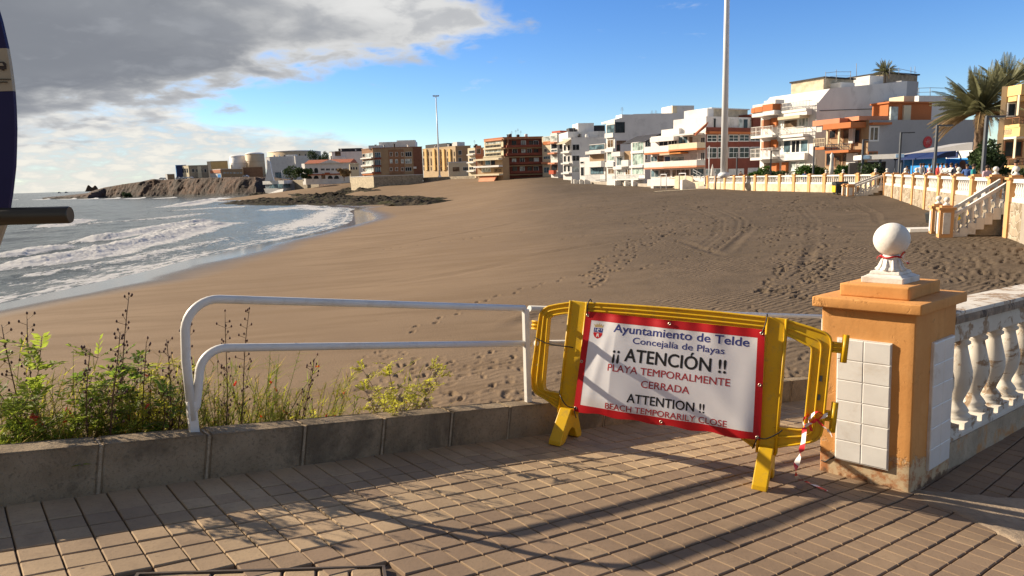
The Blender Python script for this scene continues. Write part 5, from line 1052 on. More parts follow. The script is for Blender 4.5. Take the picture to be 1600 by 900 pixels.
for f_ in (.04, .46, .97): mb = MB(); q = np.array([a[0], a[1] + .2, PROM]) + d_ * f_; mb.box(q, (.16, 0, 0), (0, .16, 0), (0, 0, zq(1380, 248.5, 63) - PROM)); mb.build('post', 'lamp_metal', t)
mb = MB(); mb.box(np.array([a[0], a[1] + 2.6, PROM]) + d_ * .05, d_ * .9, (.1, .5, 0), (0, 0, 2.)); mb.build('rear_wall', 'dark_wall', t)
t = thing('beach_bar', 'blue painted bar with a dark awning, behind the balustrade under the red sign', 'bar', (at(1440, 268, 60)[0], 60, PROM)); a, b_ = at(1413, 260, 63), at(1477, 260, 57); d_ = b_ - a; d_[2] = 0
mb = MB(); mb.box(np.array([a[0], a[1], PROM]), d_, (1, 2.2, 0), (0, 0, zq(1445, 246, 60) - PROM)); mb.build('wall', 'blue_paint', t)
mb = MB(); n_ = np.array([d_[1], -d_[0], 0]); n_ /= np.linalg.norm(n_); zt = zq(1445, 238, 60); zl = zq(1445, 246.5, 60); mb.prism([np.array([a[0], a[1], zt]) - n_ * .8, np.array([a[0], a[1], zt - .1]) + n_ * .05, np.array([a[0], a[1], zl]) + n_ * 1., np.array([a[0], a[1], zl - .12]) + n_ * 1., np.array([a[0], a[1], zl]) - n_ * .8], d_); mb.build('awning', 'navy_paint', t)
for f_ in (.03, .5, .97): mb = MB(); mb.tube([np.array([a[0], a[1], PROM]) + d_ * f_ + n_ * .95, np.array([a[0], a[1], zl]) + d_ * f_ + n_ * .95], .04, 6); mb.build('post', 'lamp_metal', t)
mb = MB(); mb.box(np.array([a[0], a[1], PROM + .9]) + d_ * .25 + n_ * .02, d_ * .5, n_ * .08, (0, 0, .08)); mb.build('counter', 'navy_paint', t)
t = thing('white_kiosk', 'white and blue kiosk with arched doorway, just left of the big palm trunk', 'kiosk', (at(1500, 268, 58)[0], 58, PROM)); a, b_ = at(1478, 260, 60), at(1520, 260, 57); d_ = b_ - a; d_[2] = 0
mb = MB(); mb.box(np.array([a[0], a[1], PROM]), d_, (1, 2.5, 0), (0, 0, zq(1500, 247, 58) - PROM)); mb.build('wall', 'blue_paint', t); mb = MB(); mb.box(np.array([a[0], a[1], zq(1500, 247, 58)]), d_, (1, 2.5, 0), (0, 0, zq(1500, 235.5, 58) - zq(1500, 247, 58))); mb.build('sign_board', 'white_wall', t)
n_ = np.array([d_[1], -d_[0], 0]); n_ /= np.linalg.norm(n_); mb = MB(); mb.box(np.array([a[0], a[1], zq(1500, 246, 58)]) + n_ * .01 + d_ * .02, d_ * .42, n_ * .04, (0, 0, .5)); mb.build('sign_band', 'band_blue' if 'band_blue' in MT else 'navy_paint', t)
mb = MB(); q = np.array([a[0], a[1], PROM]) + d_ * .52 + n_ * .01; u = d_ / np.linalg.norm(d_); mb.prism([q, q + u * .7, q + u * .7 + np.array([0, 0, 1.5])] + [q + u * (.35 + .35 * math.cos(w2)) + np.array([0, 0, 1.5 + .35 * math.sin(w2)]) for w2 in np.linspace(.3, 2.9, 7)] + [q + np.array([0, 0, 1.5])], n_ * .05); mb.build('doorway', 'frame_wood', t)
mb = MB(); a, b_ = at(1420, 241, 70), at(1520, 222, 66); mb.prism([np.array([a[0], a[1], a[2] - .3]), a, b_, np.array([b_[0], b_[1], a[2] - .3])], (.5, 4., 0)); tag(mb.build('sloping_roof', 'grey_wall'), 'long sloping grey roof between the grey side wall and the blue bar', 'roof')

# ------------------------------------------------------------------ palms, trees, hedges
def palm(name, label, base, H, nf, L, r, seed, dead=.35, lean=(0, 0), rz0=-.75):
    r_ = random.Random(seed); base = np.asarray(base, float); t = thing(name, label, 'palm tree', base); top = base + np.array([lean[0], lean[1], H]); mb = MB()
    K = 18; path = [base + (top - base) * (i / K) + np.array([0, 0, -.2 if i == 0 else 0]) for i in range(K + 1)]; mb.tube(path, [r * (1.25 - .35 * i / K) * (1 + .10 * (i % 2)) for i in range(K + 1)], 10); mb.build('trunk', 'bark', t)
    mb = MB(); md = MB()
    for i in range(nf):
        az_ = r_.uniform(0, 2 * math.pi); f_ = i / nf; el_ = 1.45 - 1.85 * f_ + r_.uniform(-.15, .15); ll = L * r_.uniform(.82, 1.08); droop = .35 + .55 * f_
        u = np.array([math.cos(az_), math.sin(az_), 0]); dd_ = u * math.cos(el_) + np.array([0, 0, math.sin(el_)]); P = []; n = 11; p = top + u * r * .5; dirn = dd_.copy()
        for j in range(n + 1): P.append(p.copy()); p = p + dirn * ll / n; dirn = dirn + np.array([0, 0, -droop / n * (1.0 + .6 * j / n)]); dirn /= np.linalg.norm(dirn)
        m2 = md if f_ > 1 - dead * .55 else mb
        m2.tube(P, [.045 * (1 - .85 * j / n) * L / 3 + .006 for j in range(n + 1)], 4, 0)
        side = np.cross(dirn, [0, 0, 1.]); side = np.array([-u[1], u[0], 0])
        for j in range(1, n * 4):
            q = j / (n * 4); k0 = int(q * n); pp = P[k0] + (P[k0 + 1] - P[k0]) * (q * n - k0); tg = P[k0 + 1] - P[k0]; tg /= np.linalg.norm(tg); ll2 = L * .165 * math.sin(math.pi * min(1, .18 + q * .82)) ** .7 * r_.uniform(.8, 1.15)
            for s_ in (-1, 1):
                up_ = np.cross(side, tg); dl = side * s_ * .75 + tg * .62 + up_ * .22 * (1 if el_ > -.2 else -.4) + np.array([0, 0, -.25]); dl /= np.linalg.norm(dl); wv_ = tg * .016 * L / 3
                m2.add([pp - wv_, pp + wv_, pp + dl * ll2 * .6 + wv_ * .9, pp + dl * ll2 + np.array([0, 0, -.12 * ll2])], [(0, 1, 2, 3)])
    mb.build('crown', 'palm_leaf', t); 
    if md.v: md.build('dead_fronds', 'palm_dead', t)
    return t
b_ = at(1529, 268, 53); b_[2] = PROM; H_ = at(1529, 174, 53)[2] - PROM
palm('palm_tree', 'big date palm with long drooping fronds, left of the yellow corner house', b_, H_, 82, 3.6, .36, 3, dead=.5, lean=(-.15, 0))
b_ = at(1560, 268, 60); b_[2] = PROM; palm('palm_tree', 'second palm with darker crown, just behind the big date palm', b_, at(1560, 138, 60)[2] - PROM, 60, 2.9, .25, 5, dead=.2)
b_ = at(1612, 268, 66); b_[2] = PROM; palm('palm_tree', 'green palm crown rising behind the yellow corner house roof', b_, at(1612, 122, 66)[2] - PROM, 60, 3.0, .25, 8, dead=.1)
b_ = at(1382, 128, 98); zt_ = at(1382, 112, 98)[2]; b_[2] = at(1382, 131, 98)[2]; palm('palm_tree', 'small palm growing on the roof terrace of the white block', b_, zt_ - b_[2], 40, 1.9, .14, 9, dead=.1)
b_ = at(1553, 268, 40); b_[2] = PROM
def foliage(name, label, cat, base, size, n, leaf, m='tree_leaf', trunk=None, seed=1, group=None, lumps=9):
    """crown of loose leaf clumps spread through an uneven volume"""
    r_ = np.random.default_rng(seed); base = np.asarray(base, float); t = thing(name, label, cat, base, group); sx, sy, sz = size; th = trunk or 0
    if trunk:
        mb = MB(); 
        for i in range(4): a_ = r_.uniform(0, 6.28); e_ = base + np.array([math.cos(a_) * sx * .3, math.sin(a_) * sy * .3, th + sz * .45]); mb.tube([base - np.array([0, 0, .1]), base + np.array([0, 0, th * .8]), e_], [.04 * sz + .03, .03 * sz + .02, .02], 6)
        mb.build('trunk', 'bark', t)
    cen = np.c_[r_.uniform(-.75, .75, lumps) * sx / 2, r_.uniform(-.75, .75, lumps) * sy / 2, th + sz * r_.uniform(.12, .86, lumps)]; rr_ = r_.uniform(.24, .42, lumps)[:, None] * np.array([sx, sy, sz]) * .8
    k_ = r_.integers(0, lumps, n); d = r_.normal(size=(n, 3)); d /= np.linalg.norm(d, axis=1)[:, None]; P = cen[k_] + d * rr_[k_] * (r_.uniform(.35, 1.05, n) ** .6)[:, None]; P[:, 2] = np.maximum(P[:, 2], .02); P += base
    a_ = r_.normal(size=(n, 3)); a_ /= np.linalg.norm(a_, axis=1)[:, None]; b2 = np.cross(a_, r_.normal(size=(n, 3))); b2 /= np.linalg.norm(b2, axis=1)[:, None]; s_ = leaf * r_.uniform(.6, 1.4, n)[:, None]
    V = np.stack([P - a_ * s_, P + b2 * s_ * .5, P + a_ * s_, P - b2 * s_ * .5], 1).reshape(-1, 3); mb = MB(); mb.v = [tuple(v_) for v_ in V.tolist()]; mb.f = [(4 * i, 4 * i + 1, 4 * i + 2, 4 * i + 3) for i in range(n)]; mb.m = [0] * n; mb.sm = [False] * n
    mb.build('crown', m, t); return t
def hedge(label, x0, x1, y0, Y, dep, seed, m='hedge_leaf'):
    a, b2 = at(x0, 268, Y), at(x1, 268, Y); h = at((x0 + x1) / 2, y0, Y)[2] - PROM
    return foliage('hedge', label, 'hedge', ((a[0] + b2[0]) / 2, Y, PROM), (b2[0] - a[0], dep, h), 2600, .13, m, None, seed, None, 16)
hedge('green clipped hedge before the orange balcony block', 1243, 1292, 257.5, 77.5, 1.6, 2); hedge('green clipped hedge on the right, before the verandah house steps', 1305, 1336, 258.5, 72, 1.5, 3)
p = at(1191, 272, 86); p[2] = PROM; foliage('shrub', 'bright green shrub behind the far balustrade, below the orange balconies', 'shrub', p, (3.2, 2, 1.7), 1500, .16, 'hedge_leaf', .2, 4)
p = at(1212, 272, 84); p[2] = PROM; foliage('shrub', 'dark low shrub right of the bright green one', 'shrub', p, (2.6, 1.5, 1.2), 900, .14, 'tree_leaf', .2, 5)
p = at(1364, 268, 62); p[2] = PROM; foliage('shrub', 'dark shrub in front of the small kiosk', 'shrub', p, (2.2, 1.4, 1.7), 1200, .12, 'tree_leaf', .2, 6)
p = at(1546, 268, 40); p[2] = PROM; foliage('leafy_tree', 'dark leafy bush around the foot of the big palm', 'tree', p, (2.6, 1.8, 2.4), 2600, .12, 'tree_leaf', .5, 7)
p = at(1556, 268, 38); p[2] = PROM; foliage('shrub', 'brown dry bush right of the big palm', 'shrub', p, (1.8, 1.2, 1.3), 1500, .07, 'palm_dead', .2, 8)
p = at(1597, 268, 27.5); p[2] = PROM; foliage('shrub', 'green shrub cut by the right edge of the picture', 'shrub', p, (.9, .9, 1.0), 900, .06, 'tree_leaf', .2, 9)
for x, Y, sz, lb, sd in ((456, 405, (9, 8, 8.), 'grey green tamarisk tree right of the boat restaurant', 11), (474, 292, (7, 5, 4.2), 'wide bush beside the tamarisk, before the white wing', 12), (497, 385, (8, 6, 10), 'sparse tree above the long villa', 13), (508, 388, (7, 6, 10.), 'thin tree left of the white house', 14), (538, 283, (5, 4, 3.6), 'brown bush before the cream house', 15)):
    p = at(x, 284, Y); p[2] = max(head_z(p[0], p[1]), at(x, (270 if sd in (13, 14) else 283) if x < 530 else 282, Y)[2]); foliage('tree', lb, 'tree', p, sz, 1500, .4, 'tree_leaf' if sd < 15 else 'palm_dead', 1.2, sd)
p = at(196.5, 284, 500); p[2] = head_z(p[0], p[1]); foliage('tree', 'lone dark bush on the bare top of the headland', 'tree', p, (5, 4, 4.5), 700, .5, 'tree_leaf', 1., 16)

# ------------------------------------------------------------------ people on the promenade
SHIRT = {}
def person(label, x, Y, top, legs, hair='hair', sit=False, face=-1.6, h=1.66, zoff=0., arms='down'):
    """one continuous figure grown from a jointed skeleton; hair and clothing are its children"""
    base = at(x, 268, Y); base[2] = PROM + zoff; t = thing('person', label, 'person', base); k_ = h / 1.7
    c, s_ = math.cos(face), math.sin(face)
    def W(p): return base + k_ * np.array([p[0] * c - p[1] * s_, p[0] * s_ + p[1] * c, p[2]])
    hip = .48 if sit else .92; hy = 0.
    J = dict(pel=(0, hy, hip), chest=(-.02, 0, hip + .34), neck=(0, 0, hip + .54), head=(.02, 0, hip + .68), crown=(.02, 0, hip + .76))
    for sd, g in ((1, 'l'), (-1, 'r')):
        J['sh' + g] = (-.01, sd * .19, hip + .48); J['el' + g] = (.03 if arms == 'down' else .16, sd * .25, hip + .22); J['wr' + g] = (.14 if arms == 'down' else .36, sd * .2, hip + (.0 if arms == 'down' else .2)); J['ha' + g] = (.17 if arms == 'down' else .43, sd * .17, hip + (-.07 if arms == 'down' else .24))
        J['th' + g] = (0, sd * .1, hip - .05); J['kn' + g] = (.42, sd * .12, hip) if sit else (.03, sd * .11, .5); J['an' + g] = (.44, sd * .12, .09) if sit else (-.02, sd * .11, .09); J['to' + g] = (.60, sd * .13, .03) if sit else (.14, sd * .13, .03)
    E = [('pel', 'chest'), ('chest', 'neck'), ('neck', 'head'), ('head', 'crown')]
    for g in 'lr': E += [('chest', 'sh' + g), ('sh' + g, 'el' + g), ('el' + g, 'wr' + g), ('wr' + g, 'ha' + g), ('pel', 'th' + g), ('th' + g, 'kn' + g), ('kn' + g, 'an' + g), ('an' + g, 'to' + g)]
    Rr = dict(pel=.13, chest=.14, neck=.055, head=.095, crown=.07, sh=.065, el=.045, wr=.032, ha=.035, th=.085, kn=.06, an=.042, to=.035)
    K = list(J); me = bpy.data.meshes.new('body'); me.from_pydata([tuple(W(J[q]) - base) for q in K], [(K.index(a), K.index(b2)) for a, b2 in E], [])
    o = bpy.data.objects.new('body', me); COL.objects.link(o); sk = o.modifiers.new('skin', 'SKIN'); o.modifiers.new('sub', 'SUBSURF').levels = 1
    for i, q in enumerate(K):
        r_ = Rr.get(q, Rr.get(q[:2])) * k_; me.skin_vertices[0].data[i].radius = (r_, r_ * (.75 if q in ('pel', 'chest') else 1.)); me.skin_vertices[0].data[i].use_root = q == 'pel'
    dg = bpy.context.evaluated_depsgraph_get(); m2 = bpy.data.meshes.new_from_object(o.evaluated_get(dg)); o.modifiers.clear(); o.data = m2; o.parent = t
    m2.materials.clear()
    for q in ('skin',): m2.materials.append(MT[q])
    for pl in m2.polygons: pl.use_smooth = True
    # clothing: shells lifted off the body
    def wear(name, m, test, grow):
        b3 = bmesh.new(); b3.from_mesh(m2); b3.normal_update()
        inv = Matrix.Rotation(-face, 3, 'Z')
        kill = [f for f in b3.faces if not test(inv @ f.calc_center_median() / k_)]
        bmesh.ops.delete(b3, geom=kill, context='FACES')
        for v_ in b3.verts: v_.co += v_.normal * grow
        mm = bpy.data.meshes.new(name); b3.to_mesh(mm); b3.free(); mm.materials.clear(); mm.materials.append(MT[m])
        for pl in mm.polygons: pl.use_smooth = True
        oo = bpy.data.objects.new(name, mm); COL.objects.link(oo); oo.parent = t
    wear('shirt', top, lambda q: hip - .02 < q.z < hip + .53 and not (q.z < hip + .2 and abs(q.y) > .2), .012)
    wear('trousers', legs, lambda q: (.16 < q.z < hip + .04) and not (abs(q.y) > .155 and q.z > hip - .14 and not sit), .01)
    mb = MB(); hc = W((.0, 0, hip + .735)); mb.lathe(hc - np.array([0, 0, .02]), [(.101 * k_, -.03), (.108 * k_, .02), (.095 * k_, .07), (.05 * k_, .105), (.01, .112)], 12); mb.build('hair', hair, t)
    return t
for key, c_ in dict(cloth_white=(.66, .65, .62), cloth_red=(.45, .06, .05), cloth_teal=(.03, .25, .26), cloth_pink=(.62, .40, .44), cloth_dark=(.03, .033, .05), cloth_blue=(.06, .12, .32), cloth_tan=(.40, .28, .17)).items(): defm(key, c_, .9, .1, 8.)
for a_ in (('person in a white shirt standing behind the balustrade, before the blue bar', 1438.5, 50, 'cloth_white', 'cloth_dark', 'hair', False, -2.0), ('person in dark clothes right beside the one in white, at the blue bar', 1442.5, 51, 'cloth_dark', 'cloth_blue', 'hair', False, -1.2), ('person in a tan top standing at the left end of the blue bar', 1417, 55, 'cloth_tan', 'cloth_dark', 'hair', False, -1.6, 1.5), ('person in red standing behind the balustrade, before the bar counter', 1465, 44.5, 'cloth_red', 'cloth_dark', 'hair', False, -.4, 1.6), ('person in white and tan standing just right of the long armed lamp', 1478, 42.5, 'cloth_white', 'cloth_tan', 'hair', False, -2.6, 1.58), ('person in dark clothes standing behind the balustrade, below the white kiosk', 1494, 40, 'cloth_dark', 'cloth_dark', 'hair', False, -2.2, 1.55), ('person in teal standing beside the tallest lamp', 1521, 35.5, 'cloth_teal', 'cloth_dark', 'hair', False, -.8, 1.5), ('person in dark blue standing left of the one in teal', 1511, 37, 'cloth_blue', 'cloth_dark', 'hair', False, -2.4, 1.5), ('person in pale pink standing right of the tallest lamp', 1542.5, 32, 'cloth_pink', 'cloth_white', 'hair', False, -1.5, 1.42), ('person in a pink top between the ones in red and in white', 1471.5, 46, 'cloth_pink', 'cloth_blue', 'hair', False, .4, 1.62), ('person in white reaching forward, left of the one in dark clothes', 1486, 41.5, 'cloth_white', 'cloth_dark', 'hair', False, -3.0, 1.6, 0., 'fwd'), ('person in a red top with dark trousers, left of the long armed lamp', 1452, 48, 'cloth_red', 'cloth_blue', 'hair', False, -1., 1.6), ('person in white standing near the yellow house at the right edge', 1587, 29.5, 'cloth_white', 'cloth_pink', 'hair', False, 2.2, 1.62), ('person in dark blue standing before the clipped hedge', 1258, 75, 'cloth_blue', 'cloth_dark', 'hair', True, 1.2, 1.75), ('bare shouldered person far off, at the balustrade before the brick block', 1157.5, 91, 'skin', 'cloth_white', 'hair', True, -1.6, 1.75, .2)):
    person(*a_)
# boats on the horizon
for x, lb in ((91.5, 'tiny dark boat on the horizon, left one of two'), (102.5, 'tiny dark boat on the horizon, right one of two')):
    Y = 3200; a = at(x, 297.6, Y); a[2] = SEA + .2; t = thing('boat', lb, 'boat', a); mb = MB(); mb.prism([a + np.array([q, 0, z_]) for q, z_ in ((-6, 2.5), (-5, 0), (5.5, 0), (7.5, 3.2))], (0, 5, 0)); mb.build('hull', 'navy_paint', t); mb = MB(); mb.box(a + np.array([-3.5, .5, 2.6]), (4, 0, 0), (0, 4, 0), (0, 0, 3.)); mb.build('cabin', 'rail_grey', t); mb = MB(); mb.tube([a + np.array([2, 2, 2.5]), a + np.array([2, 2, 9])], .25, 5); mb.build('mast', 'rail_grey', t)
# ------------------------------------------------------------------ foreground: the paved ramp
def unit(v): return v / np.linalg.norm(v)
GA = unit(ray(2040, 521)); GB = unit(ray(-77, 327)); GB = unit(GB - GA * GA.dot(GB)); GN = np.cross(GA, GB); GN = unit(GN) * np.sign(GN[2])
CAMH = 1.3                                          # the lens is 1.3 m above the sloping paving
def g(x, y): d = ray(x, y); return d * (-CAMH / (GN @ d))
def G(a, b, h=0.): return GA * a + GB * b + GN * (h - CAMH)
KB = 3.705                                          # foot of the kerb wall
F_ = g(1421, 772); L_ = g(1280, 741)
AF, BF = F_ @ GA, F_ @ GB
def lift(a, b):                                     # right of the pillar the promenade runs on level while the ramp drops
    t = max(0., a - AF + .2); q = min(1., max(0., (BF + .42 - b) / .40)); return .125 * (t - .35 * (1 - math.exp(-t / .35))) * q * q * (3 - 2 * q) + .006 * math.sin(a * 1.9 + b) * math.sin(b * 2.3)
def P3(a, b, h=0.): return G(a, b, h) + np.array([0, 0, lift(a, b)])
def pav_mat(name, c0, c1, joint=False):
    m = bpy.data.materials.new(name); m.use_nodes = True; t = m.node_tree; k = NT(t); b = t.nodes['Principled BSDF']; co = k.n('ShaderNodeTexCoord').outputs['Object']
    tone = k.n('ShaderNodeAttribute', attribute_name='tone').outputs['Fac']
    n1 = k.noise(co, .9, 6, .65); n2 = k.noise(co, 60, 3, .75); n3 = k.noise(co, 7, 5, .7)
    c = k.mix(tone, c0, c1); c = k.mix(k.math('MULTIPLY', k.ramp(n1, .42, .66), .45), c, tuple(v * .60 for v in c0)); c = k.mix(k.math('MULTIPLY', k.ramp(n3, .5, .72), .28), c, tuple(v * .55 for v in c0)); c = k.mix(k.math('MULTIPLY', k.ramp(n2, .52, .75), .35), c, tuple(v * .4 for v in c0))
    sp_ = k.n('ShaderNodeTexVoronoi', i_Scale=5.5); k.set(sp_.inputs['Vector'], co); c = k.mix(k.math('MULTIPLY', k.ramp(sp_.outputs['Distance'], .03, .05, 1, 0), .7), c, (.05, .04, .035))
    k.set(b.inputs['Base Color'], c); b.inputs['Roughness'].default_value = .85; b.inputs['Specular IOR Level'].default_value = .25
    bp = k.n('ShaderNodeBump', i_Strength=.35, i_Distance=.004); k.set(bp.inputs['Height'], k.math('ADD', n2, k.math('MULTIPLY', n3, 1.2))); k.set(b.inputs['Normal'], bp.outputs[0]); MT[name] = m
pav_mat('paver', (.25, .174, .113), (.455, .33, .197)); pav_mat('joint_sand', (.12, .085, .06), (.15, .11, .08))
PA, PB, A_0, B_0 = .1333, .1348, .448, 3.467 - .1348 * 30   # paver pitch along and across, first joints
cover_c = [g(597, 888), g(232, 898)]; cu = unit(cover_c[1] - cover_c[0]); cv_ = np.cross(GN, cu); cv_ = cv_ if cv_ @ GB < 0 else -cv_
BROWN = float(g(493, 857) @ GB)                     # rows on the near side of this joint are laid in browner pavers
def in_cover(a, b):
    q = P3(a, b) - cover_c[0]; return -.03 < q @ cu < .93 and -.02 < q @ cv_ < .63
def paver(mb, tones, ca, cb, da, db, hz=.0, e=.0034, ins=.0042, dep=.022):
    t_ = random.uniform(-.0012, .0012); s_ = random.uniform(-.0012, .0012); z0 = random.uniform(-.0015, .0015) + hz
    def ring(i, h): return [P3(ca + sa * (da / 2 - i), cb + sb * (db / 2 - i * 1.55), h + z0 + t_ * sa + s_ * sb) for sa, sb in ((-1, -1), (1, -1), (1, 1), (-1, 1))]
    r0, r1, r2 = ring(e, -dep), ring(e, -.0035), ring(ins + .0022, 0.)
    mb.add(r0 + r1 + r2, [(8, 9, 10, 11)] + [(i, (i + 1) % 4, 4 + (i + 1) % 4, 4 + i) for i in range(4)] + [(4 + i, 4 + (i + 1) % 4, 8 + (i + 1) % 4, 8 + i) for i in range(4)])
    brown = cb < BROWN and not (ca < A_0 and False)
    tones += [min(1, max(0, random.gauss(.02, .12) if brown else random.gauss(.74, .22)))] * 12
mb = MB(); tones = []
for i in range(-26, 66):
    a = A_0 + PA * (i + .5)
    for j in range(-12, 30):
        b_ = B_0 + PB * (j + .5)
        if in_cover(a, b_): continue
        if AF - .02 < a < AF + .55 and BF - .25 < b_ < BF + .5 and False: continue
        if a > 8.2 and b_ < 1.0: continue
        paver(mb, tones, a, b_, PA, PB)
    paver(mb, tones, a, (3.467 + 3.738) / 2 - .004, PA, .271)   # the long closer course along the kerb wall
pv = mb.build('ramp_paving', 'paver'); at_ = pv.data.attributes.new('tone', 'FLOAT', 'POINT'); at_.data.foreach_set('value', np.array(tones, np.float32)); tag(pv, kind='structure')
na, nb = 110, 60; V = []; 
for a in np.linspace(-4, 12.5, na):
    for b_ in np.linspace(-3.5, KB + .1, nb): V.append(P3(a, b_, -.0165))
grid_mesh('ramp_bed', np.array(V), na, nb, 'joint_sand')

# worn concrete patch at the foot of the pillar, where the pavers stop
m_ = mat('patch_concrete', (.33, .255, .18), .9, .22, 2.5, bump=.6, bscale=30, stain=(.19, .15, .11), stain_amt=.7, stain_scale=4., fine=.3)
MT['patch_concrete'] = m_
edge_px = [(1428, 768), (1470, 772), (1560, 785), (1640, 796), (1680, 870), (1590, 850), (1545, 826), (1490, 800), (1440, 786)]
ring = [g(x, y) for x, y in edge_px]; mb = MB(); c_ = sum(ring) / len(ring); n = len(ring)
fine_ring = []
for i in range(n):
    for q in range(6): p = ring[i] + (ring[(i + 1) % n] - ring[i]) * q / 6; fine_ring.append(p + (p - c_) * random.uniform(-.05, .05))
nr = len(fine_ring); V = [P3(c_ @ GA, c_ @ GB, .006)]
for s_, h in ((.6, .007), (.92, .005), (1.0, -.004)):
    for p in fine_ring: q = c_ + (p - c_) * s_; V.append(P3(q @ GA, q @ GB, h))
Fc = [(0, 1 + i, 1 + (i + 1) % nr) for i in range(nr)] + [(1 + r * nr + i, 1 + (r + 1) * nr + i, 1 + (r + 1) * nr + (i + 1) % nr, 1 + r * nr + (i + 1) % nr) for r in range(2) for i in range(nr)]
mb.add(V, Fc, 0, True); tag(mb.build('concrete_patch', 'patch_concrete'), kind='structure')

# inspection cover filled with pavers
t = thing('service_cover', 'paver filled service cover with thin metal rim, cut off by the lower picture edge', 'cover', cover_c[0])
def CV(u, v, h): q = cover_c[0] + cu * u + cv_ * v; return P3(q @ GA, q @ GB, h)
mb = MB()
for (u0, u1, v0, v1) in ((-.012, .912, -.012, .0), (-.012, .912, .6, .612), (-.012, .0, .0, .6), (.9, .912, .0, .6)):
    mb.add([CV(u, v, h) for h in (-.02, .005) for u, v in ((u0, v0), (u1, v0), (u1, v1), (u0, v1))], [(3, 2, 1, 0), (4, 5, 6, 7), (0, 1, 5, 4), (1, 2, 6, 5), (2, 3, 7, 6), (3, 0, 4, 7)])
mb.build('rim', mat('rim_metal', (.11, .085, .065), .6, .3, 8, metal=.4), t); mb = MB(); tones = []
for i in range(7):
    for j in range(5):
        u0, u1, v0, v1 = .9 * i / 7 + .005, .9 * (i + 1) / 7 - .005, .6 * j / 5 + .005, .6 * (j + 1) / 5 - .005; z_ = random.uniform(-.003, .001)
        mb.add([CV(u, v, h) for e, h in ((0, -.02), (0, -.006), (.005, z_)) for u, v in ((u0 + e, v0 + e), (u1 - e, v0 + e), (u1 - e, v1 - e), (u0 + e, v1 - e))], [(8, 9, 10, 11)] + [(q, (q + 1) % 4, 4 + (q + 1) % 4, 4 + q) for q in range(4)] + [(4 + q, 4 + (q + 1) % 4, 8 + (q + 1) % 4, 8 + q) for q in range(4)]); tones += [random.random()] * 12
o_ = mb.build('paver_infill', 'paver', t); at_ = o_.data.attributes.new('tone', 'FLOAT', 'POINT'); at_.data.foreach_set('value', np.array(tones, np.float32))

# ------------------------------------------------------------------ kerb wall of concrete blocks
m_ = bpy.data.materials.new('kerb_concrete'); m_.use_nodes = True; t_ = m_.node_tree; k = NT(t_); b = t_.nodes['Principled BSDF']; co = k.n('ShaderNodeTexCoord').outputs['Object']
n1 = k.noise(co, 3.5, 6, .7); n2 = k.noise(co, 55, 4, .75); n3 = k.noise(co, 1.3, 6, .7, .5)
c = k.mix(k.ramp(n1, .3, .7), (.225, .168, .108), (.335, .26, .175)); c = k.mix(k.math('MULTIPLY', k.ramp(n3, .46, .62), .75), c, (.11, .088, .062)); c = k.mix(k.math('MULTIPLY', k.ramp(n2, .5, .7), .45), c, (.06, .05, .04)); k.set(b.inputs['Base Color'], c); b.inputs['Roughness'].default_value = .95; b.inputs['Specular IOR Level'].default_value = .15
bp = k.n('ShaderNodeBump', i_Strength=.9, i_Distance=.008); k.set(bp.inputs['Height'], k.math('ADD', n2, n1)); k.set(b.inputs['Normal'], bp.outputs[0]); MT['kerb_concrete'] = m_
defm('mortar', (.36, .285, .20), .95, .2, 20., bump=.6, bscale=60)
t = thing('kerb_wall', 'low weathered kerb wall of concrete blocks along the left side of the ramp', 'low wall', G(0, KB)); KH, KT = .239, .155
def subdiv_block(mb, a0, a1, b0, b1, h0, h1, na=14, nb=5, nh=6, amp=.006, seed=0):
    """box in ramp axes with slightly uneven worn faces"""
    def nz(P): return (vnoise(P, 9., seed, 4) - .5) * amp * 2
    def sheet(f, nu, nv, nrm):
        P = np.array([f(u, v) for u in np.linspace(0, 1, nu) for v in np.linspace(0, 1, nv)])
        d = np.repeat([[1.]], len(P), 0); uu = np.repeat(np.linspace(0, 1, nu), nv); vv = np.tile(np.linspace(0, 1, nv), nu); ed = np.minimum(np.minimum(uu, 1 - uu) * nu / 2, np.minimum(vv, 1 - vv) * nv / 2).clip(0, 1)
        P = P + nrm * (nz(P) - .004 * (1 - ed))[:, None]; mb.add(P.tolist(), [(i * nv + j, (i + 1) * nv + j, (i + 1) * nv + j + 1, i * nv + j + 1) for i in range(nu - 1) for j in range(nv - 1)], 0, True)
    A_, B_, H_ = a1 - a0, b1 - b0, h1 - h0
    sheet(lambda u, v: G(a0 + A_ * u, b0, h0 + H_ * v), na, nh, -GB); sheet(lambda u, v: G(a0 + A_ * u, b1, h1 - H_ * v), na, nh, GB); sheet(lambda u, v: G(a0 + A_ * u, b0 + B_ * v, h1), na, nb, GN)
    sheet(lambda u, v: G(a0, b1 - B_ * u, h0 + H_ * v), nb, nh, -GA); sheet(lambda u, v: G(a1, b0 + B_ * u, h0 + H_ * v), nb, nh, GA)
js = [-2.5, -1.97, -1.44, -.91, -.38, .15, .68, 1.18, 1.712, 2.235, 2.761, 3.278] + [3.278 + .525 * i for i in range(1, 17)]
for i in range(len(js) - 1):
    mb = MB(); subdiv_block(mb, js[i] + .010, js[i + 1] - .010, KB, KB + KT, -.28, KH, seed=i); mb.build('block', 'kerb_concrete', t)
mb = MB()
for a in js[1:-1]: subdiv_block(mb, a - .0125, a + .0125, KB + .002, KB + KT - .003, -.28, KH - .006, 3, 4, 6, .003, 5)
mb.build('mortar_joints', 'mortar', t)

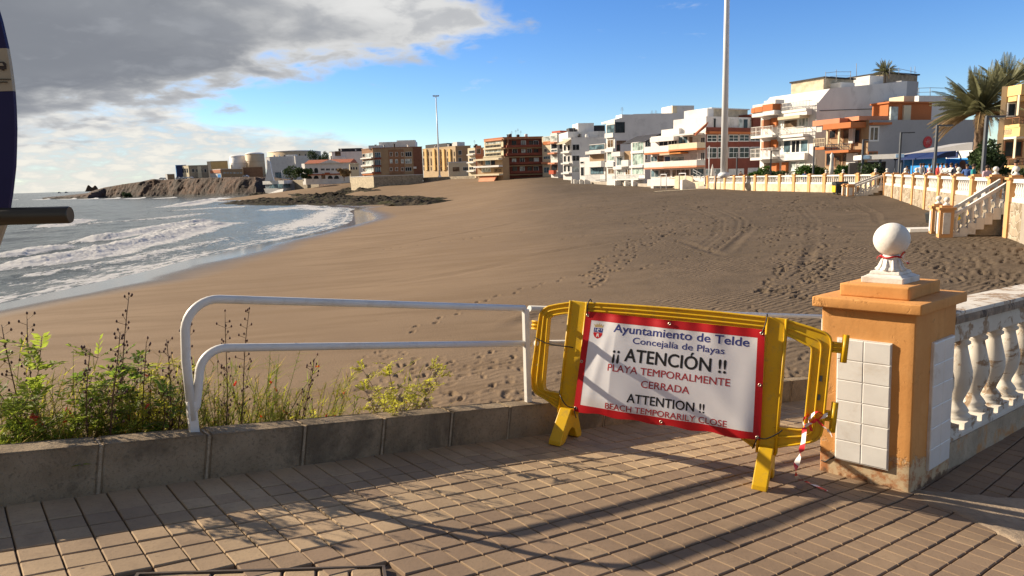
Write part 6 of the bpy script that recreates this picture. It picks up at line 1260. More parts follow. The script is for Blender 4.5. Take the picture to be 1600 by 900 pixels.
# planted bank between the kerb wall and the beach
na, nb = 150, 46; V = []; aa_ = np.linspace(-5, 12, na); 
for a in aa_:
    for v in np.linspace(0, 1, nb):
        p = G(a, KB + KT * .5 + v * 3.6, -.10 - .15 * v); s_ = sand_z([p[:2]])[0]; fall = v * 3.6 * .72
        V.append((p[0], p[1], max(p[2] - fall, s_ - .15)))
V = np.array(V); V[:, 2] += (vnoise(V[:, :2], 2.2, 7, 4) - .5) * .12 * np.tile(np.minimum(1, np.linspace(0, 1, nb) * 8), na)
defm('planting_soil', (.14, .10, .066), .95, .3, 3., bump=.8, bscale=18, fine=.4); grid_mesh('planting_bank', V, na, nb, 'planting_soil')

# ------------------------------------------------------------------ white tubular railing
m_ = mat('rail_paint', (.70, .68, .64), .42, .04, 3., spec=.45, stain=(.42, .36, .28), stain_amt=.25, stain_scale=9.); MT['rail_paint'] = m_
RB = KB + KT * .62; rl = thing('railing', 'white tubular metal railing with two rails, standing on the kerb wall', 'railing', G(1.15, RB, KH)); rr_ = .0235
A_END = 9.6
def arc(a0, h0, r, a_dir=1): return [G(a0 + r - r * math.cos(q), RB, h0 - r + r * math.sin(q)) for q in np.linspace(0, math.pi / 2, 9)]
mb = MB(); mb.tube([G(1.115 - .035 * 0, RB, .30), G(1.06, RB, .62)] + [G(1.045, RB, .78)] + [G(1.045 + .16 * (1 - math.cos(q)), RB, .79 + .16 * math.sin(q)) for q in np.linspace(0, math.pi / 2, 10)] + [G(2., RB, .951), G(3.41, RB, .953)], rr_, 16); mb.build('upper_rail', 'rail_paint', rl)
mb = MB(); mb.tube([G(1.10, RB, .33), G(1.128, RB, .375), G(1.13, RB, .44), G(1.132, RB, .56)] + [G(1.132 + .13 * (1 - math.cos(q)), RB, .56 + .125 * math.sin(q)) for q in np.linspace(.1, math.pi / 2, 9)] + [G(2., RB, .6855), G(3.505, RB, .687)], rr_ * .98, 16); mb.build('lower_rail', 'rail_paint', rl)
mb = MB(); mb.tube([G(3.46, RB, .953), G(A_END, RB, .975)], rr_, 14); mb.build('upper_rail', 'rail_paint', rl); mb = MB(); mb.tube([G(3.56, RB, .688), G(A_END, RB, .70)], rr_ * .98, 14); mb.build('lower_rail', 'rail_paint', rl)
for a, h1 in ((1.135, .40), (3.545, .95), (6.0, .95), (8.4, .95)):
    mb = MB(); w2 = .024; mb.box(G(a - w2, RB - .018, KH - .05), GA * 2 * w2, GB * .036, np.array([0, 0, (h1 - KH + .05) * 1.015])); mb.build('post', 'rail_paint', rl, bevel=.004)
mb = MB(); mb.tube([G(3.575, RB - .01, .60), G(3.60, RB - .02, .575), G(3.615, RB - .02, .55), G(3.60, RB - .02, .525), G(3.57, RB - .02, .53)], .010, 8); mb.build('hook', 'rail_paint', rl)

# ------------------------------------------------------------------ yellow plastic barrier
BF1 = (g(882, 697) + g(909, 683)) / 2; BF2 = g(1193, 766) - (g(882, 697) - g(909, 683)) / 2
BE = unit(BF2 - BF1); BU = unit(GN - BE * (BE @ GN)); BN = np.cross(BE, BU)      # along, up, towards the viewer
def Bp(s_, h, d=0.): return BF1 + BE * s_ + BU * h + BN * d
m_ = bpy.data.materials.new('barrier_plastic'); m_.use_nodes = True; t_ = m_.node_tree; t_.nodes.clear(); k = NT(t_); co = k.n('ShaderNodeTexCoord').outputs['Object']
c = k.mix(k.ramp(k.noise(co, 4., 5, .6), .3, .7), (.74, .44, .010), (.80, .51, .016)); c = k.mix(k.math('MULTIPLY', k.ramp(k.noise(co, 16., 5, .7), .5, .68), .45), c, (.44, .29, .07)); c = k.mix(k.math('MULTIPLY', k.ramp(k.noise(co, 70., 3, .8), .58, .72), .35), c, (.30, .20, .06))
b = k.n('ShaderNodeBsdfPrincipled', i_Roughness=.38); b.inputs['Specular IOR Level'].default_value = .4; k.set(b.inputs['Base Color'], c); tr = k.n('ShaderNodeBsdfTranslucent'); k.set(tr.inputs[0], c); mx = k.n('ShaderNodeMixShader', i_Fac=.22); t_.links.new(b.outputs[0], mx.inputs[1]); t_.links.new(tr.outputs[0], mx.inputs[2]); o_ = k.n('ShaderNodeOutputMaterial'); t_.links.new(mx.outputs[0], o_.inputs[0]); MT['barrier_plastic'] = m_
MT['barrier_plastic'] = m_
br = thing('barrier', 'yellow plastic crowd barrier on two feet, closing off the ramp beside the pillar', 'barrier', Bp(.65, 0))
def smooth_path(P, n=6, closed=False):
    """Catmull-Rom through the points"""
    P = [np.array(p, float) for p in P]; out = []
    for i in range(len(P) - 1):
        p0, p1, p2, p3 = P[max(0, i - 1)], P[i], P[i + 1], P[min(len(P) - 1, i + 2)]
        for q in np.linspace(0, 1, n, endpoint=False): out.append(.5 * (2 * p1 + (p2 - p0) * q + (2 * p0 - 5 * p1 + 4 * p2 - p3) * q * q + (3 * p1 - p0 - 3 * p2 + p3) * q ** 3))
    return out + [P[-1]]
def band(name, outer, inner, th=.030, ribs=(.04, .5, .96), parent=None, rr=.0075):
    """flat moulded member between two outlines, with raised ribs on both faces"""
    n = len(outer); mb = MB(); o_, i_ = np.array(outer), np.array(inner)
    V = [Bp(*q, d) for d in (th / 2, -th / 2) for row in (o_, i_) for q in row]
    Fc = []
    for j in range(n - 1):
        Fc += [(j, j + 1, n + j + 1, n + j), (2 * n + j + 1, 2 * n + j, 3 * n + j, 3 * n + j + 1), (j + 1, j, 2 * n + j, 2 * n + j + 1), (n + j, n + j + 1, 3 * n + j + 1, 3 * n + j)]
    Fc += [(0, n, 3 * n, 2 * n), (n - 1, 3 * n - 1, 4 * n - 1, 2 * n - 1)]
    mb.add(V, Fc)
    for f_ in ribs:
        for d in (1, -1):
            q = o_ * (1 - f_) + i_ * f_; mb.tube([Bp(*p, d * (th / 2 + .006)) for p in q], rr, 6, cap=True)
            
    return mb.build(name, 'barrier_plastic', parent or br)
# left wing: from the leg foot round to the leg top
lo_ = smooth_path([(-.10, .20), (-.20, .255), (-.27, .285), (-.345, .315), (-.378, .37), (-.385, .45), (-.375, .65), (-.365, .86), (-.355, .93), (-.31, .975), (-.25, .998), (-.17, 1.02), (-.11, 1.035)])
li_ = smooth_path([(-.10, .345), (-.18, .342), (-.22, .34), (-.255, .342), (-.272, .36), (-.28, .42), (-.283, .65), (-.287, .86), (-.285, .89), (-.27, .906), (-.23, .922), (-.17, .938), (-.11, .948)])
band('wing_frame', lo_, li_)
ro_ = smooth_path([(1.375, .235), (1.44, .262), (1.52, .290), (1.60, .322), (1.648, .36), (1.664, .42), (1.664, .60), (1.662, .84), (1.66, .97), (1.635, 1.02), (1.57, 1.043), (1.48, 1.062), (1.375, 1.082)])
ri_ = smooth_path([(1.375, .388), (1.42, .388), (1.47, .389), (1.52, .391), (1.545, .40), (1.551, .43), (1.55, .60), (1.548, .84), (1.546, .90), (1.538, .925), (1.50, .94), (1.44, .965), (1.375, .99)])
band('wing_frame', ro_, ri_)
tp = smooth_path([(.0, 1.045), (.35, 1.064), (.852, 1.082), (1.27, 1.086)], 10); bt = smooth_path([(.0, .955), (.35, .972), (.852, .985), (1.27, .992)], 10); band('top_rail', tp, bt, ribs=(.05, .38, .68, .96))
bt2 = smooth_path([(.0, .21), (.08, .25), (.2, .285), (.7, .30), (1.1, .29), (1.2, .255), (1.27, .215)], 6); tp2 = smooth_path([(.0, .37), (.08, .37), (.2, .37), (.7, .37), (1.1, .37), (1.2, .37), (1.27, .37)], 6); band('bottom_rail', bt2, tp2)
for s0, s1, l_, h1 in ((-.118, .012, -.012, 1.045), (1.268, 1.382, .02, 1.088)):
    mb = MB(); mb.prism([Bp(s0 + l_, .20, -.024), Bp(s1 + l_, .20, -.024), Bp(s1, h1, -.024), Bp(s0, h1, -.024)], BN * .048); lg = mb.build('leg', 'barrier_plastic', br, bevel=.006)
    mb = MB()
    for q in (0, 1):
        for d in (-.03, .03):
            a0, a1 = (s0 + l_, s0) if q == 0 else (s1 + l_, s1); mb.tube([Bp(a0, .20, d), Bp(a1, h1, d)], .0085, 6)
    mb.build('edge_rib', 'barrier_plastic', lg)
    c_ = (s0 + s1) / 2 + l_; ft = [(-.215, .0), (-.150, .0), (-.115, .012), (-.05, .085), (.0, .105), (.05, .085), (.115, .012), (.150, .0), (.215, .0), (.21, .03), (.10, .185), (.055, .245), (-.055, .245), (-.10, .185), (-.21, .03)]
    mb = MB(); mb.prism([Bp(c_ - .046, h, d) for d, h in ft], BE * .092); mb.build('foot', 'barrier_plastic', br, bevel=.006)
def lug(s0, s1, h, vert=None):
    mb = MB()
    for q in (-.028, 0, .028): mb.tube([Bp(s0, h + q, .012), Bp(s1, h + q, .012)], .007, 6)
    mb.box(Bp(min(s0, s1), h - .03, -.012), BE * abs(s1 - s0), BU * .06, BN * .02)
    if vert: mb.tube([Bp(s1, h - vert[0], .012), Bp(s1, h + vert[1], .012)], .014, 8); mb.box(Bp(s1 - .02, h - vert[0], -.012), BE * .04, BU * (vert[0] + vert[1]), BN * .024)
    mb.build('hinge_lug', 'barrier_plastic', br)
lug(-.355, -.425, .825); lug(-.37, -.405, .385); lug(1.655, 1.735, .945, (.09, .085)); lug(1.655, 1.715, .51, (.10, .09))
mb = MB(); 
for h in (.60, .72): mb.box(Bp(1.612, h, .015), BE * .016, BU * .035, BN * .012)
mb.build('slot_plug', 'bin_dark', br)

# ------------------------------------------------------------------ vinyl notice tied to the barrier
def vinyl(name, rgb, tr_=.42, rough=.45):
    m = bpy.data.materials.new(name); m.use_nodes = True; t = m.node_tree; t.nodes.clear(); k = NT(t); co = k.n('ShaderNodeTexCoord').outputs['Object']; c = k.mix(k.ramp(k.noise(co, 6, 4), .3, .7), tuple(v * .95 for v in rgb), rgb)
    b = k.n('ShaderNodeBsdfPrincipled', i_Roughness=rough); b.inputs['Specular IOR Level'].default_value = .35; k.set(b.inputs['Base Color'], c); tl = k.n('ShaderNodeBsdfTranslucent'); k.set(tl.inputs[0], c); mx = k.n('ShaderNodeMixShader', i_Fac=tr_); t.links.new(b.outputs[0], mx.inputs[1]); t.links.new(tl.outputs[0], mx.inputs[2]); o = k.n('ShaderNodeOutputMaterial'); t.links.new(mx.outputs[0], o.inputs[0]); MT[name] = m
vinyl('vinyl_white', (.80, .80, .82), .34); vinyl('vinyl_red', (.50, .010, .016), .25); vinyl('ink_black', (.012, .012, .013), .02); vinyl('ink_red', (.36, .03, .035), .05); vinyl('ink_navy', (.035, .045, .20), .05); vinyl('ink_gold', (.55, .42, .20), .2)
TL, TR, BR, BL = (np.array(q) for q in ((.023, .980), (1.263, 1.004), (1.307, .281), (-.003, .242)))
BW, BH = 1.27, .735
def bpos(u, v, d=0.):                              # u 0..1 left to right, v 0..1 bottom to top
    q = (BL * (1 - u) + BR * u) * (1 - v) + (TL * (1 - u) + TR * u) * v
    if True:
        tens = math.sin(math.pi * u) * math.sin(math.pi * v)
        f1 = (u / .20) ** 1.3 if u < .20 else ((1 - u) / .80) ** 1.1
        w_ = .042 * f1 * math.sin(math.pi * min(1, v * .9 + .12)) ** .8 + .014 * math.exp(-((u - .93) / .06) ** 2) * (1 - v) + .010 * math.exp(-((u - .80 + .35 * v) / .05) ** 2) * max(0, 1 - 2.2 * v) + .0065 * math.sin(u * 24 + 2.6 * v) * (abs(v - .5) * 2) ** 1.5 + .0045 * math.sin(u * 47 + 5 * v) * max(0, v - .72) / .28 + .0045 * math.sin(9 * v + 14 * u) * (1 - v) * u
        w_ += .006 * math.sin(7 * (u + v * .6)) * (1 - abs(2 * u - 1)) + .009 * math.exp(-((u - .86 + .5 * (v - .2)) / .08) ** 2) * (1 - v) + .006 * math.exp(-((u - .07 - .1 * v) / .03) ** 2) * math.sin(math.pi * v)
        q = q + np.array([0, -.006 * math.sin(u * 31) * (v < .03)])
    return Bp(q[0], q[1], .052 + w_ + d)
bn = thing('notice_banner', 'white vinyl notice with red border and Spanish beach closure text, tied to the yellow barrier', 'banner', bpos(.5, 0))
def sheet(u0, u1, v0, v1, nu, nv, d, m, name, parent=None, back=True):
    mb = MB(); U = np.linspace(u0, u1, nu); Vv = np.linspace(v0, v1, nv); V = [bpos(u, v, d) for u in U for v in Vv]; mb.add(V, [(i * nv + j, (i + 1) * nv + j, (i + 1) * nv + j + 1, i * nv + j + 1) for i in range(nu - 1) for j in range(nv - 1)], 0, True); return mb.build(name, m, parent or bn)
sheet(.035, .967, .066, .925, 230, 130, 0., 'vinyl_white', 'vinyl_sheet')
bo = MB()
for u0, u1, v0, v1, nu, nv in ((0, 1, 0, .07, 120, 6), (0, 1, .92, 1, 120, 6), (0, .038, .07, .92, 6, 60), (.964, 1, .07, .92, 6, 60)):
    U = np.linspace(u0, u1, nu); Vv = np.linspace(v0, v1, nv); bo.add([bpos(u, v, .0008) for u in U for v in Vv], [(i * nv + j, (i + 1) * nv + j, (i + 1) * nv + j + 1, i * nv + j + 1) for i in range(nu - 1) for j in range(nv - 1)], 0, True)
bo.build('red_border', 'vinyl_red', bn)
def lettering(text, u_c, v_b, cap_h, width, m, bold=0., name='lettering', shear=0.):
    """a line of text laid on the sheet; cap_h and width in metres, v_b = base line"""
    cu_ = bpy.data.curves.new(name, 'FONT'); cu_.body = text; cu_.align_x = 'CENTER'; cu_.size = 1.; cu_.offset = 0; cu_.resolution_u = 4
    tmp = bpy.data.objects.new('tmp', cu_); COL.objects.link(tmp); dg = bpy.context.evaluated_depsgraph_get(); me = bpy.data.meshes.new_from_object(tmp.evaluated_get(dg)); bpy.data.objects.remove(tmp); bpy.data.curves.remove(cu_)
    bmm = bmesh.new(); bmm.from_mesh(me); bpy.data.meshes.remove(me); bmesh.ops.triangulate(bmm, faces=bmm.faces[:])
    for _ in range(2):
        long_ = [e_ for e_ in bmm.edges if e_.calc_length() > .16]
        if long_: bmesh.ops.subdivide_edges(bmm, edges=long_, cuts=1); bmesh.ops.triangulate(bmm, faces=bmm.faces[:])
    xs = [v_.co.x for v_ in bmm.verts]; x0, x1 = min(xs), max(xs); bmm.verts.index_update(); sx = width / (x1 - x0); sy = cap_h / .73
    off = OFF[bn.name]
    base_ = np.array([v_.co for v_ in bmm.verts]); tri = [tuple(v_.index for v_ in f_.verts) for f_ in bmm.faces]; bmm.free(); VV, FF = [], []
    for q, (ex, ey_) in enumerate(((0, 0), (1, 0), (-1, 0), (0, .7), (0, -.7))[:5 if bold else 1]):   # heavier strokes: the outline laid down again a hair to each side
        b0 = len(VV)
        for c_ in base_: VV.append(tuple(bpos(u_c + (c_[0] + ex * bold - (x0 + x1) / 2) * sx / BW, v_b + (c_[1] + ey_ * bold) * sy / BH, .0007 + .00008 * q) - off))
        FF += [tuple(b0 + i for i in f_) for f_ in tri]
    me = bpy.data.meshes.new(name); me.from_pydata(VV, [], FF); me.materials.clear(); me.materials.append(MT[m]); o = bpy.data.objects.new(name, me); COL.objects.link(o); o.parent = bn; return o
def buv(x, y):                                      # photo pixel on the sheet -> u, v
    d = ray(x, y); t = (BF1 + BN * .055) @ BN / (d @ BN); p = d * t - BF1; q = np.array([p @ BE, p @ BU]); u, v = .5, .5
    for _ in range(25):
        l, r_ = BL * (1 - v) + TL * v, BR * (1 - v) + TR * v; u = (q - l) @ (r_ - l) / ((r_ - l) @ (r_ - l)); b_, t2_ = BL * (1 - u) + BR * u, TL * (1 - u) + TR * u; v = (q - b_) @ (t2_ - b_) / ((t2_ - b_) @ (t2_ - b_))
    return u, v
def line(text, xa, ya, xb, yb, cap, m, bold):       # base line from its two ends in the photo
    (u0, v0), (u1, v1) = buv(xa, ya), buv(xb, yb); lettering(text, (u0 + u1) / 2, (v0 + v1) / 2, cap, (u1 - u0) * BW, m, bold)
ZB = lambda X, Y: (880 + X / 3.912, 470 + Y / 3.912)
for tx, a_, c_, cap, m, bd in (('Ayuntamiento de Telde', (312, 192), (1136, 277), .060, 'ink_navy', .020), ('Concejalía de Playas', (428, 263), (986, 322), .046, 'ink_navy', .014), ('¡¡ ATENCIÓN !!', (308, 366), (994, 433), .094, 'ink_black', .026), ('PLAYA TEMPORALMENTE', (280, 425), (1020, 520), .052, 'ink_red', .014), ('CERRADA', (480, 530), (772, 565), .052, 'ink_red', .014), ('ATTENTION !!', (395, 618), (862, 684), .066, 'ink_black', .022), ('BEACH TEMPORARILY CLOSE', (260, 655), (1000, 770), .044, 'ink_red', .014)):
    line(tx, *ZB(*a_), *ZB(*c_), cap, m, bd)
# coat of arms: shield of blue over red with a crown above
uc, vc = buv(*ZB(214, 190)); hw = .030
def flat(pts, m, name, d=.0009): mb = MB(); mb.add([bpos(uc + x * hw, vc + y * hw * BW / BH, d) for x, y in pts], [tuple(range(len(pts)))]); return mb.build(name, m, bn)
cr = flat([(-.92, .75), (.92, .75), (.92, -.05), (-.92, -.05)], 'ink_navy', 'shield')
flat([(-.92, -.12), (-.92, -.5), (-.6, -1.0), (0, -1.3), (.6, -1.0), (.92, -.5), (.92, -.12)], 'vinyl_red', 'shield_base')
flat([(.32 * math.cos(q), .35 + .3 * math.sin(q)) for q in np.linspace(0, 6.28, 17)[:-1]], 'vinyl_white', 'shield_sun', .0014); flat([(-.3, -.95), (-.18, -.3), (.18, -.3), (.3, -.95), (.1, -.95), (.06, -.7), (-.06, -.7), (-.1, -.95)], 'vinyl_white', 'shield_tower', .0014)
for q in (-.62, .62): flat([(q - .06, .15), (q + .06, .15), (q + .06, .6), (q - .06, .6)], 'vinyl_white', 'shield_bar', .0014)
flat([(-.8, .88), (.8, .88), (1.0, 1.5), (.6, 1.2), (.45, 1.62), (.2, 1.25), (0, 1.75), (-.2, 1.25), (-.45, 1.62), (-.6, 1.2), (-1.0, 1.5)], 'ink_gold', 'crown_mark')
# eyelets and cable ties
defm('eyelet_metal', (.55, .48, .38), .35, .1, 5., metal=.8); defm('tie_black', (.012, .012, .012), .4, .1, 5.)
ey = [(.012, .965), (.5, .965), (.985, .965), (.985, .5), (.985, .03), (.5, .03), (.012, .03), (.012, .5)]
for u, v in ey:
    mb = MB(); c_ = bpos(u, v, .003); mb.tube([c_ + (BE * math.cos(q) + BU * math.sin(q)) * .0085 for q in np.linspace(0, 2 * math.pi, 13)], .0035, 6, cap=False); mb.build('eyelet', 'eyelet_metal', bn)
def tie(label_pts, r=.0042): mb = MB(); mb.tube(smooth_path(label_pts, 5), r, 6); mb.build('cable_tie', 'tie_black', bn)
tie([bpos(.012, .965, .006), Bp(.03, 1.02, .06), Bp(.035, 1.055, .05), Bp(.03, 1.068, .0), Bp(.03, 1.02, -.04)]); tie([bpos(.985, .965, .006), Bp(1.262, 1.04, .06), Bp(1.265, 1.095, .045), Bp(1.26, 1.105, 0)])
tie([bpos(.012, .03, .006), Bp(-.05, .27, .07), Bp(-.11, .325, .06), Bp(-.15, .36, .0)]); tie([bpos(.012, .03, .006), Bp(.01, .235, .06), Bp(.025, .19, .055)]); tie([bpos(.985, .03, .006), Bp(1.34, .305, .07), Bp(1.40, .345, .06), Bp(1.43, .375, .05)]); tie([bpos(.985, .03, .006), Bp(1.275, .26, .06), Bp(1.262, .22, .05)])
mb = MB(); mb.tube(smooth_path([Bp(-.39, .735, .02), Bp(-.30, .71, .04), Bp(-.2, .70, .05), Bp(-.10, .702, .04), Bp(-.06, .70, .03)], 5), .004, 6); mb.build('tie_cord', 'tie_black', br)

# red and white barrier tape
m_ = bpy.data.materials.new('barrier_tape'); m_.use_nodes = True; t_ = m_.node_tree; k = NT(t_); b = t_.nodes['Principled BSDF']; st_ = k.n('ShaderNodeAttribute', attribute_name='run').outputs['Fac']
k.set(b.inputs['Base Color'], k.mix(k.ramp(k.math('FRACT', k.math('MULTIPLY', st_, 7.)), .49, .51), (.62, .03, .04), (.78, .74, .72))); b.inputs['Roughness'].default_value = .4; MT['barrier_tape'] = m_
def tape(path, wv, width, parent=None, name='tape', seed=0):
    P = smooth_path(path, 8); r_ = random.Random(seed); n = len(P); mb = MB(); s_ = 0; run = []
    for i, p in enumerate(P):
        ph = i * .35 + seed; w_ = wv * math.cos(ph * .7) + BN * .8 * math.sin(ph * .9); w_ = unit(w_) * width / 2; mb.v += [tuple(p - w_), tuple(p), tuple(p + w_)]
        if i: s_ += np.linalg.norm(P[i] - P[i - 1])
        run += [s_, s_ + .012, s_ + .024]
    for i in range(n - 1):
        for j in (0, 1): mb.f.append((3 * i + j, 3 * i + 3 + j, 3 * i + 4 + j, 3 * i + 1 + j)); mb.m.append(0); mb.sm.append(True)
    o = mb.build(name, 'barrier_tape', parent); a_ = o.data.attributes.new('run', 'FLOAT', 'POINT'); a_.data.foreach_set('value', np.array(run, np.float32)); return o
tt = thing('barrier_tape', 'red and white tape knotted on the right barrier wing, trailing on the paving', 'tape', Bp(1.6, .45, .03))
tape([Bp(1.575, .50, .03), Bp(1.545, .46, .045), Bp(1.56, .43, .05), Bp(1.60, .46, .05), Bp(1.64, .49, .04), Bp(1.68, .52, .03)], BU, .03, tt, 'tape_knot', 1); tape([Bp(1.62, .48, .04), Bp(1.66, .45, .05), Bp(1.70, .42, .05), Bp(1.72, .395, .05)], BU, .02, tt, 'tape_end', 2); tape([Bp(1.60, .40, .035), Bp(1.58, .47, .04), Bp(1.62, .53, .04), Bp(1.66, .50, .0)], BE, .02, tt, 'tape_loop', 4)
gq = g(1262, 757); gr = g(1292, 769); tape([Bp(1.555, .44, .03), Bp(1.56, .33, .05), Bp(1.55, .24, .05), Bp(1.535, .17, .04), Bp(1.55, .09, .04), gq + GN * .015, gq * .4 + gr * .6 + GN * .012, gr + GN * .006], BE, .034, tt, 'tape_tail', 6)

# ------------------------------------------------------------------ orange pillar with tiled faces
m_ = bpy.data.materials.new('pillar_render'); m_.use_nodes = True; t_ = m_.node_tree; k = NT(t_); b = t_.nodes['Principled BSDF']; co = k.n('ShaderNodeTexCoord').outputs['Object']; sp = k.n('ShaderNodeSeparateXYZ', i_0=co)
n1 = k.noise(co, 2.2, 5, .6); n2 = k.noise(co, 40, 4, .7); n3 = k.noise(co, 4.5, 7, .72, .6); n4 = k.noise(co, 9, 6, .7)
c = k.mix(k.ramp(n1, .3, .7), (.58, .275, .085), (.66, .335, .115)); c = k.mix(k.math('MULTIPLY', k.ramp(n2, .5, .72), .2), c, (.42, .19, .06))
smp = k.n('ShaderNodeMapping'); k.set(smp.inputs['Vector'], co); smp.inputs['Scale'].default_value = (14, 14, 1.1); c = k.mix(k.math('MULTIPLY', k.ramp(k.noise(smp.outputs[0], 1., 5, .6), .52, .74), .45), c, (.40, .19, .065)); c = k.mix(k.math('MULTIPLY', k.ramp(k.noise(co, 1.1, 6, .65), .50, .7), .5), c, (.72, .44, .21))
low = k.ramp(sp.outputs[2], .02, .34, 1, 0)
peel = k.ramp(k.math('ADD', n3, k.math('MULTIPLY', low, .34)), .58, .64); c = k.mix(k.math('MULTIPLY', peel, k.ramp(low, .02, .3)), c, k.mix(k.ramp(n4, .42, .58), (.55, .43, .27), (.40, .17, .07)))
dirt = k.ramp(k.math('ADD', n4, k.math('MULTIPLY', k.ramp(sp.outputs[2], -.05, .10, 1, 0), .34)), .66, .8); c = k.mix(k.math('MULTIPLY', dirt, .8), c, (.10, .075, .05))
k.set(b.inputs['Base Color'], c); b.inputs['Roughness'].default_value = .8; b.inputs['Specular IOR Level'].default_value = .25
bp = k.n('ShaderNodeBump', i_Strength=.5, i_Distance=.006); k.set(bp.inputs['Height'], k.math('ADD', k.math('MULTIPLY', n2, .5), k.math('SUBTRACT', n1, k.math('MULTIPLY', peel, 1.5)))); k.set(b.inputs['Normal'], bp.outputs[0]); MT['pillar_render'] = m_
defm('tile_white', (.74, .73, .70), .35, .05, 6., spec=.5, stain=(.52, .45, .36), stain_amt=.45, stain_scale=4.); defm('grout', (.66, .63, .58), .9, .15, 10.); defm('finial_white', (.72, .70, .66), .7, .04, 8., bump=.15, bscale=60, stain=(.50, .43, .33), stain_amt=.45, stain_scale=6.)
LEAN = np.array([-.025, 0, 1.]); EX = azv(-49); _k = ray(1280, 741); _k = _k[0] / _k[1]; WX = (_k * F_[1] - F_[0]) / (EX[0] - _k * EX[1]); EY = azv(53); WY = .63
pl_ = thing('gate_pillar', 'orange rendered pillar with white tile panels, stepped cap and white ball on top', 'pillar', F_)
def Pp(x, y, z): return F_ + EX * x + EY * y + LEAN * z
def pbox(mb, x0, x1, y0, y1, z0, z1): mb.prism([Pp(x0, y0, z0), Pp(x1, y0, z0), Pp(x1, y1, z0), Pp(x0, y1, z0)], LEAN * (z1 - z0))
def rough_box(x0, x1, y0, y1, z0, z1, n=26, amp=.004, seed=0):
    """rendered masonry: subdivided box with a slightly hand-trowelled surface and soft worn arrises"""
    b3 = bmesh.new(); 
    vs = [b3.verts.new(Pp(x, y, z)) for z in (z0, z1) for x, y in ((x0, y0), (x1, y0), (x1, y1), (x0, y1))]
    for f_ in ((3, 2, 1, 0), (4, 5, 6, 7), (0, 1, 5, 4), (1, 2, 6, 5), (2, 3, 7, 6), (3, 0, 4, 7)): b3.faces.new([vs[i] for i in f_])
    bmesh.ops.recalc_face_normals(b3, faces=b3.faces[:]); bmesh.ops.bevel(b3, geom=b3.edges[:], offset=.010, segments=2, affect='EDGES', profile=.6)
    bmesh.ops.subdivide_edges(b3, edges=[e_ for e_ in b3.edges if e_.calc_length() > .06], cuts=n // 2, use_grid_fill=True); b3.normal_update()
    P = np.array([v_.co for v_ in b3.verts]); d = (vnoise(P, 5., seed, 4) - .5) * amp * 2 + (vnoise(P, 22., seed + 3, 3) - .5) * amp * .8
    for v_, q in zip(b3.verts, d): v_.co += v_.normal * q
    mb = MB(); b3.verts.index_update(); mb.v = [tuple(v_.co) for v_ in b3.verts]; mb.f = [tuple(v_.index for v_ in f_.verts) for f_ in b3.faces]; mb.m = [0] * len(mb.f); mb.sm = [True] * len(mb.f); b3.free(); return mb
rough_box(0, WX, 0, WY, -.30, 1.214, 30, .004, 1).build('shaft', 'pillar_render', pl_)
oh = .045; cp_ = rough_box(-oh, WX + oh, -oh, WY + oh, 1.2135, 1.285, 22, .003, 2).build('cap', 'pillar_render', pl_); rough_box(.075, WX - .075, .075, WY - .075, 1.284, 1.372, 18, .003, 3).build('upper_cap', 'pillar_render', cp_)
def to_p(x, y, face):                               # photo pixel on a pillar face -> (along, height)
    n_ = np.cross(EX if face == 'x' else EY, LEAN); d = ray(x, y); t = (F_ @ n_) / (d @ n_); q = d * t - F_; M_ = np.c_[EX if face == 'x' else EY, LEAN]; r_ = np.linalg.lstsq(M_, q, rcond=None)[0]; return r_
def tiles(face, x0, x1, z0, z1, nx, nz, name):
    ax = EX if face == 'x' else EY; nn_ = np.cross(ax, LEAN); nn_ = unit(nn_); 
    if nn_ @ F_ > 0: nn_ = -nn_
    def q(a, z, d): return F_ + ax * a + LEAN * z + nn_ * d
    mb = MB(); mb.prism([q(x0 - .004, z0 - .004, -.004), q(x1 + .004, z0 - .004, -.004), q(x1 + .004, z1 + .004, -.004), q(x0 - .004, z1 + .004, -.004)], nn_ * .021); o = mb.build(name, 'grout', pl_)
    dx_, dz_ = (x1 - x0) / nx, (z1 - z0) / nz; r_ = random.Random(3); mb = MB()
    for i in range(nx):
        for j in range(nz):
            a0, a1, c0_, c1_ = x0 + i * dx_ + .0013, x0 + (i + 1) * dx_ - .0013, z0 + j * dz_ + .0013, z0 + (j + 1) * dz_ - .0013; t1, t2_, t3 = (r_.uniform(-.0015, .0015) for _ in range(3)); e = .0045
            R0 = [q(a0, c0_, .014), q(a1, c0_, .014), q(a1, c1_, .014), q(a0, c1_, .014)]; R1 = [q(a0, c0_, .019 + t1), q(a1, c0_, .019 + t2_), q(a1, c1_, .019 + t3), q(a0, c1_, .019)]; R2 = [q(a0 + e, c0_ + e, .0215 + t1), q(a1 - e, c0_ + e, .0215 + t2_), q(a1 - e, c1_ - e, .0215 + t3), q(a0 + e, c1_ - e, .0215)]
            mb.add(R0 + R1 + R2, [(8, 9, 10, 11)] + [(m2, (m2 + 1) % 4, 4 + (m2 + 1) % 4, 4 + m2) for m2 in range(4)] + [(4 + m2, 4 + (m2 + 1) % 4, 8 + (m2 + 1) % 4, 8 + m2) for m2 in range(4)])
    mb.build('tiles', 'tile_white', o)
xa, za = to_p(1387, 735, 'x'); xb, zb_ = to_p(1310, 527, 'x'); tiles('x', xa, xb, to_p(1348, 724, 'x')[1], to_p(1348, 532, 'x')[1], 2, 6, 'tile_panel')
ya, _ = to_p(1447, 735, 'y'); yb_, _ = to_p(1487, 527, 'y'); tiles('y', ya, yb_, to_p(1466, 722, 'y')[1], to_p(1466, 532, 'y')[1], 2, 6, 'tile_panel')
mb = MB(); nf_ = unit(np.cross(EX, LEAN)); nf_ = -nf_ if nf_ @ F_ > 0 else nf_
pts_ = [to_p(x, y, 'x') for x, y in ((1283, 719), (1290, 721), (1296, 717), (1302, 715), (1307, 712), (1312, 716))]
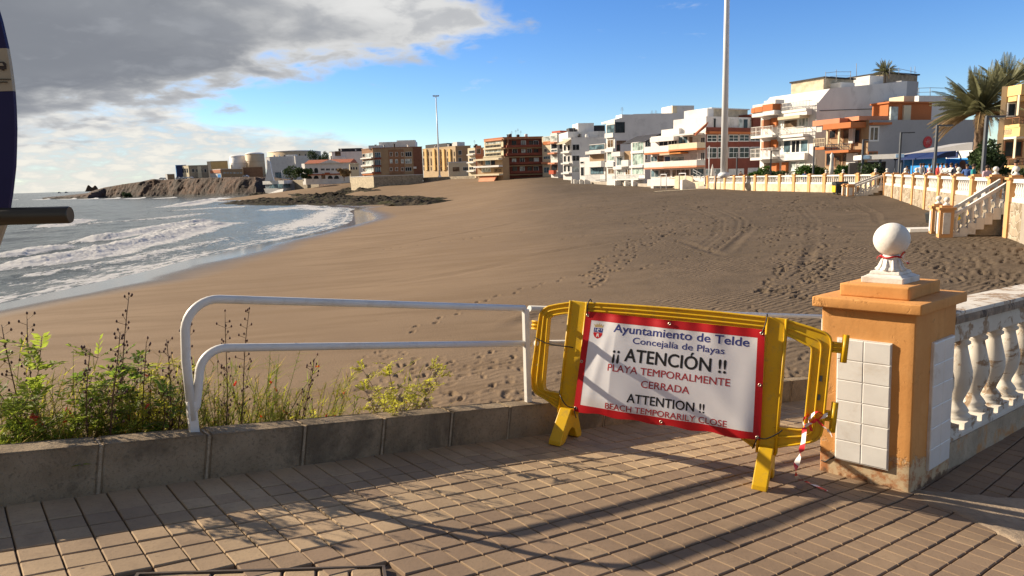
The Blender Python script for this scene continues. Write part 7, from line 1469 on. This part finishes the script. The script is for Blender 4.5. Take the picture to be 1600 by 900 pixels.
mb.tube([F_ + EX * q[0] + LEAN * q[1] + nf_ * .004 for q in pts_], [.003, .005, .004, .006, .007, .002], 5); mb.build('crack', 'tie_black', pl_)
# ball finial
cc = Pp(WX / 2, WY / 2, 1.372); dep = -(R.T @ cc)[2]; rb = 25.6 * dep / F_PX
def zat(y):
    lo, hi = 0., 1.
    for _ in range(40):
        m2 = (lo + hi) / 2
        if proj(cc + LEAN * m2)[1] > y: lo = m2
        else: hi = m2
    return lo
zc_ = zat(374); s_ = 1.
fo = bpy.data.objects; mb = MB(); h0 = .088; q = .128; 
def sq(w0, z0, w1, z1, mb): 
    A_ = [cc + EX * x * w0 + EY * y * w0 + LEAN * z0 for x, y in ((-1, -1), (1, -1), (1, 1), (-1, 1))]; B_ = [cc + EX * x * w1 + EY * y * w1 + LEAN * z1 for x, y in ((-1, -1), (1, -1), (1, 1), (-1, 1))]; mb.add(A_ + B_, [(0, 1, 2, 3), (7, 6, 5, 4)] + [(i, 4 + i, 4 + (i + 1) % 4, (i + 1) % 4) for i in range(4)])
nk = zc_ - rb * .93
sq(.128, -.002, .128, .040, mb); sq(.120, .0402, .098, .055, mb); sq(.094, .0552, .088, .078, mb); fb_ = mb.build('finial_base', 'finial_white', pl_, bevel=.005)
mb = MB(); mb.lathe(cc, [(.088, .078), (.082, .088), (.066, .108), (.054, nk - .028), (.050, nk - .024), (.056, nk - .016), (.056, nk - .006), (.048, nk)] + [(rb * math.sin(a), zc_ - rb * math.cos(a)) for a in np.linspace(.38, math.pi - .01, 26)], 40, up=LEAN)
for i in range(10):
    a = 2 * math.pi * i / 10; u_ = np.array([math.cos(a), math.sin(a), 0]); mb.tube([cc + u_ * .088 + LEAN * .079, cc + u_ * .072 + LEAN * .102, cc + u_ * .056 + LEAN * (nk - .03)], [.014, .010, .004], 6)
mb.build('ball_finial', 'finial_white', pl_)
tf = thing('barrier_tape', 'scrap of red tape tied round the neck of the white ball on the pillar', 'tape', cc + LEAN * nk)
mb = MB(); V_ = []; mb.tube([cc + LEAN * (nk - .012 + .006 * math.sin(3 * a)) + np.array([math.cos(a), math.sin(a), 0]) * .060 for a in np.linspace(0, 6.1, 22)], .006, 6); mb.build('tape_ring', 'vinyl_red', tf)
xr_ = unit(np.array([F_[1], -F_[0], 0])); tow = -unit(np.array([F_[0], F_[1], 0]))
tape([cc + LEAN * (nk - .01) + xr_ * .055 + tow * .03, cc + LEAN * (nk + .02) + xr_ * .075 + tow * .03, cc + LEAN * (nk + .012) + xr_ * .085 + tow * .04, cc + LEAN * (nk - .02) + xr_ * .07 + tow * .05, cc + LEAN * (nk - .045) + xr_ * .10 + tow * .04, cc + LEAN * (nk - .05) + xr_ * .11 + tow * .03], LEAN, .022, tf, 'tape_end', 3); tape([cc + LEAN * (nk - .012) - xr_ * .05 + tow * .035, cc + LEAN * (nk - .01) - xr_ * .075 + tow * .03, cc + LEAN * (nk - .03) - xr_ * .085 + tow * .03], LEAN, .022, tf, 'tape_end', 9)

# ------------------------------------------------------------------ weathered white balustrade behind the pillar
m_ = bpy.data.materials.new('worn_white'); m_.use_nodes = True; t_ = m_.node_tree; k = NT(t_); b = t_.nodes['Principled BSDF']; co = k.n('ShaderNodeTexCoord').outputs['Object']
n1 = k.noise(co, 5., 7, .72, .5); n2 = k.noise(co, 30, 4, .7); n3 = k.noise(co, 2.2, 5, .65)
c = k.mix(k.ramp(n3, .35, .65), (.62, .57, .48), (.70, .66, .58)); c = k.mix(k.ramp(n1, .51, .57), c, k.mix(k.ramp(n2, .4, .6), (.34, .22, .13), (.40, .30, .20))); k.set(b.inputs['Base Color'], c); b.inputs['Roughness'].default_value = .85
bp = k.n('ShaderNodeBump', i_Strength=.5, i_Distance=.006); k.set(bp.inputs['Height'], k.math('SUBTRACT', k.math('MULTIPLY', n2, .4), k.ramp(n1, .54, .64))); k.set(b.inputs['Normal'], bp.outputs[0]); MT['worn_white'] = m_
defm('worn_plinth', (.46, .37, .26), .9, .2, 3., bump=.8, bscale=26, stain=(.56, .27, .09), stain_amt=.9, stain_scale=3.5, fine=.3); defm('worn_edge', (.30, .235, .175), .9, .35, 6., bump=.8, bscale=30, stain=(.07, .055, .045), stain_amt=.9, stain_scale=6.)
SLP = -.048; R0_ = F_ + EY * WY; BY = EY + np.array([0, 0, SLP]); BX = np.array([-EY[1], EY[0], 0]); BX = BX if BX @ np.array([-1, 0, 0]) > 0 else -BX
bl_ = thing('balustrade', 'weathered white balustrade with peeling paint, running away from the back of the orange pillar', 'balustrade', R0_)
def Q(y, x, z): return R0_ + BY * y + BX * x + np.array([0, 0, z])
LB = 5.2
def strip(name, x0, x1, z0, z1, m, y0=-.02, amp=.006, seed=0, parent=None, nseg=90):
    """long worn masonry strip, subdivided along its length"""
    mb = MB(); ys = np.linspace(y0, LB, nseg); prof = [(x0, z0), (x0, (z0 + z1) / 2), (x0 + .008, z1 - .004), ((x0 * 3 + x1) / 4, z1), ((x0 + x1) / 2, z1), (x1 - .008, z1 - .003), (x1, (z0 + z1) / 2), (x1, z0)]; n = len(prof)
    P = np.array([Q(y, x, z) for y in ys for x, z in prof]); d = (vnoise(P, 11., seed, 4) - .5) * amp * 2; P = P + d[:, None] * (np.array([0, 0, 1.]) * .7 - BX * .7)
    mb.add(P.tolist(), [(i * n + j, (i + 1) * n + j, (i + 1) * n + (j + 1) % n, i * n + (j + 1) % n) for i in range(nseg - 1) for j in range(n)] + [tuple(range(n)), tuple((nseg - 1) * n + j for j in range(n - 1, -1, -1))], 0, False); return mb.build(name, m, parent or bl_)
hz_ = lambda y: to_p(1500, y, 'y')[1]
strip('plinth', .03, .32, -.25, .150, 'worn_plinth', seed=1, amp=.009); strip('plinth_top', .05, .30, .148, .195, 'worn_white', seed=2, amp=.004)
strip('frieze', .055, .295, .905, 1.055, 'worn_white', seed=3, amp=.003); strip('rail_edge', .012, .338, 1.052, 1.112, 'worn_edge', seed=4, amp=.007); strip('hand_rail', .018, .335, 1.108, 1.138, 'worn_white', seed=5, amp=.004)
prof_b = [(.078, 0), (.078, .045), (.062, .055), (.070, .075), (.060, .10), (.040, .135), (.044, .16), (.066, .24), (.076, .31), (.074, .37), (.058, .46), (.046, .53), (.042, .555), (.056, .57), (.056, .585), (.044, .595), (.050, .615), (.062, .63), (.062, .645)]
for i in range(14):
    y_ = .165 + .345 * i
    mb = MB(); c_ = Q(y_, .175, .222); mb.lathe(c_, [(r_ * 1.42, h * 1.065) for r_, h in prof_b], 24); mb.box(c_ - EY * .122 - BX * .122 - np.array([0, 0, .03]), EY * .244, BX * .244, (0, 0, .055)); mb.build('baluster', 'worn_white', bl_)

# ------------------------------------------------------------------ information totem at the left edge
t = thing('information_totem', 'curved navy information totem with a beige bus pictogram panel, at the left edge', 'sign', at(-110, 300, 1.75) + np.array([0, 0, -1.4]))
def curve_x(y): return np.interp(y, [-320, -150, -40, 0, 30, 75, 105, 140, 170, 200, 230, 260, 300, 335, 352, 380, 430, 520, 620], [-190, -70, -20, -6, 3.5, 14, 19, 23.5, 25.5, 26.5, 26, 25, 20.5, 15, 11, 1, -14, -46, -90])
TY = 1.75
def band_panel(y0, y1, m, name, d=0.):
    ys = np.linspace(y0, y1, max(3, int(abs(y1 - y0) / 8))); Rg = [at(curve_x(y) - 3.5, y, TY) for y in ys]; Lf = [p + np.array([-.40 - .05 * abs(i / len(Rg) - .5), 0, 0]) for i, p in enumerate(Rg)]
    mb = MB(); mb.prism([p + np.array([0, d, 0]) for p in Rg + Lf[::-1]], (0, .010, 0)); return mb.build(name, m, t)
defm('totem_navy', (.020, .018, .070), .5, .08, 4., spec=.2); defm('totem_beige', (.40, .33, .23), .45, .05, 4.); defm('totem_metal', (.075, .066, .052), .38, .08, 3., metal=.7); defm('totem_ink', (.05, .035, .03), .5, .05, 4.)
band_panel(-320, 75, 'totem_navy', 'upper_panel'); pb = band_panel(75.2, 142, 'totem_beige', 'pictogram_panel'); band_panel(142.2, 352, 'totem_navy', 'middle_panel'); band_panel(352.2, 620, 'totem_beige', 'lower_panel')
mb = MB(); S = lambda x, y: at(x, y, TY - .004)
mb.prism([S(-14, 96), S(5, 96.5), S(8, 99), S(8.6, 108), S(5.5, 108), S(5, 110), S(2.5, 110), S(2, 107.5), S(-14, 107)], (0, .003, 0)); o_ = mb.build('bus_pictogram', 'totem_ink', t)
mb = MB(); mb.prism([S(-12, 98.5), S(4.2, 98.8), S(6.2, 103), S(-12, 102.5)], (0, -.002, 0)); mb.build('pictogram_window', 'totem_beige', o_)
for y, x0, x1 in ((123, -10, 16.5), (127.5, -10, 11)):
    mb = MB(); x = x0
    while x < x1: w_ = random.uniform(1.4, 3.2); mb.prism([S(x, y), S(min(x + w_, x1), y), S(min(x + w_, x1), y + 1.5), S(x, y + 1.5)], (0, .002, 0)); x += w_ + .7
    mb.build('caption', 'totem_metal', t)
mb = MB(); a_, b_ = at(-260, 345.5, 1.55), at(110, 335.5, 1.62); rt = 13.4 / F_PX * 1.6; mb.tube([a_, b_ - unit(b_ - a_) * .004, b_], [rt, rt, rt * .93], 24); mb.build('cross_tube', 'totem_metal', t)
a_ = at(-230, 344, 1.62); mb = MB(); mb.tube([np.array([a_[0], TY + .05, -1.9]), np.array([a_[0], TY + .05, .9])], .045, 16); mb.tube([np.array([a_[0], 1.57, a_[2]]), np.array([a_[0], TY + .05, a_[2]])], .02, 10); mb.build('post', 'totem_metal', t)

# ------------------------------------------------------------------ plants on the bank
for nm, c_ in dict(stem_green=(.17, .22, .05), stem_brown=(.13, .075, .045), leaf_bright=(.29, .36, .05), leaf_yellow=(.50, .48, .06), leaf_dark=(.14, .22, .035), flower_red=(.78, .17, .09), flower_cream=(.60, .52, .36), seed_brown=(.12, .06, .045), leaf_dry=(.40, .27, .11)).items(): defm(nm, c_, .6, .25, 14., trans=.58 if 'leaf' in nm or 'flower' in nm or nm == 'stem_green' else 0)
BANK = lambda a, off: np.array(V_bank(a, off))
def V_bank(a, off):
    p = G(a, KB + KT * .5 + off, -.10 - .15 * off / 3.6); return (p[0], p[1], p[2] - off * .72)
def foot_px(x, off):                                # foot of a plant under photo column x, `off` metres beyond the kerb wall
    lo, hi = -3., 9.
    for _ in range(40):
        m2 = (lo + hi) / 2
        if proj(V_bank(m2, off))[0] < x: lo = m2
        else: hi = m2
    return np.array(V_bank(lo, off))
def leafq(mb, p, d, n_, L, wd):
    d = unit(d); s_ = unit(np.cross(d, n_)); up_ = np.cross(s_, d); mb.add([p, p + d * L * .45 + s_ * wd + up_ * L * .04, p + d * L - up_ * L * .06, p + d * L * .45 - s_ * wd + up_ * L * .04], [(0, 1, 2, 3)])
def bend(p, d, L, n, droop, r_, wob=.08):
    P = [p]; d = unit(d)
    for i in range(n): d = unit(d + np.array([0, 0, -droop / n]) + r_.normal(size=3) * wob); P.append(P[-1] + d * L / n)
    return P
def reed_plant(label, x, off, ytop, n, seed, flowers=20, tint='leaf_yellow', spread=.5, lean=0.):
    """arching rush-like plant with needle leaves in whorls and small red tubular flowers"""
    r_ = np.random.default_rng(seed); f_ = foot_px(x, off); k_ = f_[1] / (f_ @ np.array([0, 1, 0])); H = at(proj(f_)[0], ytop, f_[1])[2] - f_[2]; t = thing('flowering_rush', label, 'plant', f_, 'flowering plants on the bank'); ms, ml, md = MB(), MB(), MB(); tips = []
    for i in range(n):
        a = r_.uniform(0, 6.28); sp_ = spread * r_.uniform(.1, 1) ; d = np.array([math.cos(a) * sp_ + lean, math.sin(a) * sp_ * .7, 1.]); d = d - GB * min(0, (d @ GB) + .05) * 1.5; P = bend(f_ + np.array([math.cos(a), math.sin(a), 0]) * .06 * r_.uniform(0, 1), d, H * r_.uniform(.45, 1.12), 9, r_.uniform(.1, .6), r_, .05); ms.tube(P, [.0042 * (1 - .75 * j / 9) for j in range(10)], 4)
        for j in range(2, 10):
            for q in range(r_.integers(6, 13)):
                dd_ = unit(r_.normal(size=3) * np.array([1, 1, .5]) + np.array([0, 0, .55])); ll = r_.uniform(.05, .15); wv = unit(np.cross(dd_, [.3, .2, .9])) * r_.uniform(.002, .0046); p = P[j] + (P[j - 1] - P[j]) * r_.uniform(0, 1); e_ = p + dd_ * ll + np.array([0, 0, -.015]); (md if r_.uniform() < .3 else ml).add([p - wv, p + wv, e_], [(0, 1, 2)])
        tips += P[4:]
    for i in range(flowers // 3 + 1):
        p = tips[r_.integers(len(tips))]; d = unit(r_.normal(size=3) + np.array([0, 0, -.8])); mf = MB(); mf.tube([p, p + d * .014, p + d * .034], [.003, .006, .008], 5); mf.build('flower', 'flower_red', t)
    ms.build('stems', 'stem_green', t); ml.build('leaves', tint, t); md.build('dry_leaves', 'leaf_dry', t)
def leafy_shrub(label, x, off, ytop, n, seed, leaf=.05, tint='leaf_bright', spread=.75, flowers=0, ftint='flower_red'):
    r_ = np.random.default_rng(seed); f_ = foot_px(x, off); H = at(proj(f_)[0], ytop, f_[1])[2] - f_[2]; t = thing('leafy_shrub', label, 'shrub', f_, 'leafy shrubs on the bank'); ms, ml, mf = MB(), MB(), MB(); tips = []
    for i in range(n):
        a = r_.uniform(0, 6.28); sp_ = spread * r_.uniform(.05, 1); d0 = np.array([math.cos(a) * sp_, math.sin(a) * sp_ * .6, 1.]); d0 = d0 - GB * min(0, (d0 @ GB) + .05) * 1.5; P = bend(f_, d0, H * r_.uniform(.55, 1.1), 10, r_.uniform(.1, .7), r_, .09); ms.tube(P, [.006 * (1 - .75 * j / 10) for j in range(11)], 5)
        for j in range(3, 11):
            for q in range(2 if j < 6 else 4):          # pinnate leaf: rachis with paired leaflets
                d = unit(r_.normal(size=3) * np.array([1, 1, .35]) + np.array([0, 0, .35])); p = P[j]; s_ = unit(np.cross(d, [0, 0, 1.])); LL = leaf * r_.uniform(2., 3.4); up_ = np.cross(s_, d)
                ms.tube([p, p + d * LL * .6, p + d * LL - np.array([0, 0, LL * .12])], .0016, 3)
                for m2 in range(1, 6):
                    c_ = p + d * LL * m2 / 5.5 - np.array([0, 0, LL * .12 * (m2 / 5.5) ** 2])
                    for sd in (-1, 1): leafq(ml, c_, s_ * sd * .8 + d * .6 + up_ * r_.uniform(-.2, .3), up_ + r_.normal(size=3) * .25, leaf * r_.uniform(.7, 1.15), leaf * .2)
        tips += P[7:]
    for i in range(flowers):
        p = tips[r_.integers(len(tips))] + r_.normal(size=3) * .03
        mf = MB()
        for q in range(9): d = unit(r_.normal(size=3) + np.array([0, 0, -.3])); mf.tube([p, p + d * .012, p + d * .024], [.003, .007, .006], 5)
        mf.build('flower_cluster', ftint, t)
    ms.build('stems', 'stem_brown', t); ml.build('leaves', tint, t)
def dry_stalk(label, x, off, xt, yt, seed, tw=1.):
    r_ = np.random.default_rng(seed); f_ = foot_px(x, off); e_ = at(xt, yt, f_[1] + r_.uniform(-.1, .1)); t = thing('seed_stalk', label, 'plant', f_, 'dry seed stalks on the bank'); P = [f_ + (e_ - f_) * q + np.array([.025 * math.sin(q * 5 + seed), 0, 0]) * q for q in np.linspace(0, 1, 16)]; ms, mf = MB(), MB(); ms.tube(P, [.0052 * (1 - .6 * q / 15) for q in range(16)], 5)
    for j in range(4, 16):
        for q in range(4 if j > 8 else 2):
            d = unit(r_.normal(size=3) * np.array([1, .8, .3]) + np.array([0, 0, .7])); p = P[j] + (P[j - 1] - P[j]) * r_.uniform(0, 1); L = r_.uniform(.02, .07) * tw * (1.15 if j < 12 else .8); ms.tube([p, p + d * L], .0014, 3); mf.lathe(p + d * L, [(.002, -.004), (.0062, .002), (.0045, .009), (.001, .013)], 5)
    ms.build('stalk', 'stem_brown', t); mf.build('seed_heads', 'seed_brown', t)
leafy_shrub('bright green leafy shrub filling the left edge above the kerb wall', 10, .36, 606, 10, 1, .05, 'leaf_bright', .8, 2); leafy_shrub('tallest leafy shrub with a bright arching spray, second from the left', 98, .45, 566, 9, 2, .055, 'leaf_bright', .75, 3)
leafy_shrub('leafy shrub with darker fine foliage, left of the rail end', 190, .5, 580, 7, 3, .042, 'leaf_dark', .6, 2); leafy_shrub('low dark leafy shrub at the foot of the left corner', 48, .45, 640, 9, 4, .042, 'leaf_dark', .8, 1); leafy_shrub('small leafy shrub with yellowish tips near the railing post', 262, .5, 592, 8, 5, .04, 'leaf_yellow', .6, 2)
for a_ in (('rush plant with many red flowers at the left edge', 22, 0.62, 560, 36, 11, 30, 'leaf_yellow', .6), ('rush plant between the two leafy shrubs on the left', 130, 0.42, 600, 46, 12, 36, 'leaf_yellow', .6), ('low rush clump with red flowers against the kerb wall, left third', 75, 0.32, 650, 42, 13, 40, 'leaf_bright', .7), ('wide rush clump spilling toward the kerb wall, left of the rail end', 215, 0.40, 610, 50, 14, 30, 'leaf_yellow', .65), ('thin rush clump right beside the railing end post', 276, 0.47, 590, 25, 15, 8, 'leaf_bright', .5), ('yellow green rush just right of the railing end post', 345, 0.42, 572, 44, 16, 14, 'leaf_yellow', .4), ('bushy rush with a coral flower under the lower rail', 398, 0.44, 570, 70, 17, 26, 'leaf_bright', .6), ('short rush between the bushy one and the coral flowered one', 432, 0.48, 590, 46, 18, 16, 'leaf_yellow', .55), ('rush with coral red blossoms in the middle of the kerb wall', 486, 0.46, 600, 54, 19, 46, 'leaf_yellow', .65), ('small dark rush right of the coral red blossoms', 533, 0.46, 618, 26, 20, 6, 'leaf_bright', .5)): reed_plant(*a_)
leafy_shrub('pale yellow flowering shrub standing alone, rightmost on the bank', 612, .40, 560, 10, 31, .036, 'leaf_yellow', .55, 26, 'flower_cream'); reed_plant('sparse rush growing inside the pale yellow shrub', 628, 0.52, 572, 18, 32, 24, 'leaf_yellow', .45)
for i, (x, off, xt, yt, lb) in enumerate(((60, .45, 10, 507, 'leftmost tall dry seed stalk, leaning left'), (75, .5, 46, 498, 'dry seed stalk second from the left'), (190, .5, 198, 464, 'tallest dry seed stalk, upright with dark tip'), (172, .4, 180, 520, 'short dry stalk beside the tallest one'), (268, .45, 294, 476, 'tall dry stalk leaning right up to the rail end'), (262, .4, 262, 530, 'dry stalk just left of the railing end post'), (345, .4, 358, 496, 'dry stalk crossing the lower rail, left of two'), (362, .42, 394, 486, 'dry stalk crossing the lower rail, right of two'), (140, .45, 140, 545, 'dry stalk above the arching leafy spray'), (232, .45, 222, 535, 'brown forked stalk in front of the dark foliage'), (452, .4, 486, 560, 'thin dry stalk leaning right under the lower rail'))): dry_stalk(lb, x, off, xt, yt, 50 + i)

f_ = foot_px(289, .30); t = thing('junction_box', 'small dark plastic box half hidden by the plants at the railing post', 'box', f_); mb = MB(); mb.box(f_ - GA * .05 - np.array([0, 0, .1]), GA * .10, GB * .09, (0, 0, .27)); mb.build('body', 'bin_dark', t, bevel=.006); mb = MB(); mb.box(f_ - GA * .055 - GB * .004 + np.array([0, 0, .171]), GA * .11, GB * .098, (0, 0, .012)); mb.build('lid', 'frame_dark', t)
f_ = foot_px(258, .42); mb = MB(); V = []
for i in range(9):
    for j in range(12):
        th, ph = math.pi * i / 8, 2 * math.pi * j / 12; V.append(f_ + np.array([.14 * math.sin(th) * math.cos(ph), .11 * math.sin(th) * math.sin(ph), .12 * math.cos(th) + .05]) * (.85 + .35 * vnoise([[math.cos(ph) * math.sin(th) + 3, math.sin(ph) * math.sin(th) + 5, math.cos(th)]], 1.6, 3, 2)[0]))
mb.add(V, [(i * 12 + j, i * 12 + (j + 1) % 12, (i + 1) * 12 + (j + 1) % 12, (i + 1) * 12 + j) for i in range(8) for j in range(12)], 0, False); tag(mb.build('boulder', 'pale_stone', None, loc=f_), 'pale boulder behind the plants just left of the railing post', 'rock')

reed_plant('thick pale rush at the far left, in front of the leafy shrubs', 38, .55, 600, 40, 41, 14, 'leaf_yellow', .6); reed_plant('thick rush with pale tips behind the dark leafy shrub', 165, .55, 575, 38, 42, 18, 'leaf_yellow', .55); reed_plant('soft rush clump filling the gap before the railing post', 245, .5, 600, 33, 43, 10, 'leaf_bright', .6)
